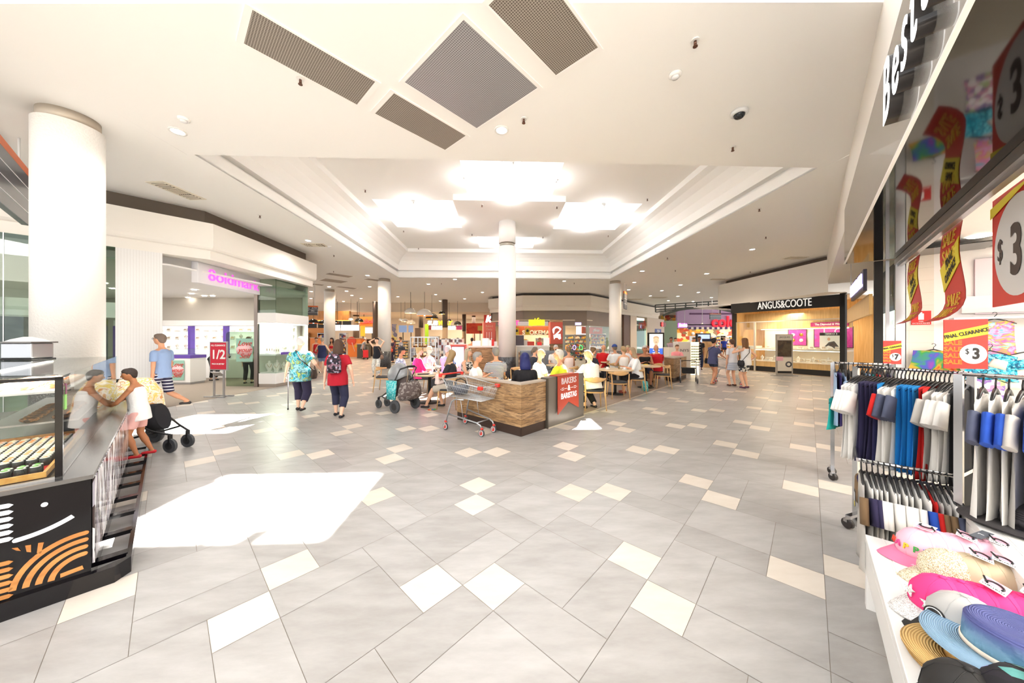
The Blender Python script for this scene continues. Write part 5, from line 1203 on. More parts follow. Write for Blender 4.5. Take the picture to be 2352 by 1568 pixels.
mb = MB(); mb.box(-.75, .75, 0, .03, -.45, .45); mb.build('sheet', mat('poster_navy', '27408a', .5), t); text('PS4', .4, WT, 'lettering', t, (0, -.01, .22), ext=.005); mb = MB(); mb.box(-.7, .7, -.01, -.002, -.42, .02); mb.build('picture', printed('game_art', ['7fb0d8', 'e8d06a', '35548a', 'b9d8ee'], 4, .5), t)
# digital screen totems
def totem(p, rz, w_, h, label, sm):
    t = thing('digital_totem', label, 'screen', p, rz)
    mb = MB(); mb.box(-w_/2, w_/2, -.09, .09, 0, h); mb.build('housing', BLACK, t, bevel=.01)
    mb = MB(); mb.box(-w_/2+.1, w_/2-.1, -.094, -.0905, .35, h-.1); mb.build('screen', sm, t); return t
t = totem(G(1506, 829), radians(-6), 1.15, 2.1, 'black digital screen totem showing a smiling child', emat('screen_pale', 'cfd4d8', .7))
mb = MB(); mb.box(-.47, .47, -.098, -.0945, .35, .95); mb.build('blue_caption', emat('screen_blue', '3a66d0', .8), t)
mb = MB(); mb.ell((0, -.097, 1.52), (.2, .004, .27)); mb.ell((0, -.096, 1.22), (.11, .003, .12)); mb.build('child_face', emat('screen_skin', 'e8b498', .8), t)
mb = MB(); mb.ell((0, -.0965, 1.7), (.2, .003, .14)); mb.build('child_hair', emat('screen_hair', 'b39878', .6), t)
mb = MB(); mb.ell((-.07, -.102, 1.55), (.025, .003, .015)); mb.ell((.07, -.102, 1.55), (.025, .003, .015)); mb.ell((0, -.102, 1.4), (.07, .003, .022)); mb.build('child_features', emat('screen_dark', '6a4038', .4), t)
mb = MB(); mb.ell((0, -.0955, 1.0), (.33, .003, .17)); mb.build('child_shirt', emat('screen_white', 'ffffff', .7), t)
for s, z in (('smile a', .82), ('wish to', .62)): text(s, .17, emat('screen_white', 'ffffff', .7), 'caption', t, (0, -.1, z), ext=.001, bold=.004)
t = totem(P(1615, 790, 24)+Vector((0, 0, -1.24)), radians(4), 1.1, 2.05, 'second black digital totem with a pale blue screen before the supermarket', emat('screen_lilac', 'a9bdf2', 1.0))
# ================================================================== FOOD COURT AT THE BACK LEFT
BEI = mat('beige_wall', 'd9cbb8', .85); SLAT = wood('timber_slats', 'a06a30', 'c98f4c', 'z', 1.5, .5)
mb = MB(); mb.box(-30, -1.9, 30, 30.1, 4.15, 5.0); mb.box(-30, -1.9, 30.1, 41, 4.15, 4.2); struct(mb.build('bulkhead_food_court', BEI))
mb = MB(); mb.box(-34, 1.5, 40.5, 40.7, 0, 4.2); struct(mb.build('wall_food_court', BEI))
mb = MB(); mb.box(-1.7, -1.6, 26, 41, 0, 3.75); struct(mb.build('wall_centre_side', mat('brown_lobby', '5c463a', .6)))
def slab(name, m, px0, px1, y0, y1, d, th=.08, parent=None, o=None):
    a, b = P(px0, y0, d), P(px1, y1, d); mb = MB(); oo = o if o is not None else Vector((0, 0, 0))
    mb.box(a.x-oo.x, b.x-oo.x, d-oo.y, d+th-oo.y, min(a.z, b.z)-oo.z, max(a.z, b.z)-oo.z); return mb.build(name, m, parent)
t = slab('wall_food_left', SLAT, 640, 802, 714, 736, 29.6, .3); struct(t)
t = slab('trim_10', emat('cove_glow', 'ffb347', 2.2), 716, 802, 735.2, 736.6, 29.5, .05); struct(t)
struct(slab('wall_food_left_low', mat('warm_counter_back', 'c98a4a', .6), 640, 760, 752, 830, 31.0, .2))
t = thing('menu_board', 'row of black menu boards under the lit timber wall', 'menu board', P(775, 744, 29.4)); o = t.location.copy()
for a, b in ((704, 727), (730, 760), (762, 784), (787, 806)): slab('board', BLACKM, a, b, 737, 753, 29.4, .06, t, o)
t = thing('menu_screen', 'row of white lit menu screens above the food counter', 'screen', P(800, 752, 28.9)); o = t.location.copy()
[MB().cyl((x, .03, .2), (x, .03, 4.99-o.z), .02).build('hanging_rod', BLACKM, t) for x in (-1.0, .8)]
for a, b in ((768, 781), (783, 790), (791, 797), (798.5, 808), (809, 824)): slab('screen', emat('menu_white', 'f4f6fb', 1.0), a, b, 746, 759, 28.9, .06, t, o)
for i, (a, b, z0, z1, d, c, lb) in enumerate(((712, 735, 775, 812, 28, 'd97a2c', 'orange food counter at the far left behind the red topped women'), (799, 829, 776, 812, 29, 'e07a26', 'orange food counter with a red and white swirl'),
        (820, 842, 789, 815, 27, '4a4238', 'dark brown bin counter beside the man in the white cap'), (842, 868, 778, 815, 30, '3a2f2a', 'dark food counter behind the white column'))):
    p0, p1 = P(a, z0, d), P(b, z1, d); w_ = p1.x-p0.x
    t = thing('food_counter', lb, 'counter', ((p0.x+p1.x)/2, d, 0))
    mb = MB(); mb.box(-w_/2, w_/2, 0, .8, 0, p0.z-.05); mb.build('body', mat('counter_'+c, c, .5), t); mb = MB(); mb.box(-w_/2-.05, w_/2+.05, -.05, .85, p0.z-.05, p0.z); mb.build('top', mat('counter_top', 'b9a890', .4), t)
    if i == 1:
        mb = MB(); mb.ell((-.25, -.01, 1.45), (.42, .01, .38)); mb.build('red_swirl', mat('swirl_red', 'd9482a', .5), t); mb = MB(); mb.bar((-.2, -.02, 1.3), (.05, -.02, .5), .02, .08); mb.build('white_swirl', WT, t)
        text('oo', .34, mat('lime_print', 'c9cf2c', .5), 'lettering', t, (.25, -.02, 1.0), ext=.004, bold=.01)
t = thing('shop_sign', 'glowing red script sign on the orange wall between two dark columns', 'sign', P(846, 736.5, 33)); o = t.location.copy()
slab('board', mat('kebab_board', 'b9702f', .6), 826, 860, 727, 749, 33.05, .1, t, o); [MB().cyl((x, .1, .3), (x, .1, 4.15-o.z), .03).build('hanging_rod', BLACKM, t) for x in (-.5, .5)]; text('kabobs', .62, emat('red_glow', 'ff3a3a', 1.6), 'lettering', t, (0, -.05, -.05), ext=.03, shear=.2, bold=.012)
t = thing('shop_sign', 'white and yellow capital letters sign over the long menu board', 'sign', P(1008, 742, 33.8)); o = t.location.copy()
slab('dark_header', BLACKM, 978, 1062, 747, 749.5, 33.9, .1, t, o)
text('SUB', .62, emat('white_glow', 'ffffff', 1.4), 'white_letters', t, (-.15, -.05, 0), ext=.03, bold=.03, shear=.2, align='RIGHT'); text('WAY', .62, emat('yellow_glow', 'fff52e', 1.5), 'yellow_letters', t, (-.1, -.05, 0), ext=.03, bold=.03, shear=.2, align='LEFT')
t = thing('menu_board', 'long white lit menu board beneath the white and yellow sign', 'menu board', P(1020, 752, 33.7)); o = t.location.copy()
slab('picture', mat('pic_maroon', '7a2a44', .5), 983, 990, 748, 757, 33.7, .05, t, o)
for a in (991, 1000, 1009, 1029, 1038): slab('panel', emat('menu_white', 'f4f6fb', 1.0), a, a+8, 748, 757, 33.7, .05, t, o)
slab('picture', mat('pic_pink', 'd85a9a', .5), 1048, 1061, 748, 757, 33.7, .05, t, o)
for a, b, y0, y1, d, m, nm, lb in ((976, 984, 744, 790, 33.6, mat('lime_panel', '9ccf2a', .5), 'lime_panel', 'bright lime green panel left of the long menu board'), (1071, 1108, 742, 766, 33.5, printed('red_poster_wall', ['d9341e', 'e8512a', 'c9281a', 'f07a4a'], .8, .5), 'red_wall_panel', 'red poster wall right of the brown columns'),
        (1097, 1108, 748, 759, 33.2, mat('snack_poster', 'f2d36b', .5), 'snack_poster', 'small cream snack poster on the red wall'), (916, 934, 747, 763, 30.5, emat('menu_blue', '7d93b8', .6), 'menu_screen', 'blue grey menu screen with a yellow dish, left one'), (938, 949, 747, 763, 30.5, emat('menu_blue', '7d93b8', .6), 'menu_screen', 'blue grey menu screen with a yellow dish, right one'),
        (953, 966, 753, 790, 24, mat('brown_poster', '7d6650', .5), 'standing_poster', 'tall brown standing poster with white print under the black lamps'), (900, 912, 744, 780, 26, printed('picture_wall', ['8a8494', 'c9b56a', '6f6a80', 'b9a890'], 3, .6, 'cells'), 'picture_wall', 'column of small framed pictures right of the white column'),
        (828, 838, 748, 772, 30, mat('yellow_strip', 'f0c92c', .5), 'yellow_banner', 'tall yellow banner with red and green fruit beside the menu screens'), (838, 870, 752, 765, 32.5, emat('menu_white2', 'f0eef2', .9), 'menu_screen', 'white food menu screens behind the white column')):
    a_, b_ = P(a, y0, d), P(b, y1, d); o = Vector(((a_.x+b_.x)/2, d, 0)); t = thing(nm, lb, nm.replace('_', ' ') if nm != 'menu_screen' else 'screen', o)
    slab('sheet', m, a, b, y0, y1, d, .06, t, o)
    mb = MB(); mb.box(-.03, .03, .06, .12, .001, b_.z+.1); mb.build('support', BLACKM, t)
# warm back wall goods and lights
for a, b, lb in ((690, 712, 'far left'), (735, 760, 'second'), (784, 800, 'third')):
    shelf_unit(PX((a+b)/2, 31), 31.0, abs(PX(b, 31)-PX(a, 31)), 2.2, 0, 'warm lit food shelf behind the orange counters, %s one' % lb, n=5)
shelf_unit(PX(925, 27), 27, 1.2, 1.5, 0, 'glass cake shelf behind the striped shirt person', printed('cakes', ['f0dca0', 'e8c070', 'fff2cc', 'c98a4a'], 9, .5, 'cells'), 6)
shelf_unit(PX(1000, 33), 33, 1.0, 1.9, 0, 'white drinks fridge under the long menu board', printed('drinks', ['f2f2f2', 'c9dfe8', 'a83232', '6fa0c0'], 9, .3, 'cells'), 3)
area((-14, 33, 4.0), 600, 14, 5, (1, .74, .45)); area((-4, 36, 4.0), 500, 8, 5, (1, .86, .7))
def dark_column(px, d, r, split, lb):
    t = thing('column', lb, 'column', (PX(px, d), d, 0))
    mb = MB(); mb.cyl((0, 0, 0), (0, 0, split), r, n=24); mb.build('lower_shaft', mat('tan_paint', 'b59c80', .8), t); mb = MB(); mb.cyl((0, 0, split), (0, 0, 4.99 if d < 30 else 4.14), r, n=24); mb.build('upper_shaft', mat('brown_paint', '5f5148', .7), t)
dark_column(1022, 27.5, .22, 2.6, 'slim column, dark brown above and tan below, nearest of the brown columns'); dark_column(967, 31, .22, 2.7, 'slim brown and tan column behind the large white pendant lamps')
dark_column(1066, 33, .2, 2.4, 'slim brown and tan column beside the red poster wall'); dark_column(1088, 35, .2, 2.4, 'slim brown and tan column in front of the red poster wall')
dark_column(862, 29, .22, 1.2, 'dark brown column right of the red script sign'); dark_column(818, 34, .3, 1.2, 'dark brown column left of the red script sign')
def pendant(px, py, wpx, d, out, inn, lb, grp=None):
    p = P(px, py, d); r = wpx/2/F*d; t = thing('pendant_lamp', lb, 'pendant lamp', p, 0, grp)
    prof = [(r, 0), (r*.97, r*.22), (r*.82, r*.52), (r*.55, r*.76), (r*.2, r*.88), (.03, r*.9)]
    mb = MB(); mb.lathe(prof+[(.025, r*.88), (r*.5, r*.73), (r*.78, r*.48), (r*.93, r*.2), (r*.96, 0)], n=28, caps=False); mb.build('shade', mat('shade_'+out, out, .25), t)
    mb = MB(); mb.lathe([(r*.955, -.005), (r*.9, r*.12), (.001, r*.13)], n=28, caps=False); mb.build('shade_inside', mat('inside_'+inn, inn, .6, emit=.5), t)
    mb = MB(); mb.cyl((0, 0, r*.88), (0, 0, (CZ if d < 30 else 4.14)-p.z), .012, n=6); mb.build('cable', BLACKM, t)
    mb = MB(); mb.ell((0, 0, .04), .06); mb.build('bulb', emat('bulb_glow', 'fff0cc', 6), t); return t
pendant(975, 725, 36, 22.9, 'e6e3e0', 'ff8a3a', 'largest pendant lamp, white dome with an orange inside')
pendant(943, 719, 27, 23, 'd8d4ce', 'ffe9c4', 'white dome pendant lamp up high left of the largest one')
pendant(992, 732, 29, 24.5, '3b352f', 'ffb326', 'black dome pendant lamp with a yellow inside behind the largest white one')
pendant(1015, 721, 15, 27, '2e2a28', 'ffe08a', 'small black dome pendant lamp just left of the nearest brown column')
pendant(1032, 737, 10, 29.5, '2e2a28', 'ffb070', 'tiny black dome pendant lamp right of the nearest brown column'); pendant(1051, 746, 19, 28.5, '2e2a28', 'd8b890', 'black dome pendant lamp over the grey food wall')
pendant(921, 735, 10, 29.6, 'ece8e4', 'ffd9a8', 'smallest and leftmost of the three low white dome pendant lamps'); pendant(930, 738.5, 16, 29, 'ece8e4', 'ffd9a8', 'middle one of the three low white dome pendant lamps'); pendant(944, 742.5, 19, 28, 'e6dccb', 'ffd9a8', 'lowest and rightmost of the three low white dome pendant lamps')
pendant(720, 742, 22, 26, '1d1b1a', 'e86a2a', 'black dome pendant lamp at the far left by the fascia'); pendant(744, 744, 22, 26.5, '1d1b1a', 'e8a23a', 'black dome pendant lamp left of the beige column'); pendant(772, 741, 12, 27, '1d1b1a', 'e86a2a', 'black dome pendant lamp right of the beige column')
pendant(806, 735, 12, 27, 'cfd3da', 'ffd9a8', 'pale grey dome pendant lamp near the red script sign'); pendant(825, 739.5, 20, 26.5, '1d1b1a', 'ffb326', 'black dome pendant lamp with a yellow inside beside the red script sign')
# K sign block seen left of the centre column
t = thing('shop_sign', 'red block sign with a white letter K beyond the cafe pillar', 'sign', (PX(1122, 29), 29, 0)); mb = MB(); mb.box(-.42, .42, 0, .2, 0, 3.8); mb.build('block', mat('kfc_red', 'c8301c', .5), t)
text('K', .95, emat('white_glow', 'ffffff', 1.4), 'letter', t, (0, -.03, 3.35), ext=.03, bold=.05, shear=.25)
# bakery racks and crate stands near the food court
def bakery_rack(p, rz, lb):
    t = thing('bakery_rack', lb, 'rack', p, rz); mb = MB()
    for x in (-.35, .35):
        for y in (-.25, .25): mb.box(x-.015, x+.015, y-.015, y+.015, .1, 1.72)
    for y in (-.25, .25): mb.box(-.35, .35, y-.015, y+.015, 1.7, 1.74)
    mb.build('frame', STEEL, t)
    for k in range(7):
        z = .3+k*.2; mb = MB(); mb.box(-.34, .34, -.24, .24, z, z+.012); mb.build('tray', STEEL, t)
        if k % 2: mb = MB(); [mb.ell((-.25+.1*i, -.1+.2*j, z+.04), (.045, .07, .035), n=8, k=5) for i in range(6) for j in range(2)]; mb.build('bread_rolls', mat('bread', 'a9713f', .8), t)
    for x in (-.33, .33): mb = MB(); mb.cyl((x-.015, 0, .05), (x+.015, 0, .05), .05, n=12); mb.build('castor', BLACKM, t)
bakery_rack(P(967, 777, 13.2)-Vector((0, 0, 1.67)), 0, 'tall steel bakery rack with trays, left one'); bakery_rack(P(984, 777, 13.0)-Vector((0, 0, 1.67)), 0, 'tall steel bakery rack with trays of rolls, right one beside the mosaic panel')
# ================================================================== CAFE KIOSK
C0 = G(1197, 1003.7)
def CF(a, b, z=0): return Vector((C0.x+a*UX+b*VX, C0.y+a*UY+b*VY, z))
def rustic(name, along):
    m = bpy.data.materials.new(name); m.use_nodes = True; n = N(m); n.b.inputs['Roughness'].default_value = .55
    tc = n.a('ShaderNodeTexCoord'); sp = n.a('ShaderNodeSeparateXYZ'); n.c(tc.outputs['Object'], sp.inputs[0])
    cb = n.a('ShaderNodeCombineXYZ'); n.c(sp.outputs[along], cb.inputs[0]); n.c(sp.outputs[2], cb.inputs[1])
    br = n.a('ShaderNodeTexBrick'); br.inputs['Scale'].default_value = 1; br.inputs['Brick Width'].default_value = .62; br.inputs['Row Height'].default_value = .098; br.inputs['Mortar Size'].default_value = .0012
    br.offset_frequency = 2; br.offset = .37
    br.inputs['Color1'].default_value = (*lin('d9bd98'), 1); br.inputs['Color2'].default_value = (*lin('b4946c'), 1); br.inputs['Mortar'].default_value = (*lin('7d654b'), 1); n.c(cb.outputs[0], br.inputs['Vector'])
    mp = n.a('ShaderNodeMapping'); mp.inputs['Scale'].default_value = (2.2, 26, 1); n.c(cb.outputs[0], mp.inputs['Vector'])
    nz = n.a('ShaderNodeTexNoise'); nz.inputs['Scale'].default_value = 1.6; nz.inputs['Detail'].default_value = 8; nz.inputs['Roughness'].default_value = .7; nz.inputs['Distortion'].default_value = .8; n.c(mp.outputs[0], nz.inputs['Vector'])
    r = ramp(n, nz.outputs['Fac'], [(.36, '453524'), (.45, '8f7252'), (.55, 'd8c3a6'), (.7, 'f0dfc6')])
    mx = n.a('ShaderNodeMix'); mx.data_type = 'RGBA'; mx.blend_type = 'MULTIPLY'; mx.inputs[0].default_value = .8; n.c(br.outputs['Color'], mx.inputs[6]); n.c(r.outputs[0], mx.inputs[7]); n.c(mx.outputs[2], n.b.inputs['Base Color'])
    return m
RUSX, RUSY = rustic('rustic_planks_x', 0), rustic('rustic_planks_y', 1)
BRZ = mat('bronze_panel', '7b746b', .35, .35); PLB = mat('plinth_brown', '3d2c24', .5)
def half_wall(lb, p, rz, ln, rus, th=.13, h=.91):
    t = thing('low_wall', lb, 'half wall', p, rz)
    mb = MB(); mb.prism([(0, 0), (ln, 0), (ln, th), (th, th)], .16, h-.03); mb.build('plank_cladding', rus, t)
    mb = MB(); mb.prism([(0, 0), (0, -.008), (ln, -.008), (ln, th+.008), (th, th)], h-.03, h); mb.build('top_cap', mat('cap_timber', 'b3a596', .5), t)
    mb = MB(); mb.prism([(.014, .012), (ln, .012), (ln, th-.012), (th, th-.012)], 0, .16); mb.build('plinth', PLB, t); return t
half_wall('right hand low rustic plank wall of the cafe, between the corner and the grey panel', CF(0, 0), RU, .69, RUSX)
t = half_wall('left hand low rustic plank wall of the cafe behind the red handled trolley', CF(0, 0), atan2(VY, VX), 1.76, RUSX); 
t.scale = (1, -1, 1)
t = thing('grey_panel', 'grey bronze low wall panel of the cafe carrying the red pennant sign', 'half wall', CF(.73, -.03), RU)
mb = MB(); mb.box(0, 1.27, 0, .17, 0, .94); mb.build('panel', BRZ, t, bevel=.004); mb = MB(); mb.box(-.03, .0, -.01, .16, 0, .93); mb.build('edge_post', mat('bronze_dark', '5d554b', .4, .4), t)
mb = MB(); mb.box(-.01, 1.28, -.02, .0, 0, .02); mb.build('floor_strip', mat('floor_strip', 'cfc3ae', .5), t)
# pennant sign
t = thing('pennant_sign', 'red swallow tailed board with white bakers and baristas lettering on the grey panel', 'sign', CF(.99, -.06), RU)
TER = mat('terracotta_board', 'b5452f', .5)
mb = MB(); mb.prism([(0, .955), (0, .22), (.36, .42), (.74, .245), (.74, .955)], -.006, .012, X=(1, 0, 0), Y=(0, 0, 1)); mb.build('board', TER, t)
mb = MB(); mb.box(0, .74, -.012, .2, .942, .957); mb.build('top_fold', TER, t)
text('BAKERS', .165, WT, 'outline_lettering', t, (.37, -.016, .835), sx=.95, outline=.0035); text('&', .15, WT, 'lettering', t, (.37, -.014, .69), ext=.003, bold=.004); text('BARISTAS', .15, WT, 'lettering', t, (.37, -.014, .545), ext=.003, bold=.004, sx=.88)
for s in (-1, 1):
    mb = MB(); mb.box(.37+s*.07 if s > 0 else .37-.16, .37+.16 if s > 0 else .37-.07, -.016, -.012, .684, .694)
    for k in range(3):
        for q in (-1, 1): mb.ell((.37+s*(.19+.028*k), -.014, .689+q*.017), (.014, .002, .009), n=8, k=5)
    mb.ell((.37+s*.285, -.014, .689), (.012, .002, .009), n=8, k=5); mb.build('wheat_motif', WT, t)
# cafe floor and back counter
mb = MB(); p = [CF(.1, .1), CF(10.6, .1), CF(10.6, 5.2), CF(.1, 5.2)]; mb.prism([(q.x, q.y) for q in p], .0005, .004); struct(mb.build('floor_cafe', wood('cafe_vinyl', '8d7c6c', 'a8988a', 'x', .8, .45)))
mb = MB(); p0, p1 = CF(2.0, .07), CF(10.6, .07); mb.bar(p0+Vector((0, 0, .003)), p1+Vector((0, 0, .003)), .02, .006); struct(mb.build('trim_11', mat('floor_strip', 'cfc3ae', .5)))
def counter(lb, x0, x1, y, d, h, front, top, name='cafe_counter'):
    t = thing(name, lb, 'counter', ((x0+x1)/2, y, 0)); w_ = (x1-x0)/2
    mb = MB(); mb.box(-w_, w_, 0, d, 0.08, h-.06); mb.build('front_panel', front, t); mb = MB(); mb.box(-w_-.02, w_+.02, -.04, d, h-.06, h); mb.build('top', top, t)
    mb = MB(); mb.box(-w_+.03, w_-.03, .03, d, 0, .08); mb.build('plinth', PLB, t); return t
WTOP = mat('bench_white', 'ece6df', .35)
counter('cafe counter with rustic plank front and white top, left of the middle column', PX(1068, 13.2), PX(1144, 13.2), 13.2, .7, 1.36, RUSX, WTOP)
counter('pale cafe counter right of the middle column behind the banquette', PX(1186, 13.2), PX(1262, 13.2), 13.2, .7, 1.38, mat('cream_front', 'e3dbcf', .5), WTOP)
t = thing('mosaic_panel', 'screen panel of white, grey, pink and brown mosaic tiles', 'panel', (PX(1018, 14.2), 14.2, 0))
MOS = bpy.data.materials.new('mosaic'); MOS.use_nodes = True; n = N(MOS); n.b.inputs['Roughness'].default_value = .4
v = mapping(n, (12, 1, 8)); wn = n.a('ShaderNodeTexWhiteNoise'); fl = n.a('ShaderNodeVectorMath'); fl.operation = 'FLOOR'; n.c(v, fl.inputs[0]); n.c(fl.outputs[0], wn.inputs['Vector'])
r = ramp(n, wn.outputs['Value'], [(0, 'efe9e2'), (.34, 'c9cfd8'), (.5, 'e8ddcc'), (.64, 'dcb8a4'), (.74, '7a3630'), (.86, '5a4a44')], 'CONSTANT'); n.c(r.outputs[0], n.b.inputs['Base Color'])
mb = MB(); mb.box(-.5, .92, 0, .08, .3, 1.66); mb.build('tiles', MOS, t); mb = MB(); mb.box(-.5, .92, -.01, .09, 0, .3); mb.build('base', PLB, t)
for px, lb, wpx, yb in ((1277, 'red illuminated cafe emblem sign on a plank clad pillar right of the middle column', 31, 13.6), (1124, 'red cafe pillar sign with utensils on hooks left of the middle column', 29, 13.9)):
    t = thing('pillar_sign', lb, 'sign', (PX(px, yb), yb, 0)); w_ = wpx/2/F*yb
    mb = MB(); mb.box(-w_*.85, w_*1.0, 0, .35, 0, 2.46 if px > 1200 else 2.0); mb.build('plank_pillar', RUSX if px > 1200 else TER, t)
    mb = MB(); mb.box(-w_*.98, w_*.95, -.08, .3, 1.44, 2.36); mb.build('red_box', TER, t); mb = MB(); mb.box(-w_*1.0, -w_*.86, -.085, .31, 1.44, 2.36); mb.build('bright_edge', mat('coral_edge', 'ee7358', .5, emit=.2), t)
    if px > 1200:
        pts = lambda r0, r1, a0, a1, cx, cz: [(cx+r0*cos(radians(a)), cz+r0*sin(radians(a))) for a in range(a0, a1+1, 10)]+[(cx+r1*cos(radians(a)), cz+r1*sin(radians(a))) for a in range(a1, a0-1, -10)]
        mb = MB(); mb.prism(pts(.2, .12, 20, 160, .03, 1.98), 0, .01, O=(0, -.085, 0), X=(1, 0, 0), Y=(0, 0, 1)); mb.prism([(-.17, 2.05), (-.07, 2.02), (-.1, 1.86), (-.14, 1.9)], 0, .01, O=(0, -.085, 0), X=(1, 0, 0), Y=(0, 0, 1))
        mb.prism([(.2, 2.02), (.12, 2.0), (-.05, 1.84), (.0, 1.78)], 0, .01, O=(0, -.085, 0), X=(1, 0, 0), Y=(0, 0, 1)); mb.prism([(-.12, 1.82), (.18, 1.86), (.2, 1.66), (.12, 1.62), (.06, 1.7), (-.04, 1.7), (-.1, 1.62)], 0, .01, O=(0, -.085, 0), X=(1, 0, 0), Y=(0, 0, 1)); mb.build('white_emblem', emat('emblem_white', 'ffffff', .7), t)
        text('MUFFIN', .075, TER, 'lettering', t, (.02, -.1, 2.11), ext=.002); text('BREAK', .08, TER, 'lettering', t, (.03, -.1, 1.77), ext=.002)
    else:
        text('Baked', .13, mat('tan_letter', 'b88a6a', .5), 'lettering', t, (0, -.09, 2.2), ext=.003); text('Daily', .13, mat('tan_letter', 'b88a6a', .5), 'lettering', t, (0, -.09, 2.06), ext=.003)
        for k, x in enumerate((-.1, 0, .1)): mb = MB(); mb.cyl((x, -.1, 1.95), (x, -.1, 1.58), .008, n=6); mb.ell((x, -.1, 1.6+.02*k), (.03, .008, .05)); mb.build('utensil', WTOP, t)
t = thing('menu_stand', 'red framed menu poster stand with pastel poster', 'sign', (PX(1053, 10.9), 10.9, 0), radians(-4))
mb = MB(); mb.box(-.28, .28, 0, .3, .35, 1.47); mb.build('case', TER, t); mb = MB(); mb.box(-.25, .22, -.012, 0, .4, 1.42); mb.build('dark_frame', mat('frame_oxblood', '7a1e1c', .4), t); mb = MB(); mb.box(-.22, .19, -.018, -.012, .44, 1.38); mb.build('poster', printed('pastel_poster', ['bfe0d4', 'f4c4c8', 'f4c4c8'], .9, .4), t)
text('Stuff', .17, mat('cream_letter', 'f7e9cf', .5), 'lettering', t, (-.01, -.022, 1.12), ext=.002, bold=.003); text('tasty', .15, mat('cream_letter', 'f7e9cf', .5), 'lettering', t, (-.01, -.022, .95), ext=.002, shear=.3)
for s in (-1, 1): mb = MB(); mb.box(s*.22-.02, s*.22+.02, .1, .2, 0, .35); mb.build('leg', TER, t)
# things on the counters
def boxy(name, lb, cat, p, sz, m, rz=0, grp=None):
    o = MB().box(-sz[0]/2, sz[0]/2, -sz[1]/2, sz[1]/2, 0, sz[2]).build(name, m, loc=p, rz=rz, bevel=.004); tag(o, lb, cat, grp); return o
for px, w_, h, lb in ((1089, .12, .2, 'white menu card in a dark frame on the plank counter'), (1098, .22, .22, 'white pastry box on the plank counter, left one'), (1115, .26, .32, 'tall white till box on the plank counter'), (1128, .2, .24, 'white box with faint pink print on the plank counter'), (1138, .14, .18, 'small white box next to the middle column')):
    boxy('counter_box', lb, 'box', (PX(px, 13.5), 13.5, 1.361), (w_, .2, h), WT)
boxy('drink_sign', 'small red drink sign standing on the plank counter', 'sign', (PX(1132, 13.3), 13.3, 1.361), (.1, .04, .27), mat('sign_red', 'd8231f', .5))
boxy('coffee_machine', 'dark chrome coffee machine behind the pale counter', 'coffee machine', (PX(1192, 13.62), 13.62, 1.381), (.4, .4, .42), mat('machine_dark', '3a3036', .3, .5))
boxy('till_screen', 'white till screen on the pale counter', 'till', (PX(1255, 13.5), 13.5, 1.381), (.25, .06, .32), WT); boxy('red_cash_box', 'red and yellow box on the pale counter', 'box', (PX(1239, 13.4), 13.4, 1.381), (.18, .14, .14), mat('sign_red', 'd8231f', .5))
boxy('snack_basket', 'red snack basket on the pale counter', 'basket', (PX(1219, 13.4), 13.4, 1.381), (.28, .2, .16), mat('basket_red', 'b8321e', .6)); boxy('upper_cabinet', 'cream upper cabinet standing on the pale counter by the column', 'cabinet', (PX(1206, 13.75), 13.75, 1.381), (.3, .2, .22), mat('cream_front', 'e3dbcf', .5))
# banquette
t = thing('banquette', 'long grey upholstered banquette bench in front of the pale counter', 'bench', (PX(1245, 11.9)+.13, 11.9, 0)); GF = mat('grey_fabric', '85888e', .9, bump=.2, bscale=300)
mb = MB(); mb.box(-.95, .95, 0, .5, .3, .46); mb.build('seat_cushion', GF, t, bevel=.03)
for i in range(2): mb = MB(); mb.box(-.93+.95*i, -.0+.95*i-.02, .42, .58, .46, 1.2); mb.build('back_cushion', GF, t, bevel=.03)
mb = MB(); mb.box(-.95, .95, .04, .55, 0, .3); mb.build('base', PLB, t); mb = MB(); mb.box(-1.0, -.95, 0, .6, 0, 1.15); mb.build('timber_end', RUSY, t)
# ------------------------------------------------------------------ chairs and tables
OAK = wood('oak', 'c99c63', 'ddb682', 'z', 1.2, .45); OAKX = wood('oak_x', 'c99c63', 'ddb682', 'x', 1.2, .45); SEAT = mat('seat_black', '2a2d33', .5)
def make_chair(lb, loc, rz):
    t = thing('dining_chair', lb, 'chair', loc, rz)
    mb = MB(); n = 20; ring = lambda z, k: [Vector((.235*k*cos(2*pi*i/n)*(1 if abs(cos(2*pi*i/n)) < .7 else 1), .225*k*sin(2*pi*i/n), z)) for i in range(n)]
    def sup(z, k): return [Vector((.235*k*math.copysign(abs(cos(a))**.6, cos(a)), .225*k*math.copysign(abs(sin(a))**.6, sin(a)), z)) for a in [2*pi*i/n for i in range(n)]]
    mb.loft([sup(.435, .96), sup(.445, 1), sup(.465, 1), sup(.478, .9)]); mb.build('seat', SEAT, t)
    mb = MB(); mb.loft([sup(.40, .93), sup(.434, .97)], sm=False); mb.build('seat_frame', OAKX, t)
    for sx in (-1, 1):
        for sy in (-1, 1):
            top = .43 if sy > 0 else .66; mb = MB(); a = Vector((sx*.22, sy*.19, top)); b = Vector((sx*.245, sy*.225 if sy > 0 else -.25, 0))
            m_ = Vector((sx*.225, sy*.2, .42)); 
            if sy < 0: a = Vector((sx*.245, -.185, .70))
            mb.tube([b, m_, a] if sy < 0 else [b, a], [.011, .02, .014] if sy < 0 else [.011, .019], 8); mb.build('leg', OAK, t)
    mb = MB(); K = 13; rings = []
    for i in range(K):
        a = pi+pi*.06+(pi*.88)*i/(K-1); x, y = .285*cos(a), .02+.25*sin(a)*1.0; hh = .022+.045*sin(pi*i/(K-1))**3; rings.append(mb.ring((x, y, .71), (-sin(a), cos(a), 0), .013, 8, hh, (0, 0, 1)))
    mb.loft(rings); mb.build('backrest', OAKX, t)
    return t
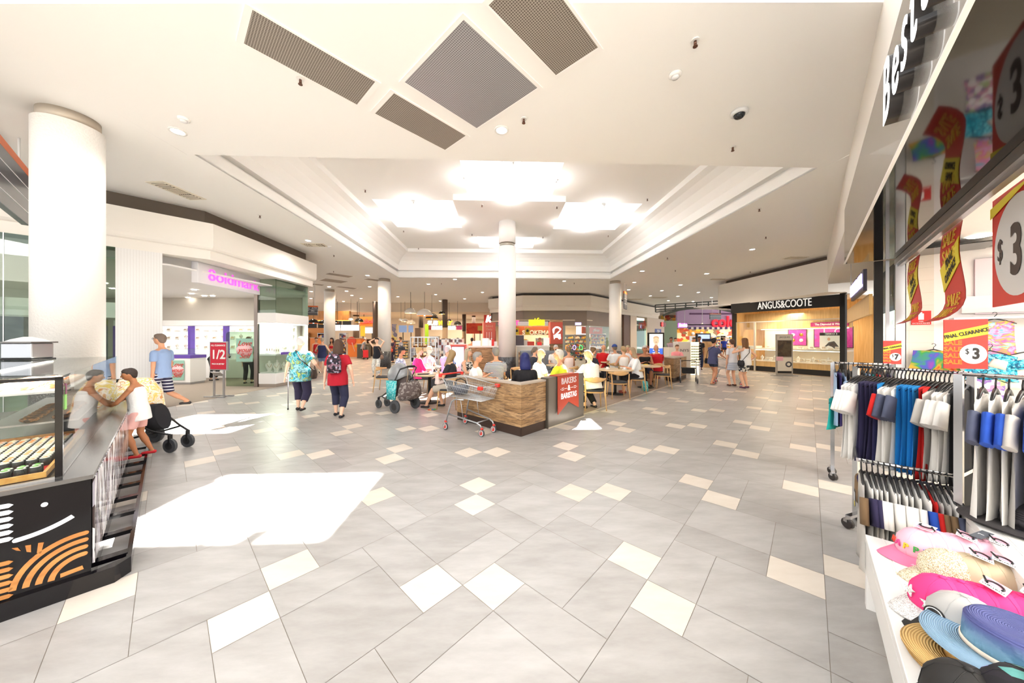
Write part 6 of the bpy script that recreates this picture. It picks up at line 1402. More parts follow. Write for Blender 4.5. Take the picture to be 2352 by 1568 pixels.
def round_table(lb, loc, r, h=.75):
    t = thing('round_table', lb, 'table', loc); mb = MB(); mb.lathe([(.001, h-.035), (r*.97, h-.035), (r, h-.02), (r*.99, h-.003), (r*.96, h), (.001, h)], n=40); mb.build('top', mat('table_birch', 'd9bf9a', .4), t)
    mb = MB(); mb.cyl((0, 0, .02), (0, 0, h-.035), .038, n=16); mb.build('column', BLACKM, t); mb = MB(); mb.lathe([(.001, 0), (.27, 0), (.27, .012), (.05, .03), (.001, .03)], n=28); mb.build('base', BLACKM, t); return t
TB1, TB2, TB3 = Vector((3.1, 9.62, 0)), Vector((4.55, 10.9, 0)), Vector((-2.15, 8.35, 0))
round_table('round birch table with a coffee cup between two women, nearest on the right', TB1, .52); round_table('round birch table in front of the man in the black singlet', TB2, .48); round_table('round birch table in front of the mother holding a baby', TB3, .45)
round_table('round table inside the cafe corner beside the blue haired woman', CF(.95, 1.15), .3); round_table('round white table beside the man in the yellow shirt', CF(1.42, .72), .26); round_table('round table between the couple behind the plank wall', CF(.95, 2.1), .3)
round_table('round table in front of the banquette', Vector((1.55, 11.2, 0)), .36); round_table('round table by the man in the blue cap', Vector((3.9, 12.6, 0)), .4)
CHAIRS = [('oak chair with black seat under the woman in the white top, nearest on the right', (1.93, 7.62, 0), 0), ('empty oak chair with black seat facing the nearest round birch table', (2.98, 9.0, 0), 0), ('oak chair under the blonde woman in the white blouse', (3.82, 9.85, 0), radians(80)),
    ('empty oak chair with grey seat at the walkway edge near the wheeled walker', (5.1, 10.85, 0), radians(75)), ('oak chair under the man in the red polo', (5.3, 11.85, 0), radians(10)), ('oak chair under the mother holding a baby', (-1.5, 7.72, 0), radians(80)), ('oak chair beyond the brown pram, left of the cap wearing man', (-4.05, 10.15, 0), radians(-90)),
    ('oak chair under the blue haired woman in the cafe corner', tuple(CF(.75, .55)), RU-radians(50)), ('oak chair back just left of the blue haired woman', tuple(CF(.6, 1.75)), RU-radians(150)), ('oak chair at the banquette table seen left of the bald man', (.25, 10.3, 0), radians(-20)), ('oak chair under the man in the blue cap', (3.85, 12.05, 0), 0), ('oak chair behind the white topped woman, left of her ponytail', (1.95, 10.6, 0), radians(60)),
    ('oak chair under the striped shirt man', tuple(CF(1.45, 2.1)), RU+radians(95)), ('oak chair under the bald man in the white tee', tuple(CF(2.0, 1.15)), RU-radians(100)), ('oak chair under the pink topped woman', (-2.6, 10.5, 0), radians(-60)), ('oak chair under the woman with a bun and dark tee', (2.45, 10.35, 0), radians(-40)), ('oak chair under the man in the black singlet', (4.75, 11.7, 0), radians(165))]
ch0 = None
for lb, p, rz in CHAIRS:
    if ch0 is None: ch0 = make_chair(lb, p, rz)
    else: dup(ch0, p, rz, lb)
for o_ in COL.objects:
    if o_.get('category') == 'chair': o_['group'] = 'oak cafe chairs'
def cup(lb, p, m=None, r=.04, h=.06, saucer=True):
    t = thing('coffee_cup', lb, 'cup', p); mb = MB(); mb.lathe([(r*.55, .012), (r*.85, h*.6), (r, h+.01), (r*.92, h+.01), (r*.6, .02)], n=18); mb.build('bowl', m or WT, t)
    if saucer: mb = MB(); mb.lathe([(.001, 0), (r*1.2, .001), (r*1.8, .012), (r*1.75, .016), (.001, .008)], n=20); mb.build('saucer', WT, t)
    mb = MB(); mb.tube([(r*.8, 0, h*.8), (r*1.5, 0, h*.7), (r*1.4, 0, h*.35), (r*.6, 0, h*.3)], .004, 6); mb.build('handle', m or WT, t)
cup('white cup and saucer on the nearest right round table, left side', TB1+Vector((-.25, -.05, .75))); cup('white saucer with cup in front of the blonde woman in the blouse', TB1+Vector((.2, -.22, .75)))
t = thing('latte_glass', 'tall latte glass on the nearest right round table', 'glass', TB1+Vector((.12, .02, .75))); mb = MB(); mb.lathe([(.025, 0), (.03, .02), (.036, .12), (.033, .12), (.024, .01)], n=16); mb.build('glass', GLASS, t); mb = MB(); mb.lathe([(.023, .008), (.031, .09), (.001, .092)], n=16); mb.build('coffee', mat('latte', 'b98a62', .6), t)
cup('white cup on the mother and baby table', TB3+Vector((.1, -.2, .75))); cup('white cup on the blue haired woman table', CF(.8, 1.0, .75))
t = thing('cola_glass', 'glass of dark cola on the mother and baby table', 'glass', TB3+Vector((.22, .05, .75))); mb = MB(); mb.lathe([(.028, 0), (.036, .13), (.034, .13), (.026, .005)], n=16); mb.build('glass', GLASS, t); mb = MB(); mb.lathe([(.025, .006), (.032, .1), (.001, .1)], n=16); mb.build('cola', mat('cola', '2a1410', .3), t)
boxy('phone_tray', 'black menu folder lying on the mother and baby table', 'menu', TB3+Vector((-.12, -.12, .75)), (.3, .2, .012), BLACKM, .3)
boxy('spice_jar', 'small clear spice jar on the blue haired woman table', 'jar', CF(.75, .95, .75)+Vector((-.18, .05, 0)), (.04, .04, .09), mat('jar_grey', '8a8f98', .2))
t = thing('food_wrap', 'open paper food wrap on the singlet man table', 'food', TB2+Vector((0, 0, .75))); mb = MB(); mb.lathe([(.001, .004), (.09, .006), (.17, .03), (.15, .0)], n=9, sx=1.1); mb.build('paper', mat('paper', 'f0ead8', .8), t); mb = MB(); mb.ell((0, 0, .03), (.09, .06, .03)); mb.build('chips', mat('chips', 'e8c25a', .7), t)
t = thing('table_number', 'small dark red table number block on the striped shirt man table', 'sign', CF(.95, 2.1, .75)); mb = MB(); mb.box(-.05, .05, -.02, .02, 0, .13); mb.build('block', mat('frame_oxblood', '7a1e1c', .4), t); text('71', .08, WT, 'number', t, (0, -.022, .07), ext=.001)
# far end wall of the cafe with sunglasses kiosk
t = half_wall('weathered grey timber box wall at the far end of the cafe behind the wheeled walker', G(1547, 878), RU, 1.75, RUSX, .5, .93)
t = thing('sunglasses_kiosk', 'beige kiosk with a lit rack of sunglasses behind the timber box wall', 'kiosk', (PX(1572, 14.6), 14.6, 0)); KB = mat('kiosk_beige', 'ddd6cc', .5)
mb = MB(); mb.box(-.28, .3, 0, .5, 0, 1.52); mb.build('end_panel', KB, t, bevel=.03); mb = MB(); mb.box(.3, .72, .1, .5, 0, 1.5); mb.build('rack_back', mat('kiosk_glow', 'fff0cc', .5, emit=.8), t)
for k in range(9): mb = MB(); mb.box(.3, .74, -.02, .1, .42+k*.12, .43+k*.12); mb.build('rack_shelf', KB, t)
mb = MB(); [mb.box(.33+.1*i, .4+.1*i, .0, .05, .45+k*.12, .485+k*.12) for i in range(4) for k in range(8)]; mb.build('sunglasses', BLACK, t)['kind'] = 'stuff'
text('NYS', .17, mat('print_grey', '4d4a4d', .6), 'lettering', t, (0, -.01, 1.12), ext=.002, sx=1.3)
boxy('low_kiosk', 'long low beige kiosk counter behind the sunglasses stand', 'kiosk', (PX(1556, 17), 17, 0), (1.2, .6, 1.2), KB)
t = thing('red_bench_back', 'reddish timber bench back behind the singlet man', 'bench', (PX(1500, 13.2), 13.2, 0)); mb = MB(); mb.box(-.9, .3, 0, .1, 0, 1.05); mb.build('back', mat('red_timber', 'a8675a', .6), t)
t = thing('photo_panel', 'tall brown photo panel with a navy header behind the walking woman', 'panel', (PX(1629, 18.5), 18.5, 0)); mb = MB(); mb.box(-.35, .35, 0, .1, 0, 1.62); mb.build('picture', printed('photo_brown', ['b9966f', 'd8b890', '8a6a4c'], 1.2, .5), t); mb = MB(); mb.box(-.35, .35, -.01, .11, 1.5, 1.65); mb.build('header', mat('header_navy', '1f2b4a', .5), t)

# ------------------------------------------------------------------ trolleys, pram, walker
def wheel(mb_t, c, r, w_, axis, hub, name='wheel', m2=None, parent=None):
    a = Vector(axis).normalized(); mb = MB(); mb.cyl(c-a*w_/2, c+a*w_/2, r, n=20); o = mb.build(name, mat('tyre_grey', '4a4c50', .6), parent)
    mb = MB(); mb.cyl(c-a*(w_/2+.003), c+a*(w_/2+.003), r*.8, n=20); mb.build('rim', mat('rim_pale', 'c9c6c4', .5), o) if hub else None
    mb = MB(); mb.cyl(c-a*(w_/2+.006), c+a*(w_/2+.006), r*.55, n=16); mb.build('hub', m2 or mat('hub_red', 'd23a30', .5), o); return o
def trolley(lb, p, rz, red=mat('trolley_red', 'dc3428', .4), sc=1.0):
    t = thing('shopping_trolley', lb, 'trolley', p, rz); t.scale = (sc,)*3; WIRE = mat('trolley_wire', 'd2d4d6', .3, .7); TUBE = mat('trolley_tube', 'b9bcc0', .3, .8)
    Lr, Lf = -.36, .52; yr, yf = .27, .22; zt, ztf, zb, zbf = .93, .84, .62, .60
    def top(x, s): k = (x-Lr)/(Lf-Lr); return Vector((x, s*(yr+(yf-yr)*k), zt+(ztf-zt)*k))
    def bot(x, s): k = (x-Lr)/(Lf-Lr); x2 = Lr+.07+(Lf-.05-Lr-.07)*k; return Vector((x2, s*(yr-.05+(yf-yr)*k), zb+(zbf-zb)*k))
    mb = MB(); n = 34
    for s in (-1, 1):
        for i in range(n+1): x = Lr+(Lf-Lr)*i/n; mb.tube([top(x, s), bot(x, s)], .0022, 4)
        for k in (.33, .66): mb.tube([top(Lr, s)*(1-k)+bot(Lr, s)*k, top(Lf, s)*(1-k)+bot(Lf, s)*k], .003, 4)
    for i in range(15):
        f = -1+2*i/14
        for X in (Lr, Lf): a = top(X, 1)*((1+f)/2)+top(X, -1)*((1-f)/2); b = bot(X, 1)*((1+f)/2)+bot(X, -1)*((1-f)/2); mb.tube([a, b], .0022, 4)
        mb.tube([bot(Lr, 1)*((1+f)/2)+bot(Lr, -1)*((1-f)/2), bot(Lf, 1)*((1+f)/2)+bot(Lf, -1)*((1-f)/2)], .0022, 4)
    for i in range(20): x = Lr+(Lf-Lr)*i/19; mb.tube([bot(x, 1), bot(x, -1)], .0022, 4)
    mb.build('wire_basket', WIRE, t)
    mb = MB(); mb.tube([top(Lr, -1), top(Lf, -1), top(Lf, 1), top(Lr, 1)], .008, 8, closed=True); mb.tube([bot(Lr, -1), bot(Lf, -1), bot(Lf, 1), bot(Lr, 1)], .006, 6, closed=True); mb.build('basket_rim', WIRE, t)
    for s in (-1, 1): mb = MB(); mb.obox(top(Lf, s)+Vector((-.02, 0, -.01)), (.09, .06, .06)); mb.build('corner_bumper', red, t, bevel=.012)
    mb = MB(); mb.cyl((Lr-.12, -yr-.0, 1.0), (Lr-.12, yr, 1.0), .016, n=12); mb.build('handle', red, t)
    for s in (-1, 1):
        mb = MB(); mb.obox((Lr-.11, s*yr, .985), (.07, .035, .06)); mb.build('handle_end', red, t, bevel=.01); mb = MB(); mb.tube([(Lr-.1, s*yr, .97), (Lr+.02, s*yr, .88), (Lr+.12, s*yr*.95, .62)], .007, 6); mb.build('handle_arm', WIRE, t)
        mb = MB(); mb.tube([(.08, s*.2, .585), (-.12, s*.21, .58), (-.21, s*.22, .53), (-.25, s*.23, .44), (-.33, s*.25, .16)], .014, 8); mb.tube([(-.29, s*.235, .3), (.36, s*.17, .22), (.44, s*.16, .19), (.47, s*.155, .14)], .014, 8); mb.tube([(.0, s*.2, .58), (.06, s*.2, .27)], .006, 6); mb.build('side_frame', TUBE, t)
        for x, y, z0 in ((-.34, s*.25, .17), (.475, s*.155, .15)):
            mb = MB(); mb.cyl((x, y, z0), (x, y, z0-.03), .024, n=12); mb.build('castor_collar', red, t); mb = MB(); mb.bar((x, y-.02, z0-.03), (x-.01, y-.02, .06), .012, .04); mb.bar((x, y+.02, z0-.03), (x-.01, y+.02, .06), .012, .04); mb.build('castor_fork', WIRE, t)
            wheel(None, Vector((x-.01, y, .062)), .062, .024, (0, 1, 0), True, 'castor_wheel', None, t)
    mb = MB(); mb.tube([(.36, -.17, .22), (.36, .17, .22)], .01, 6); mb.build('cross_bar', TUBE, t)
    return t
p = (G(1023, 989)+G(1070, 973)+G(1111, 1002)+G(1133, 993))/4
trolley('silver wire shopping trolley with red handle and red wheels parked at the plank wall', (p.x-.06, p.y+.05, 0), radians(-38))
t = thing('shopping_basket', 'dark blue and black carry basket lying inside the near shopping trolley', 'basket', (p.x-.22, p.y+.16, .64), radians(-38)); mb = MB(); mb.loft([mb.ring((0, 0, 0), (0, 0, 1), .13, 20, .1), mb.ring((0, 0, .15), (0, 0, 1), .19, 20, .14)]); mb.build('bowl', mat('basket_navy', '2c3448', .6), t); mb = MB(); mb.tube([(-.17, 0, .15), (-.12, 0, .25), (0, 0, .28), (.12, 0, .25), (.17, 0, .15)], .01, 8); mb.build('handle', BLACKM, t)
trolley('shopping trolley with red handle pushed by the walking woman in the grey tee', (7.85, 11.75, 0), radians(-40), sc=1.0)
trolley('shopping trolley half hidden in front of the woman in the navy sleeveless top', (PX(716, 15.8), 15.9, 0), radians(130))
def pram(lb, p, rz, fabric, hood, bag=True, cnp=True):
    t = thing('pram', lb, 'pram', p, rz); FR = mat('pram_black', '1c1b1e', .4)   # +x is the way it rolls
    mb = MB(); [mb.tube(q, .014, 8) for s in (-1, 1) for q in ([(-.32, s*.27, .14), (-.1, s*.24, .5), (-.42, s*.24, .98)], [(-.1, s*.24, .5), (.25, s*.18, .32), (.46, s*.12, .26)], [(-.32, s*.27, .14), (.25, s*.18, .3)])]; mb.tube([(-.42, -.24, .98), (-.5, -.1, 1.03), (-.5, .1, 1.03), (-.42, .24, .98)], .018, 8); mb.build('frame', FR, t)
    mb = MB(); mb.tube([(-.5, -.1, 1.03), (-.5, .1, 1.03)], .026, 10); mb.build('handle_grip', mat('grip_black', '121214', .8), t)
    for s in (-1, 1):
        wheel(None, Vector((-.32, s*.3, .145)), .145, .05, (0, 1, 0), False, 'rear_wheel', mat('hub_black', '2a2a2d', .4), t); wheel(None, Vector((.46, s*.12, .1)), .1, .035, (0, 1, 0), False, 'front_wheel', mat('hub_black', '2a2a2d', .4), t)
        mb = MB(); mb.bar((.46, s*.12, .26), (.46, s*.12, .1), .02, .05); mb.build('front_fork', FR, t)
    mb = MB(); mb.loft([mb.ring((.2, 0, .5), (1, 0, .3), .1, 14, .2, (0, 0, 1)), mb.ring((0, 0, .48), (1, 0, .1), .13, 14, .2, (0, 0, 1)), mb.ring((-.18, 0, .62), (1, 0, -1), .13, 14, .2, (0, 0, 1)), mb.ring((-.26, 0, .86), (.3, 0, -1), .09, 14, .18, (0, 0, 1))]); mb.build('seat', fabric, t)
    mb = MB(); rings = [[Vector((-.12-.36*cos(radians(A))*cos(b), .25*sin(b), .64+.46*sin(radians(A))*cos(b))) for b in [-1.35+2.7*k/8 for k in range(9)]]+[Vector((-.12-.34*cos(radians(A))*cos(b), .24*sin(b), .63+.44*sin(radians(A))*cos(b))) for b in [1.35-2.7*k/8 for k in range(9)]] for A in range(25, 146, 15)]
    for i in range(0):
        a = radians(10+i*18); c = Vector((-.12+.3*sin(a-.6), 0, .72+.32*cos(a-.6))); rings.append([c+Vector((.03*cos(a-.6)*0, .24*cos(b), .0))+Vector((sin(a-.6), 0, cos(a-.6)))*.06*sin(b) for b in [pi*k/8 for k in range(9)]]+[c+Vector((0, .23*cos(b), -.012)) for b in [pi*k/8 for k in range(8, -1, -1)]])
    mb.loft(rings)
    if cnp: mb.build('canopy', hood, t)
    if bag:
        mb = MB(); mb.loft([mb.ring((-.46, 0, .28), (0, 0, 1), .27, 18, .1, (1, 0, 0)), mb.ring((-.47, 0, .36), (0, 0, 1), .33, 18, .16, (1, 0, 0)), mb.ring((-.48, 0, .54), (0, 0, 1), .31, 18, .15, (1, 0, 0)), mb.ring((-.46, 0, .68), (0, 0, 1), .25, 18, .07, (1, 0, 0))]); mb.build('changing_bag', printed('quilt_brown', ['5c4f4c', '665956', '8f8682'], 26, .8, 'cells'), t)
        for s in (-1, 1): mb = MB(); mb.tube([(-.5, s*.12, .68), (-.52, s*.1, .9), (-.48, s*.08, 1.02)], .01, 6); mb.build('bag_strap', mat('strap_tan', '9b8672', .7), t)
        mb = MB(); mb.loft([mb.ring((-.2, .3, .3), (0, 0, 1), .05, 10, .14, (1, 0, 0)), mb.ring((-.22, .31, .72), (0, 0, 1), .06, 10, .17, (1, 0, 0))]); mb.build('teal_bag', printed('teal_bag', ['35b8bd', '8ccfcf', '2aa7ae'], 40, .6, 'cells'), t)
    return t
p1, p2, p3 = G(904, 948), G(957, 938), G(878, 935); c = (p1+p2)/2
pram('brown and black pram with a quilted changing bag and teal bag', (c.x-.28, c.y+.16, 0), radians(150), mat('pram_brown', '5f524f', .9), mat('hood_silver', '97999c', .35, .3))
pw = G(385, 1037)
pram('black pram draped with a yellow patterned cloth behind the boy', (pw.x-.38, pw.y+.12, 0), radians(-4), mat('pram_black_cloth', '232226', .9), mat('hood_black', '2b2a2e', .8), False, False)
mb = MB(); mb.loft([mb.ring((-.05, 0, .38), (0, 0, 1), .22, 18, .22), mb.ring((-.02, 0, .6), (0, 0, 1), .24, 18, .24), mb.ring((-.08, 0, .85), (0, 0, 1), .26, 18, .24), mb.ring((-.12, 0, 1.05), (0, 0, 1), .16, 18, .18)]); o = mb.build('muslin_wrap', printed('yellow_muslin', ['f4ead2', 'fbf6ea', 'f2d05a', 'fbf6ea', 'd98f2e', 'f4ead2'], 9, .9), None, (pw.x-.58, pw.y+.2, 0)); tag(o, 'cream and yellow patterned cloth draped over the black pram', 'cloth')
def walker(lb, p, rz):
    t = thing('wheeled_walker', lb, 'walker', p, rz); AL = mat('walker_silver', 'c3c6ca', .3, .8)
    for s in (-1, 1):
        mb = MB(); mb.tube([(s*.28, -.3, .1), (s*.26, 0, .62), (s*.26, .06, .88)], .014, 8); mb.tube([(s*.26, 0, .6), (s*.28, .32, .1)], .014, 8); mb.build('side_frame', AL, t); mb = MB(); mb.tube([(s*.26, .06, .88), (s*.26, -.1, .9)], .018, 8); mb.build('hand_grip', BLACKM, t)
        for y in (-.3, .32): wheel(None, Vector((s*.28, y, .1)), .1, .03, (1, 0, 0), False, 'wheel', mat('hub_black', '2a2a2d', .4), t)
    mb = MB(); mb.box(-.24, .24, -.12, .14, .53, .56); mb.build('seat', BLACKM, t); mb = MB(); mb.box(-.22, .22, -.13, .1, .34, .53); mb.build('pouch', mat('pouch_black', '1a1a1c', .8), t, bevel=.03); mb = MB(); mb.tube([(-.26, .05, .8), (-.1, .16, .82), (.1, .16, .82), (.26, .05, .8)], .016, 8); mb.build('back_strap', BLACKM, t)
    return t
walker('silver wheeled walker with a black seat pouch beside the timber box wall', G(1586, 879)+Vector((0, .15, 0)), radians(-25))
t = thing('shopping_bag', 'turquoise shopping bag on the floor under the nearest right table', 'bag', (4.25, 10.25, 0)); mb = MB(); mb.loft([mb.ring((0, 0, 0), (0, 0, 1), .16, 12, .09), mb.ring((0, 0, .3), (0, 0, 1), .17, 12, .07)]); mb.build('bag_body', printed('teal_bag', ['35b8bd', '8ccfcf', '2aa7ae'], 40, .6, 'cells'), t)
t = thing('toy_rings', 'small multicoloured toy rings on the floor by the mother chair', 'toy', G(992, 942)+Vector((0, 0, .015))); 
for i, c in enumerate(('e8482a', 'e8b02a', '3a6fd0', '3fa34a')): mb = MB(); mb.tube([(.04*(i-1.5)+.03*cos(a*pi/5), .03*sin(a*pi/5), .003*i) for a in range(10)], .008, 6, closed=True); mb.build('ring', mat('toy_'+c, c, .5), t)
# ================================================================== SUSHI KIOSK AT THE LEFT
KC = Vector((-2.81, 2.14, 0)); KROT = atan2(VY, VX)      # local x = along the walkway side (V), local y = into the kiosk (-U)
t = thing('sushi_counter', 'black sushi kiosk counter with a white smile and orange arcs on its end panel', 'counter', KC, KROT)
GLB = mat('kiosk_black', '100e12', .12); 
mb = MB(); mb.box(0, 3.75, 0, 2.2, .1, .735); mb.build('body', GLB, t)
mb = MB(); mb.prism([(-.03, 2.2), (-.03, -.1), (.05, -.17), (3.8, -.17), (3.8, -.145), (.07, -.145), (.01, -.0), (3.75, 0), (3.75, 2.2)], 0, .11); mb.build('plinth', GLB, t)
mb = MB(); mb.box(-.01, 3.77, -.01, 2.2, .735, .762); mb.build('steel_top', mat('counter_steel', '8e8e90', .22, .85), t)
mb = MB(); mb.box(.02, 3.75, -.013, -.003, .16, .73); mb.build('glitter_fringe', printed('glitter_fringe', ['2a2830', 'f4f2f6', '7a6a6c', 'b9b4c2', 'ffffff', '4a3c3c'], 42, .12, 'cells', (1, 1, .16)), t)
for k in range(9): x = .12+k*.42; mb = MB(); mb.box(x, x+.07, -.15, 0, .085, .115); mb.build('ledge_bar', GLB, t)
PW, PO = emat('panel_white', 'ffffff', .9), wood('panel_orange', 'b8763a', 'd69a58', 'y', .6, .5)
def pan(poly, m, nm):
    mb = MB(); mb.prism(poly, .002, .006, O=(0, 0, 0), X=(0, 1, 0), Y=(0, 0, 1)); 
    mb.v = [(-abs(v[0]), v[1], v[2]) for v in mb.v]; mb.build(nm, m, t)
def arcband(cq, cz, r, a0, a1, h, m, nm):
    A = [a0+(a1-a0)*i/14 for i in range(15)]; pts = [(cq+(r+h)*cos(radians(a)), cz+(r+h)*sin(radians(a))) for a in A]
    e = radians(A[-1]); c = (cq+r*cos(e), cz+r*sin(e)); pts += [(c[0]+h*cos(e+radians(k)), c[1]+h*sin(e+radians(k))) for k in (45, 90, 135)] if a1 > a0 else []
    pts += [(cq+(r-h)*cos(radians(a)), cz+(r-h)*sin(radians(a))) for a in A[::-1]]
    pan(pts, m, nm)
arcband(.30, .88, .43, 238, 267, .012, PW, 'white_smile'); pan([(.178+.013*cos(a*pi/8), .63+.013*sin(a*pi/8)) for a in range(16)], PW, 'white_dot')
for r in (.26, .215, .17, .125): arcband(.03, .125, r, 6, 92, .013, PO, 'orange_arc')
for k in range(3): pan([(.19+.035*k, .33+.025*k), (.205+.035*k, .34+.025*k), (.2+.045*k, .40+.005*k), (.18+.045*k, .395+.005*k)], PO, 'orange_bar')
for k in range(6): z = .47+.04*k; pan([(.285, z), (.30, z+.012), (.62, z+.03), (.62, z+.004), (.30, z-.012)], PW, 'white_bar'); pan([(.285, z-.34), (.30, z-.328), (.62, z-.31), (.62, z-.336), (.30, z-.352)], PO, 'orange_bar')
pan([(.03, .15), (.035, .175), (.12, .165), (.12, .14)], PO, 'orange_bar')
# glass case
g = thing('glass_display_case', 'glass sushi display case with black frame standing on the kiosk counter', 'display case', KC, KROT)
CG = glass('case_glass', 'fafcfb', 1.0)
mb = MB(); mb.box(.05, .075, .118, .148, .762, 1.42); mb.build('corner_post', GLB, g); mb = MB(); mb.box(.05, .07, .118, 2.0, 1.4, 1.42); mb.build('top_rail', GLB, g)
mb = MB(); mb.box(.05, .07, .118, 2.0, .762, .775); mb.box(.052, .068, .43, .445, .775, 1.4); mb.build('bottom_rail', STEEL, g)
mb = MB(); mb.box(.058, .062, .15, 2.0, .775, 1.4); mb.build('end_glass', CG, g); mb = MB(); mb.box(.08, 3.4, .122, .126, .765, 1.42); mb.build('side_glass', CG, g)
mb = MB(); mb.box(.05, 3.4, .118, 1.7, 1.421, 1.428); mb.build('top_glass', CG, g); mb = MB(); mb.box(3.4, 3.41, .118, 1.7, .762, 1.42); mb.build('far_end', CG, g)
mb = MB(); mb.box(1.35, 3.35, .2, .66, .93, .945); mb.build('middle_shelf', STEEL, g); mb = MB(); mb.box(.85, 3.35, .2, .66, 1.24, 1.255); mb.build('upper_shelf', STEEL, g); mb = MB(); mb.box(.5, 3.3, 1.16, 1.18, .77, 1.4); mb.build('back_panel', mat('case_back', '8a8078', .35, .4), g)
mb = MB(); mb.box(.3, 3.3, .6, .64, 1.385, 1.399); mb.build('strip_light', emat('strip_light', 'fffaf0', 9), g)
mb = MB(); mb.box(.09, .14, .113, .1175, 1.2, 1.36); mb.build('green_label', mat('label_green', '8fce6a', .5), g); mb = MB(); mb.box(.09, .14, .112, .1172, 1.3, 1.37); mb.build('plum_label', mat('label_plum', '7a3a5a', .5), g)
area(g.matrix_basis @ Vector((1.5, .5, 1.37)), 12, 1.6, .3, (1, .97, .92), rz=KROT)
W2 = Matrix.Translation(KC) @ Matrix.Rotation(KROT, 4, 'Z')
def kw(x, y, z): return W2 @ Vector((x, y, z))
tr = thing('sushi_tray', 'wooden framed red tray holding rows of sushi rolls', 'tray', kw(0, 0, .777), KROT)
TRW = wood('tray_wood', 'c98a3a', 'e0ac5c', 'x', 1, .5)
mb = MB(); mb.box(.1, 1.5, .2, .72, 0, .01); mb.build('red_base', mat('tray_red', 'c4161a', .3), tr)
for b in ((.09, 1.52, .185, .2), (.09, 1.52, .72, .735), (.09, .105, .2, .72), (1.505, 1.52, .2, .72)): mb = MB(); mb.box(*b, 0, .035); mb.build('rim', TRW, tr)
for k in range(4): mb = MB(); mb.box(.11+.05*k, .115+.05*k, .5, .72, .01, .03); mb.build('divider', mat('tray_red', 'c4161a', .3), tr)
def roll(kind):
    s = thing('sushi_roll', 'x', 'sushi')
    mb = MB(); mb.cyl((0, 0, 0), (0, 0, .05), .0235, n=16); mb.build('seaweed', mat('nori', '1a1f1c', .45, bump=.4, bscale=300), s); mb = MB(); mb.lathe([(.001, .05), (.0215, .05), (.021, .0535), (.001, .055)], n=16); mb.build('rice', mat('rice', 'f4efe4', .6, bump=.5, bscale=700), s)
    mb = MB(); mb.ell((0, 0, .055), (.014, .013, .005), n=8, k=5); mb.build('filling', mat('fill_%d' % kind, ('f0a878', '6fae4a', 'f08a3a', 'f3d9a8')[kind], .5), s); return s
RL = [roll(k) for k in range(4)]; used_ = [0]*4
NM = ['salmon', 'green avocado', 'orange roe', 'pale egg']
for i in range(20):
    for j in range(9):
        x, y = .30+i*.047, .235+j*.052
        if (j > 4 and 4 < i < 8) or (j > 4 and i < 2): continue
        if i < 2: x, y = .16+i*.05, .235+j*.055
        k = 1 if i < 2 else (0, 3, 2, 3)[(i//3+j//3) % 4]
        if used_[k] == 0: used_[k] = 1; o = RL[k]; o.location = kw(x, y, .789); 
        else: o = dup(RL[k], kw(x, y, .789))
        o['label'] = 'small nori wrapped sushi roll with %s filling standing on the red tray' % NM[k]; o['group'] = '%s sushi rolls on the red tray' % NM[k]
SHR = printed('prawn_topping', ['f2c9a0', 'e8864a', 'f6e2cc', 'd9632a'], 40, .5, 'cells')
tb = thing('prawn_tray', 'white tray of prawn topped pieces on the upper shelf of the sushi case', 'tray', kw(0, 0, 1.256), KROT); mb = MB(); mb.box(.86, 2.1, .2, .62, 0, .014); mb.build('tray', WT, tb)
pr0 = None
for i in range(12):
    for j in range(3):
        p = kw(.93+i*.09, .27+j*.13, 1.271)
        if pr0 is None: pr0 = thing('prawn_piece', 'x', 'food', p, KROT); mb = MB(); mb.ell((0, 0, .018), (.042, .05, .02), n=12, k=6); mb.build('topping', SHR, pr0); o = pr0
        else: o = dup(pr0, p, KROT+random.uniform(-.4, .4))
        o['label'] = 'prawn topped rice piece on the upper shelf tray of the sushi case'; o['group'] = 'prawn pieces on the upper shelf'
fr0 = None
for i in range(8):
    for j in range(2):
        p = kw(1.42+i*.12, .3+j*.16, .946)
        if fr0 is None: fr0 = thing('fried_fritter', 'x', 'food', p, KROT); mb = MB(); mb.ell((0, 0, .025), (.05, .055, .026), n=10, k=6); mb.build('crust', printed('fritter', ['5a3a22', '8a5a30', '3f2a1a', 'a9713f'], 60, .6, 'cells'), fr0); o = fr0
        else: o = dup(fr0, p, KROT+random.uniform(-.5, .5))
        o['label'] = 'dark brown fritter on the middle shelf of the sushi case'; o['group'] = 'fritters on the middle shelf'
d = thing('sauce_dispenser', 'silver sauce sachet dispenser with green labels on the glass top at the left edge', 'dispenser', (-5.62, 3.72, 1.428), KROT+radians(50)); 
mb = MB(); mb.box(-.15, .15, -.1, .1, .012, .19); mb.build('case', STEEL, d, bevel=.012); mb = MB(); mb.box(-.13, .13, -.105, -.099, .03, .17); mb.build('label_panel', printed('leaf_label', ['b9c99a', '8fae6a', 'a9a890'], 5, .4), d)
mb = MB(); mb.box(-.17, .17, -.12, .12, .19, .205); mb.build('lid', mat('lid_grey', '6f6a66', .3, .5), d); mb = MB(); mb.loft([[Vector((sx*.13*k, sy*.09*k, z)) for sx, sy in ((-1, -1), (1, -1), (1, 1), (-1, 1))] for k, z in ((1, .206), (.75, .23), (.2, .26))], sm=False); mb.build('napkin_stack', mat('napkin', 'e4dfda', .8), d)
mb = MB(); mb.box(-.16, .16, -.11, .11, 0, .012); mb.build('foot', BLACKM, d); text('NO MSG', .03, INK, 'label_lettering', d, (-.05, -.107, .1), ext=.0005)
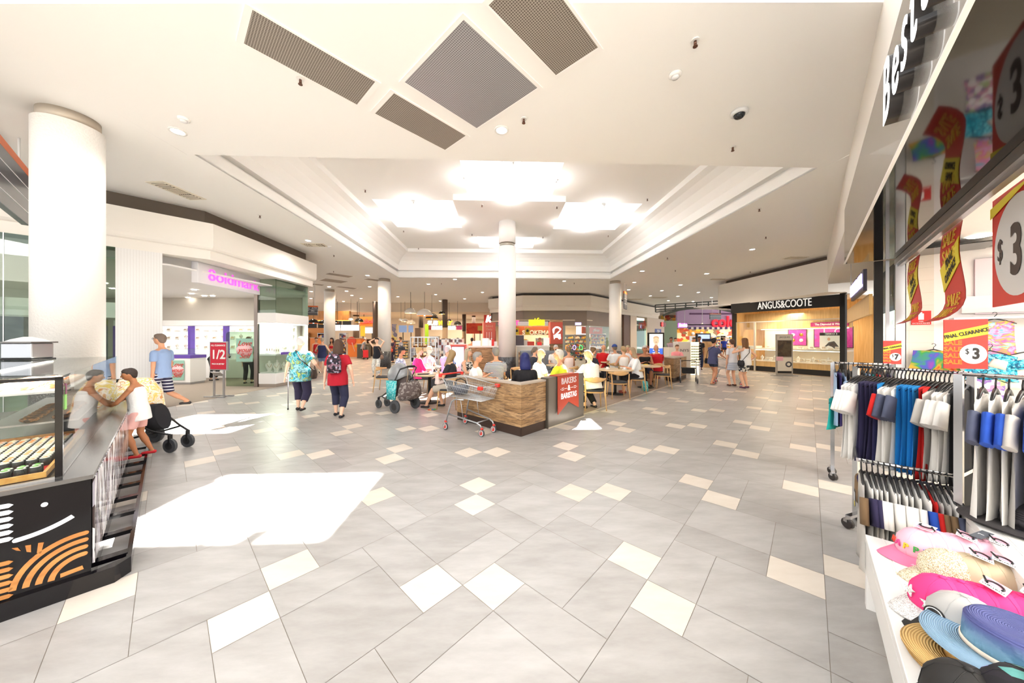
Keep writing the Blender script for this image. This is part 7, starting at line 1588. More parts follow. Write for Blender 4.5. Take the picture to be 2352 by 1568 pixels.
# ================================================================== PEOPLE
def ik(a, b, l1, l2, hint):
    a, b = Vector(a), Vector(b); d = b-a; L_ = min(d.length, (l1+l2)*.995); dn = d.normalized(); b = a+dn*L_
    x = (l1*l1-l2*l2+L_*L_)/(2*L_); h = sqrt(max(0, l1*l1-x*x)); hv = Vector(hint); hv = hv-dn*hv.dot(dn)
    hv = hv.normalized() if hv.length > 1e-4 else Vector((0, 1, 0)); return a+dn*x+hv*h, b
def remesh(o, vox, it=3):
    m = o.modifiers.new('remesh', 'REMESH'); m.mode = 'VOXEL'; m.voxel_size = vox; m.use_smooth_shade = True
    if it: s = o.modifiers.new('smooth', 'SMOOTH'); s.iterations = it; s.factor = .5
    return o
def skin(c): return mat('skin_'+c, c, .55, bump=.05, bscale=200)
SK = 'e8b494'; SK2 = 'd99c78'; SK3 = '8a5a40'; SKT = 'f0c4a8'
def person(label, x, y, face, h=1.66, w=1.0, z=0, pose='stand', skn=SK, hair='8a6a48', hstyle='short', top='ffffff', sleeve='short', bot='2b2c44', leg='long', shoes='2a2628',
           hands=None, feet=None, lean=0.0, head=(0, 0), seat=.46, vox=.014, acc=(), tmat=None, bmat=None, fem=False, group=None, hem=0.0, side=0.0):
    """face: world direction the body faces, degrees, 0 = away from the camera, 90 = to the left, 180 = towards the camera"""
    t = thing('person', label, 'person', (x, y, z), radians(face), group); S = skin(skn)
    TM = tmat or mat('fabric_'+top, top, .9, bump=.35, bscale=35); BM = bmat or mat('fabric_'+bot, bot, .9, bump=.35, bscale=30)
    sp = Matrix.Rotation(-lean, 3, 'X') @ Matrix.Rotation(side, 3, 'Y'); up = sp @ Vector((0, 0, 1)); fw = sp @ Vector((0, 1, 0)); rt = Vector((1, 0, 0))
    hip = Vector((0, 0, .52*h)) if pose != 'sit' else Vector((0, -.02, seat+.085))
    if pose == 'walk': hip.z = .51*h
    ch = hip+up*.21*h; sh = hip+up*.29*h; nk = sh+up*.045*h; hd = nk+up*.035*h+fw*.012*h
    hyaw, hpit = head; HR = Matrix.Rotation(hyaw, 3, 'Z') @ Matrix.Rotation(-hpit-lean*.5, 3, 'X'); hc = hd+HR@Vector((0, .012*h, .068*h))
    sw = (.098 if fem else .112)*h*(.75+.25*w); hw = .052*h*(.6+.4*w)
    SHL = {s: sh+rt*s*sw+up*-.022*h for s in (-1, 1)}; HIP = {s: hip+Vector((s*hw, 0, -.01*h)) for s in (-1, 1)}
    if hands is None: hands = [(-.17*w-.04, .03, .45*h), (.17*w+.04, .03, .45*h)] if pose != 'sit' else [(-.13, .34, .74), (.13, .34, .74)]
    if feet is None:
        feet = {'stand': [(-.1, 0, 0), (.1, .03, 0)], 'walk': [(-.09, .22, 0), (.09, -.24, .05)], 'sit': [(-.12, .42, 0), (.12, .38, 0)]}[pose]
    mb = MB(); E = lambda c, ax, rx, ry: mb.ring(c, ax, rx, 14, ry, fw)
    # torso rings: x radius across, y radius deep.  ring() puts r along ax x ref (across) and r2 along depth
    T = [(hip-up*.045*h, .078*w, .062*w), (hip+up*.02*h, .088*w, .072*w), (hip+up*.10*h, (.068 if fem else .078)*w, .058*w), (ch, .084*w, .066*w), (sh-up*.02*h, .092*w if not fem else .082*w, .055*w), (sh+up*.012*h, .05, .04), (nk, .032, .034)]
    mb.loft([E(c, up, a*h, b*h) for c, a, b in T])
    mb.cap(nk-up*.02*h, hd+up*.03*h, .031*h, .030*h)
    HE = lambda v: hc+HR@Vector(v)*h
    mb.ell(hc, (.047*h, .058*h, .065*h), HR, 16, 12); mb.ell(HE((0, .018, -.032)), (.034*h, .036*h, .034*h), HR, 12, 8)
    mb.cap(HE((0, .056, .006)), HE((0, .068, -.014)), .006*h, .009*h, 6)
    for s in (-1, 1): mb.ell(HE((s*.047, -.004, -.004)), (.007*h, .013*h, .019*h), HR, 8, 6)
    [mb.cap(nk-up*.012*h, SHL[s], .026*h, .030*h) for s in (-1, 1)]
    arms = []
    for s, tgt in zip((-1, 1), hands):
        tgt = Vector(tgt); hint = Vector((s*.55, -.6, -.5)) if tgt.z < sh.z+.1 else Vector((s*1, .25, .5))
        el, wr = ik(SHL[s], tgt, .172*h, .155*h, hint); arms.append((s, SHL[s], el, wr))
        mb.ell(SHL[s], .031*h*w**.5, n=10, k=7); mb.cap(SHL[s], el, .029*h*w**.6, .023*h*w**.4); mb.cap(el, wr, .023*h*w**.4, .0155*h)
        d = (wr-el).normalized(); n_ = d.cross(Vector((0, 0, 1))); n_ = n_.normalized() if n_.length > .1 else Vector((1, 0, 0)); b_ = n_.cross(d)
        pc = wr+d*.04*h; mb.ell(pc, (.014*h, .03*h, .010*h), Matrix((n_*s, d, b_)).transposed() if False else Matrix((n_, d, n_.cross(d))).transposed(), 10, 7)
        for q in range(4):
            o_ = n_*(-.0115+.0078*q)*h; l = (.024, .028, .027, .021)[q]*h; a1 = pc+d*.024*h+o_; a2 = a1+(d*.8-b_*.25)*l; a3 = a2+(d*.45-b_*.75)*l*.8
            mb.cap(a1, a2, .0052*h, .0047*h, 6); mb.cap(a2, a3, .0047*h, .004*h, 6)
        mb.cap(pc-d*.012*h-n_*s*.012*h, pc+d*.014*h-n_*s*.028*h-b_*.008*h, .0062*h, .005*h, 6)
    legs = []
    for s, tgt in zip((-1, 1), feet):
        an = Vector(tgt)+Vector((0, 0, .05*h)); kn, an = ik(HIP[s], an, .245*h, .235*h, Vector((s*.12, 1, .25 if pose == 'sit' else 0))); legs.append((s, HIP[s], kn, an))
        mb.cap(HIP[s], kn, .050*h*w**.7, .033*h*w**.4); mb.cap(kn, kn+(an-kn)*.45, .033*h*w**.4, .034*h*w**.5); mb.cap(kn+(an-kn)*.4, an, .034*h*w**.5, .0195*h)
        mb.cap(an+Vector((0, -.015*h, -.022*h)), an+Vector((0, .07*h, -.036*h)), .019*h, .013*h)
    remesh(mb.build('body', S, t), vox)
    # face
    mb = MB(); [mb.ell(HE((s*.019, .0545, .008)), (.0075*h, .004*h, .0042*h), HR, 8, 6) for s in (-1, 1)]; mb.build('eyes', mat('eye_dark', '3a2c26', .3), t)
    mb = MB(); mb.ell(HE((0, .0555, -.031)), (.014*h, .004*h, .0036*h), HR, 8, 5); mb.build('lips', mat('lips', 'b8605a', .5), t)
    hm = mat('hair_'+hair, tuple(q*.72 for q in lin(hair)), .6, bump=.5, bscale=70)
    mb = MB(); [mb.tube([HE((s*.009, .0575, .02)), HE((s*.02, .0585, .024)), HE((s*.031, .051, .019))], .0022*h, 5) for s in (-1, 1)]; mb.build('eyebrows', hm, t)
    if hstyle != 'bald':
        mb = MB(); mb.ell(HE((0, -.012, .014)), (.052*h, .056*h, .062*h), HR, 16, 12); mb.ell(HE((0, .012, .04)), (.044*h, .044*h, .035*h), HR, 14, 9)
        if hstyle in ('short', 'boy'): mb.ell(HE((0, -.03, -.01)), (.044*h, .032*h, .045*h), HR)
        if hstyle in ('bob', 'long', 'straight'):
            L1 = {'bob': .13, 'long': .23, 'straight': .19}[hstyle]; mb.loft([mb.ring(HE((0, -.018, .02)), up, .054*h, 14, .046*h, fw), mb.ring(HE((0, -.028, -.04)), up, .060*h, 14, .04*h, fw), mb.ring(HE((0, -.036, -L1*.7)), up, (.07 if hstyle == 'bob' else .062)*h, 14, (.045 if hstyle == 'bob' else .03)*h, fw), mb.ring(HE((0, -.04, -L1)), up, (.066 if hstyle == 'bob' else .045)*h, 14, (.035 if hstyle == 'bob' else .018)*h, fw)])
            for s in (-1, 1): mb.cap(HE((s*.046, .008, .02)), HE((s*.05, .0, -L1*.75)), .016*h, .013*h)
        if hstyle == 'bun': mb.ell(HE((0, -.052, .052)), (.026*h, .026*h, .026*h), HR); mb.ell(HE((0, -.03, -.01)), (.04*h, .03*h, .04*h), HR)
        if hstyle == 'pony': mb.ell(HE((0, -.03, -.005)), (.042*h, .032*h, .045*h), HR); mb.cap(HE((0, -.065, .03)), HE((0, -.095, -.02)), .018*h, .02*h); mb.cap(HE((0, -.095, -.02)), HE((0, -.08, -.09)), .02*h, .008*h)
        remesh(mb.build('hair', hm, t), vox*.9, 2)
    # top
    k = .010+.004*w; mb = MB(); low = hip-up*(.05+hem)*h
    rings = [(low, .092*w+k, .078*w+k), (hip+up*.03*h, .090*w+k, .076*w+k), (hip+up*.10*h, (.074 if fem else .082)*w+k, .064*w+k), (ch, .087*w+k, .070*w+k)]
    if sleeve == 'bandeau': rings = [(ch-up*.05*h, .083*w+k, .068*w+k), (ch+up*.035*h, .087*w+k, .068*w+k)]
    else:
        rings += [(sh-up*.022*h, (.083 if fem else .094)*w+k, .057*w+k)]
        if sleeve == 'tank': rings += [(sh-up*.006*h, .066*w+k, .05*w)]
        else: rings += [(sh+up*.006*h, .068*w+k, .05*w), (sh+up*.026*h, .04+k, .042)]
    mb.loft([mb.ring(c, up, a*h, 16, b*h, fw) for c, a, b in rings])
    if sleeve in ('short', 'long', 'half', 'cap'):
        f = {'short': .62, 'long': 1.9, 'half': 1.1, 'cap': .3}[sleeve]
        for s, a, b, c in arms:
            r0 = .039*h*w**.5; mb.ell(a, r0*.95, n=12, k=8); mb.cap(sh+up*.0*h+(a-sh)*.25, a, .034*h, r0*.92); e1 = a+(b-a)*min(1, f); mb.cyl(a, e1, r0, r0*(.98 if f < 1 else .78), 14)
            if f > 1: mb.ell(b, r0*.78); mb.cyl(b, b+(c-b)*(f-1), r0*.78, r0*.6, 14)
    o = remesh(mb.build('top', TM, t), vox, 2)
    # lower garment
    if leg != 'none':
        mb = MB(); mb.loft([mb.ring(c, up, a*h, 16, b*h, fw) for c, a, b in ((hip-up*.05*h, .084*w+k*.6, .07*w+k*.6), (hip+up*.035*h, .088*w+k*.6, .074*w+k*.6), (hip+up*.07*h, .078*w+k*.6, .064*w+k*.6))])
        if leg == 'skirt':
            mb.loft([mb.ring(c, (0, 0, 1), a*h, 16, b*h, (0, 1, 0)) for c, a, b in ((hip+up*.05*h, .082*w+k, .07*w+k), (hip-up*.06*h, .1*w+k, .085*w+k), (hip-up*.17*h, .112*w+k, .09*w+k))])
        else:
            f = {'long': 1.88, 'capri': 1.62, 'shorts': .72, 'short': .45, 'knee': .95}[leg]
            for s, a, b, c in legs:
                r0 = .056*h*w**.7; mb.ell(a, r0); e1 = a+(b-a)*min(1, f); mb.cyl(a, e1, r0, r0*(.82 if f > 1 else .92), 14)
                if f > 1: mb.ell(b, r0*.82); mb.cyl(b, b+(c-b)*(f-1), r0*.84, r0*.66, 14)
        remesh(mb.build('lower_garment', BM, t), vox, 2)
    if shoes:
        for s, a, b, c in legs:
            mb = MB(); mb.cap(c+Vector((0, -.022*h, -.03*h)), c+Vector((0, .072*h, -.038*h)), .022*h, .017*h); mb.v = [(q[0], q[1], max(q[2], c.z-.052*h)) for q in mb.v]; mb.build('shoe', mat('shoe_'+shoes, shoes, .6), t)
    if 'glasses' in acc:
        mb = MB(); [mb.tube([HE((s*.019+.011*cos(a), .062, .008+.009*sin(a))) for a in [2*pi*i/10 for i in range(10)]], .0013*h, 5, closed=True) for s in (-1, 1)]; [mb.tube([HE((s*.03, .061, .009)), HE((s*.048, .01, .008))], .0013*h, 5) for s in (-1, 1)]; mb.build('glasses', BLACKM, t)
    if 'headglasses' in acc: mb = MB(); [mb.ell(HE((s*.022, .034, .062)), (.016*h, .008*h, .01*h), HR, 10, 6) for s in (-1, 1)]; mb.tube([HE((-.05, -.01, .045)), HE((0, .04, .062)), HE((.05, -.01, .045))], .0025*h, 5); mb.build('sunglasses', BLACKM, t)
    for a_ in acc:
        if a_.startswith('cap:'):
            cm = mat('capcloth_'+a_[4:], a_[4:], .8); mb = MB(); mb.ell(HE((0, -.005, .032)), (.055*h, .063*h, .05*h), HR, 18, 10); mb.build('cap', cm, t); mb = MB(); mb.ell(HE((0, .062, .028)), (.038*h, .04*h, .005*h), HR, 14, 6); mb.build('cap_peak', cm, t)
        if a_ == 'backpack':
            mb = MB(); c = ch-fw*.125*h+up*.0*h; mb.loft([mb.ring(c-up*.13*h, up, .075*h, 16, .04*h, fw), mb.ring(c-up*.11*h, up, .088*h, 16, .055*h, fw), mb.ring(c+up*.03*h, up, .086*h, 16, .055*h, fw), mb.ring(c+up*.09*h, up, .065*h, 16, .045*h, fw), mb.ring(c+up*.115*h, up, .03*h, 16, .025*h, fw)])
            PK = printed('backpack_print', ['1d1a24', '4a2f3c', '2a2430', 'b9b4c8', '6a4452', '1d1a24', '8a6a7a'], 26, .8, 'cells'); bp = mb.build('backpack', PK, t); mb = MB(); mb.loft([mb.ring(c-fw*.05*h-up*.1*h, up, .06*h, 14, .025*h, fw), mb.ring(c-fw*.055*h+up*.0*h, up, .06*h, 14, .025*h, fw)]); mb.build('front_pocket', PK, bp)
            for s in (-1, 1): mb = MB(); mb.tube([c+up*.1*h+rt*s*.04*h, sh+rt*s*.06*h+up*.03*h, sh+rt*s*.075*h+fw*.075*h-up*.05*h, ch+rt*s*.09*h+fw*.0*h-up*.06*h], .008*h, 6); mb.build('strap', BLACKM, bp)
        if a_.startswith('bag:'):
            s = 1 if a_[4] == 'R' else -1; bm = mat('bagcloth_'+a_[5:], a_[5:], .6); c = hip+rt*s*.135*h*w+up*.0*h; mb = MB(); mb.loft([mb.ring(c-up*.07*h, up, .025*h, 12, .06*h, fw), mb.ring(c-up*.02*h, up, .035*h, 12, .075*h, fw), mb.ring(c+up*.05*h, up, .02*h, 12, .06*h, fw)]); b = mb.build('handbag', bm, t)
            mb = MB(); mb.tube([c+up*.05*h+fw*.03*h, ch+rt*s*.1*h*w+fw*.07*h*w, sh+rt*-s*.05*h+up*.035*h+fw*.02*h, sh+rt*-s*.04*h+up*.03*h-fw*.045*h, ch-fw*.1*h*w+rt*s*.05*h, c+up*.05*h-fw*.03*h] if a_[4] == 'L' or True else [], .006*h, 5); mb.build('bag_strap', bm, b)
    return t
def PP(px, py_feet): g = G(px, py_feet); return g.x, g.y
def at(px, d): return (px-CX)/F*d, d
V1 = .014; V2 = .018; V3 = .024
# --- left side and walkway
bx = KC+Vector((VX, VY, 0))*2.96+Vector((UX, UY, 0))*.10
boy = person('little boy in a white sleeveless top and pink shorts leaning on the sushi counter', bx.x, bx.y, 118, 1.14, .98, z=.115, skn='b97a52', hair='3a2a22', hstyle='boy', top='f6f4f2', sleeve='tank', bot='f2bcb4', leg='shorts', shoes='c8202a', lean=.12, hem=.05, hands=[(-.12, .30, .655), (.06, .33, .66)], feet=[(-.07, .0, 0), (.09, -.08, 0)], vox=.010, head=(.25, .1))
boy.rotation_euler.z = radians(118)
x, y = PP(372, 950); person('walking man in a pale blue shirt and navy striped shorts beside the white tiled pier', x, y, 100, 1.74, .95, pose='walk', skn=SK2, hair='8a7668', top='8fa6cc', bot='32304e', leg='knee', shoes='3a3634', bmat=printed('striped_shorts', ['2f2c48', 'e8e6ea'], 4.5, .85, 'Z', thr=.82), acc=('glasses',), feet=[(-.09, .28, 0), (.09, -.42, .18)])
person('blonde shop assistant in black bending over a counter in the left jewellery shop', -11.9, 12.75, -100, 1.66, .9, skn=SKT, hair='d9b878', hstyle='long', top='2e2522', sleeve='half', bot='1d1c1e', lean=.85, vox=V2, fem=True, hands=[(-.15, .5, 1.1), (.15, .5, 1.1)])
person('shop assistant with tied up blonde hair behind the half price sign stand', -9.8, 11.9, 20, 1.68, .9, skn=SKT, hair='a8784a', hstyle='bun', top='d8d2cc', bot='1d1c1e', vox=V2, fem=True)
x, y = PP(690, 943); TEALP = printed('teal_watercolour', ['0f7f96', '35b3c4', 'a9e0e2', '1f6f86', 'c8d860', '4fc0cc'], 9, .9)
c = person('older white haired woman in a teal watercolour top walking with a cane', x, y, 10, 1.68, 1.28, pose='walk', skn=SKT, hair='f4f0ec', top='35b3c4', tmat=TEALP, bot='2b2640', leg='capri', shoes='2a2628', fem=True, feet=[(-.1, .12, 0), (.12, -.2, .04)], hem=.05, hands=[(-.36, .1, .80), (.34, .14, .95)], acc=('bag:R3a2a20',))
t = thing('walking_cane', 'grey walking cane with a black handle held by the woman in the teal top', 'cane', (x-.37, y+.12, 0), radians(10)); mb = MB(); mb.cyl((0, 0, .02), (0, 0, .84), .011, n=8); mb.build('shaft', mat('cane_grey', '9a9698', .4, .5), t); mb = MB(); mb.tube([(0, -.02, .84), (0, .05, .86), (0, .1, .85)], .015, 8); mb.build('handle', BLACKM, t); mb = MB(); mb.cyl((0, 0, 0), (0, 0, .03), .016, n=8); mb.build('tip', BLACKM, t)
x, y = PP(776, 957); person('woman with long brown hair, red tee and a dark floral backpack walking away', x, y, 8, 1.62, 1.2, pose='walk', skn=SKT, hair='5a3c28', hstyle='straight', top='b5182c', bot='2c2e48', leg='capri', shoes='1d1c24', fem=True, hem=.04, feet=[(-.1, .16, 0), (.1, -.1, 0)], acc=('backpack',), hands=[(-.28, .02, .72), (.29, .04, .78)])
x, y = PP(740, 856); person('woman in a navy sleeveless top and denim shorts pushing a trolley away', x, y, 5, 1.66, 1.2, skn=SKT, hair='d8cdb8', hstyle='bun', top='2d3660', sleeve='tank', bot='7f9cc8', leg='shorts', shoes='3a3634', fem=True, vox=V2, hem=.03, hands=[(-.3, .25, .95), (.3, .25, .95)])
person('young woman with dark hair in a red strapless top facing the camera', *at(763, 17.2), 175, 1.66, .85, skn=SK2, hair='3a2620', hstyle='long', top='d01a28', sleeve='bandeau', bot='8fb0d8', leg='short', fem=True, vox=V2)
person('young woman in a red strapped top turning left by the orange counter', *at(726, 17.8), -130, 1.68, .85, skn=SK, hair='8a5a3a', hstyle='bun', top='c8202a', sleeve='tank', bot='8fb0d8', leg='short', fem=True, vox=V2)
person('man with a white cap, grey shirt and dark trousers at the food counters', *at(833, 26), -70, 1.7, 1.0, skn=SK2, hair='8a8480', top='8d8f96', bot='24242e', vox=V3, lean=.25, acc=('cap:eeeae6',))
t = thing('shopping_trolley_bag', 'red shopping trolley bag beside the man in the white cap', 'trolley bag', (*at(840, 25.5), 0)); mb = MB(); mb.box(-.18, .18, -.12, .12, .15, .75); mb.build('bag', mat('bag_red', 'd4202a', .6), t, bevel=.03); mb = MB(); mb.tube([(-.14, .1, .7), (-.14, .12, 1.0), (.14, .12, 1.0), (.14, .1, .7)], .012, 6); mb.build('handle', STEEL, t); mb = MB(); [mb.cyl((s*.16-.02, 0, .08), (s*.16+.02, 0, .08), .08, n=12) for s in (-1, 1)]; mb.build('wheels', BLACKM, t)
x, y = PP(866, 864); person('woman in a black singlet with both hands raised to her head', x, y, 175, 1.66, 1.0, skn=SKT, hair='3a2a22', hstyle='bun', top='1f1f28', sleeve='tank', bot='e2dcd4', leg='long', bmat=printed('white_print_pants', ['f2eee8', 'd8d4d0', '9aa4a8'], 18, .9), fem=True, hands=[(-.12, -.02, 1.66), (.12, -.02, 1.66)], acc=('bag:L8a6a58',))
person('person in a dark top and orange red bag strap walking left beyond the column', *at(903, 22), 80, 1.68, 1.0, skn=SK2, hair='6a4030', top='4a4056', bot='3a3448', vox=V3, acc=('bag:Le8583a',))
person('person in a navy and white striped top walking beyond the column', *at(921, 21.5), 90, 1.72, 1.05, skn=SK2, hair='5a4030', top='ffffff', bot='3a3a4a', tmat=printed('far_stripes', ['e8e6ea', '35406a'], 5.5, .9, 'Z'), vox=V3)
person('white haired person in a grey shirt sitting far behind near the cake shelf', *at(950, 20.5), 10, 1.66, 1.0, pose='sit', skn=SK2, hair='e0c8b0', top='8d8f9c', vox=V3)
# --- cafe left
STRP = printed('navy_stripes', ['f2f0ee', '2b3454'], 9.5, .9, 'Z')
person('seated man in a dark cap and white patterned shirt behind the pram', *at(921, 9.6), -60, 1.72, 1.08, pose='sit', skn=SK2, hair='5a4a40', top='e8e8f0', tmat=printed('dotty_shirt', ['eeecf4', 'eeecf4', 'd0d0e4', '9a9ec4'], 30, .9, 'cells'), bot='3a3c44', acc=('cap:2b2b2f',))
person('woman in a bright pink top with blonde clipped hair at the baby table', *at(962, 9.75), -60, 1.68, 1.2, pose='sit', skn=SKT, hair='e0c08a', hstyle='bun', top='f0308a', bot='3a3c44', fem=True, sleeve='half')
person('grey blonde woman with glasses facing right beyond the pink topped woman', *at(985, 10.6), -110, 1.7, 1.1, pose='sit', skn=SKT, hair='f0dcb8', top='e8b8c0', bot='3a3c44', fem=True, acc=('glasses',))
person('white haired man in a blue and white striped shirt seated left of the menu stand', *at(1028, 10.2), -30, 1.76, 1.15, pose='sit', skn=SK, hair='e6e4e2', top='c8d4f0', tmat=printed('blue_pinstripe', ['e6ecfa', '5a7ac8'], 11, .9, 'X'), bot='4a4c54')
mo = (-1.5, 7.72)
person('mother with long blonde hair in a black tee and beige shorts holding a baby', mo[0], mo[1], 80, 1.68, 1.05, pose='sit', skn=SK, hair='b39468', hstyle='long', top='26262c', bot='b5aa9c', leg='knee', shoes='2a2628', fem=True, hands=[(-.02, .33, .72), (.12, .28, .78)], head=(0, -.45), feet=[(-.1, .55, 0), (.14, .25, 0)])
person('bald baby in a pale romper sitting on its mother lap', mo[0]-.27, mo[1]+.02, -60, .68, 1.25, z=.55, pose='sit', seat=-.03, skn=SKT, hair='d8b08a', hstyle='bald', top='e8d4cc', bot='e8d4cc', leg='knee', shoes=None, vox=.011, hands=[(-.1, .14, .28), (.1, .14, .28)], feet=[(-.06, .2, -.1), (.06, .2, -.1)])
person('woman with sunglasses on her blonde hair and a black and white floral top', *at(1074, 8.9), -115, 1.68, 1.15, pose='sit', skn=SK, hair='d8c8ac', hstyle='long', top='8a8a86', tmat=printed('floral_bw', ['e6e2dc', '4a4a48', 'c8c4bc', '2e2e2e'], 24, .9, 'cells'), sleeve='tank', bot='3a3c44', fem=True, acc=('headglasses',))
c = CF(.45, 1.66); person('grey haired woman in a white top leaning her arm on the plank wall', c.x, c.y, -95, 1.64, 1.1, pose='sit', skn=SK2, hair='a8a29c', top='f4f2f0', bot='d8d4cc', fem=True, acc=('glasses',), hands=[(-.2, .3, .8), (.22, .25, .9)], head=(.1, 0))
c = CF(1.45, 2.1); person('grey haired man in a navy and white striped polo seen from behind', c.x, c.y, 25, 1.78, 1.12, pose='sit', skn=SK2, hair='9a9690', top='ffffff', tmat=STRP, bot='e8e4dc')
# --- cafe centre
c = CF(.75, .55); person('woman with bright blue bobbed hair in a black top seen from behind', c.x, c.y, 8, 1.66, 1.15, pose='sit', skn=SKT, hair='16206a', hstyle='bob', top='1a181c', sleeve='long', bot='1d1c24', fem=True)
person('woman in a dark top with a grey ponytail at the banquette table', *at(1228, 10.6), -50, 1.66, 1.15, pose='sit', skn=SK, hair='8a7a6c', hstyle='pony', top='2b303c', bot='2b303c', fem=True, vox=V2)
c = CF(2.0, 1.15); person('bald man with glasses in a white tee looking right', c.x, c.y, -75, 1.74, 1.2, pose='sit', skn=SK, hair='c8a088', hstyle='bald', top='f6f4f0', bot='4a4c54', acc=('glasses',), hands=[(-.1, .36, .78), (.16, .3, .78)])
c = CF(1.75, .5); person('white haired man in a fluorescent yellow work shirt with sunglasses on his head', c.x+.05, c.y-.05, 60, 1.74, 1.2, pose='sit', skn=SK2, hair='eae4d8', top='e6f03a', bot='2b303c', acc=('headglasses',), head=(0, -.1))
person('elderly man facing the camera on the grey banquette', PX(1277, 12.0), 12.05, 180, 1.74, 1.05, pose='sit', skn=SK, hair='ece8e4', top='e8e4e0', bot='4a4c54', vox=V2)
person('small bald headed toddler seen from behind by the banquette', PX(1293, 11.2), 11.2, 0, .9, 1.2, z=.42, pose='sit', seat=.0, skn=SK, hstyle='bald', top='e6eaf4', bot='e6eaf4', shoes=None, vox=.014, hands=[(-.12, .16, .3), (.12, .16, .3)], feet=[(-.07, .22, -.12), (.07, .22, -.12)])
person('woman with a low bun in a pale pink sleeveless dress seen from behind', PX(1306, 10.9), 10.9, 10, 1.66, 1.0, pose='sit', skn=SK2, hair='9a7a58', hstyle='bun', top='f0dcd8', sleeve='tank', bot='f0dcd8', fem=True, vox=V2)
person('woman in a white top with a blonde ponytail on the nearest right oak chair', 1.93, 7.66, 25, 1.7, 1.25, pose='sit', skn=SKT, hair='dcc494', hstyle='pony', top='f8f4e8', sleeve='long', bot='1a181c', fem=True, lean=.25, hands=[(-.3, .4, .8), (.05, .45, .8)], acc=('headglasses',), feet=[(-.15, .1, 0), (.1, .05, 0)])
# --- cafe right
person('woman with a high bun in a dark tee with a red print facing right', 2.5, 10.3, -60, 1.68, 1.1, pose='sit', skn=SK, hair='8a6a4a', hstyle='bun', top='2b2633', bot='1d1c24', fem=True, lean=.2, hands=[(-.1, .38, .8), (.15, .34, .8)])
person('man in a red tee with cropped hair seen from behind reading a newspaper', PX(1384, 12.9), 12.9, -35, 1.74, 1.1, pose='sit', skn=SK2, hair='8a8480', hstyle='bald', top='d0161e', bot='3a3c44', vox=V2, lean=.15)
person('man in a blue cap and white tee seen from behind at the column', 3.88, 12.1, 12, 1.76, 1.15, pose='sit', skn=SK2, hair='8a7a68', top='f4f6f8', bot='3a3c44', acc=('cap:2a4488',), vox=V2)
person('blonde woman in a white sleeveless top beyond the right table', PX(1433, 11.2), 11.25, 10, 1.68, 1.05, pose='sit', skn=SK, hair='c8a878', hstyle='pony', top='f4f0ee', sleeve='tank', bot='3a3c44', fem=True, vox=V2)
person('blonde woman in white facing left deep behind the right table', PX(1444, 13), 13.1, 150, 1.66, 1.0, pose='sit', skn=SK, hair='e0d0a8', top='f0f0f4', bot='3a3c44', fem=True, vox=V3)
person('woman with straight blonde hair, white blouse and black trousers at the right table', 3.84, 9.85, 85, 1.7, 1.05, pose='sit', skn=SK2, hair='b8a080', hstyle='bob', top='eef0f2', sleeve='half', bot='141216', leg='capri', shoes='8a3a2a', fem=True, lean=.18, hands=[(-.16, .42, .80), (.1, .4, .8)])
person('white haired man with glasses in a black singlet eating at the right table', 4.78, 11.62, 172, 1.74, 1.2, pose='sit', skn='b87e5c', hair='e6e4e2', top='16161a', sleeve='tank', bot='4a5068', leg='knee', shoes='4a3428', acc=('glasses',), lean=.2, hands=[(-.12, .36, .82), (.12, .36, .82)], head=(0, -.3))
person('bald man in a red polo seen from behind near the timber box wall', 5.34, 11.85, 8, 1.76, 1.2, pose='sit', skn=SK2, hair='d8c8c0', hstyle='bald', top='c81624', bot='2b2c44')
person('child with short brown hair in a pink top facing the camera', PX(1555, 14.2), 14.2, 175, 1.6, 1.0, pose='sit', seat=.5, skn=SK, hair='8a5a38', top='f49aa0', bot='3a3c44', vox=V2)
person('red haired person partly hidden behind the singlet man', PX(1489, 12.6), 12.7, 160, 1.64, 1.0, pose='sit', skn=SK, hair='a8482a', top='8a4a3a', bot='3a3c44', vox=V3)
person('staff man with dark beard, checked shirt and folded arms beside the beige kiosk', *at(1541, 18.5), 175, 1.7, .95, skn=SK3, hair='1a1616', top='9a8a98', sleeve='long', bot='2a2624', vox=V2, hands=[(.08, .2, 1.15), (-.08, .22, 1.12)])
person('guard in a black polo and navy trousers in front of the blue screen', *at(1606, 17.2), 160, 1.74, .95, skn=SK3, hair='151214', top='15161f', bot='1b2346', vox=V2)
person('dark haired person behind the beige kiosk', *at(1551, 20), 170, 1.66, 1.0, skn=SK2, hair='201818', top='d8b0b0', bot='2a2624', vox=V3)
x, y = PP(1637, 882); person('barefoot woman with dark hair, grey blue tee and denim shorts pushing a trolley right', x, y, -75, 1.66, 1.05, pose='walk', skn=SK2, hair='2a1e1c', hstyle='bun', top='53567a', bot='3c4456', leg='short', shoes=None, fem=True, hem=.02, hands=[(-.1, .42, .98), (.1, .42, .98)], feet=[(-.08, .12, 0), (.08, -.14, 0)], acc=('bag:L1a181c',), head=(0, -.2), lean=.08)
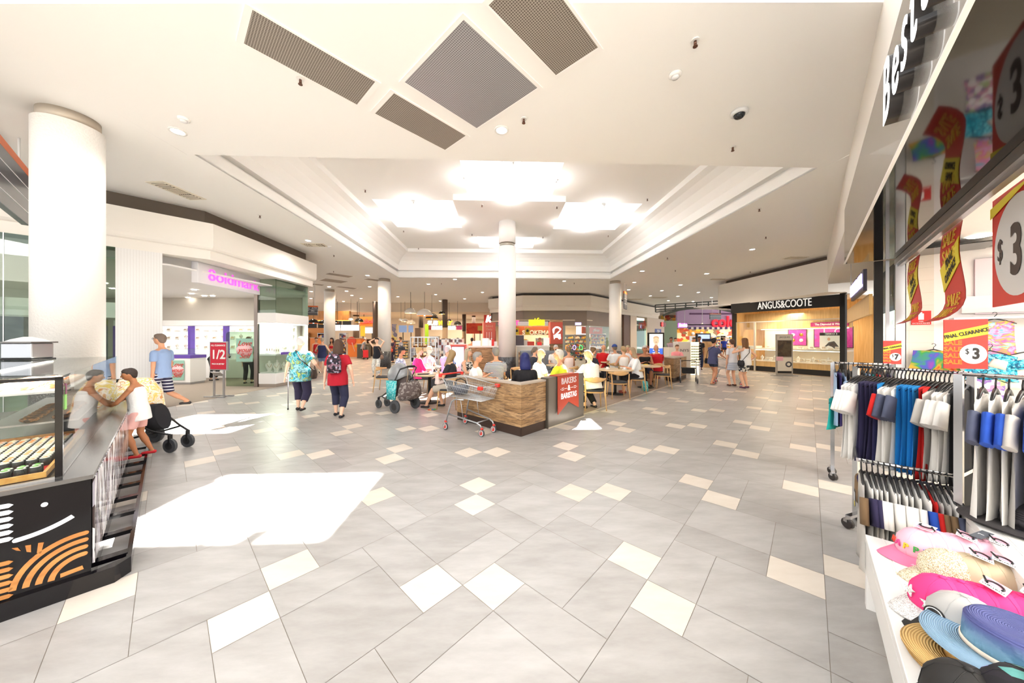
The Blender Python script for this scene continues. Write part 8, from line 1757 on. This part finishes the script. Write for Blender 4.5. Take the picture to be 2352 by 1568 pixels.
x, y = PP(1713, 891); person('woman with long wavy brown hair, white singlet and patterned shorts seen from behind', x, y, 20, 1.64, 1.05, skn=SK, hair='8a5c34', hstyle='long', top='f4f2f4', sleeve='tank', bot='d8d6d2', leg='shorts', bmat=printed('bw_blocks', ['e6e2dc', '2a2a2e', 'e6e2dc', '4a4a4e'], 16, .9, 'cells'), shoes='5a2a48', fem=True, hands=[(-.12, .25, 1.35), (.26, .05, .9)], acc=('bag:L1a181c',))
person('woman in a striped skirt mostly hidden behind the long haired woman', x-.1, y+.5, 0, 1.6, .95, skn=SK, hair='6a4a34', hstyle='short', top='e8e6ea', bot='e8e6ea', leg='skirt', bmat=printed('skirt_stripes', ['e8e6ea', '7a8aa8'], 9, .9, 'Z'), fem=True, shoes='5a3428', hem=-.02)
person('man in a royal blue polo and navy shorts standing before the supermarket', *at(1663, 30.5), 178, 1.72, 1.15, skn=SK2, hair='c8b8a0', top='2a3ea0', bot='23283e', leg='shorts', shoes=None, vox=V3)
for i, (px, d, c, hh) in enumerate(((1084, 17, 'e8a070', '3a2418'), (1051, 17.5, '2a2440', '2a2230'), (1062, 17.2, 'e8e4e0', 'b07a40'), (1240, 14.6, 'f4f2f4', 'b06a50'), (1594, 20, '3a2a3a', '241a1a'))):
    person(('brown haired customer behind the plank counter', 'dark haired customer behind the mosaic panel', 'ginger haired customer behind the mosaic panel', 'cafe worker in white behind the pale counter', 'dark haired person seen between kiosk and screen')[i], *at(px, d), 170 if i > 2 else 0, 1.66, 1.0, skn=SK2, hair=hh, top=c, vox=V3)
cn = thing('newspaper', 'open newspaper held by the man in the red tee', 'newspaper', (PX(1400, 13.25), 13.25, .8), radians(-20)); mb = MB(); mb.obox((-.14, 0, .16), (.28, .01, .36), Euler((-.3, 0, .25))); mb.obox((.14, 0, .16), (.28, .01, .36), Euler((-.3, 0, -.25))); mb.build('pages', printed('newsprint', ['e8e6e2', 'd4d2ce', 'e8e6e2', 'b8b8b8'], 40, .8, 'cells'), cn)
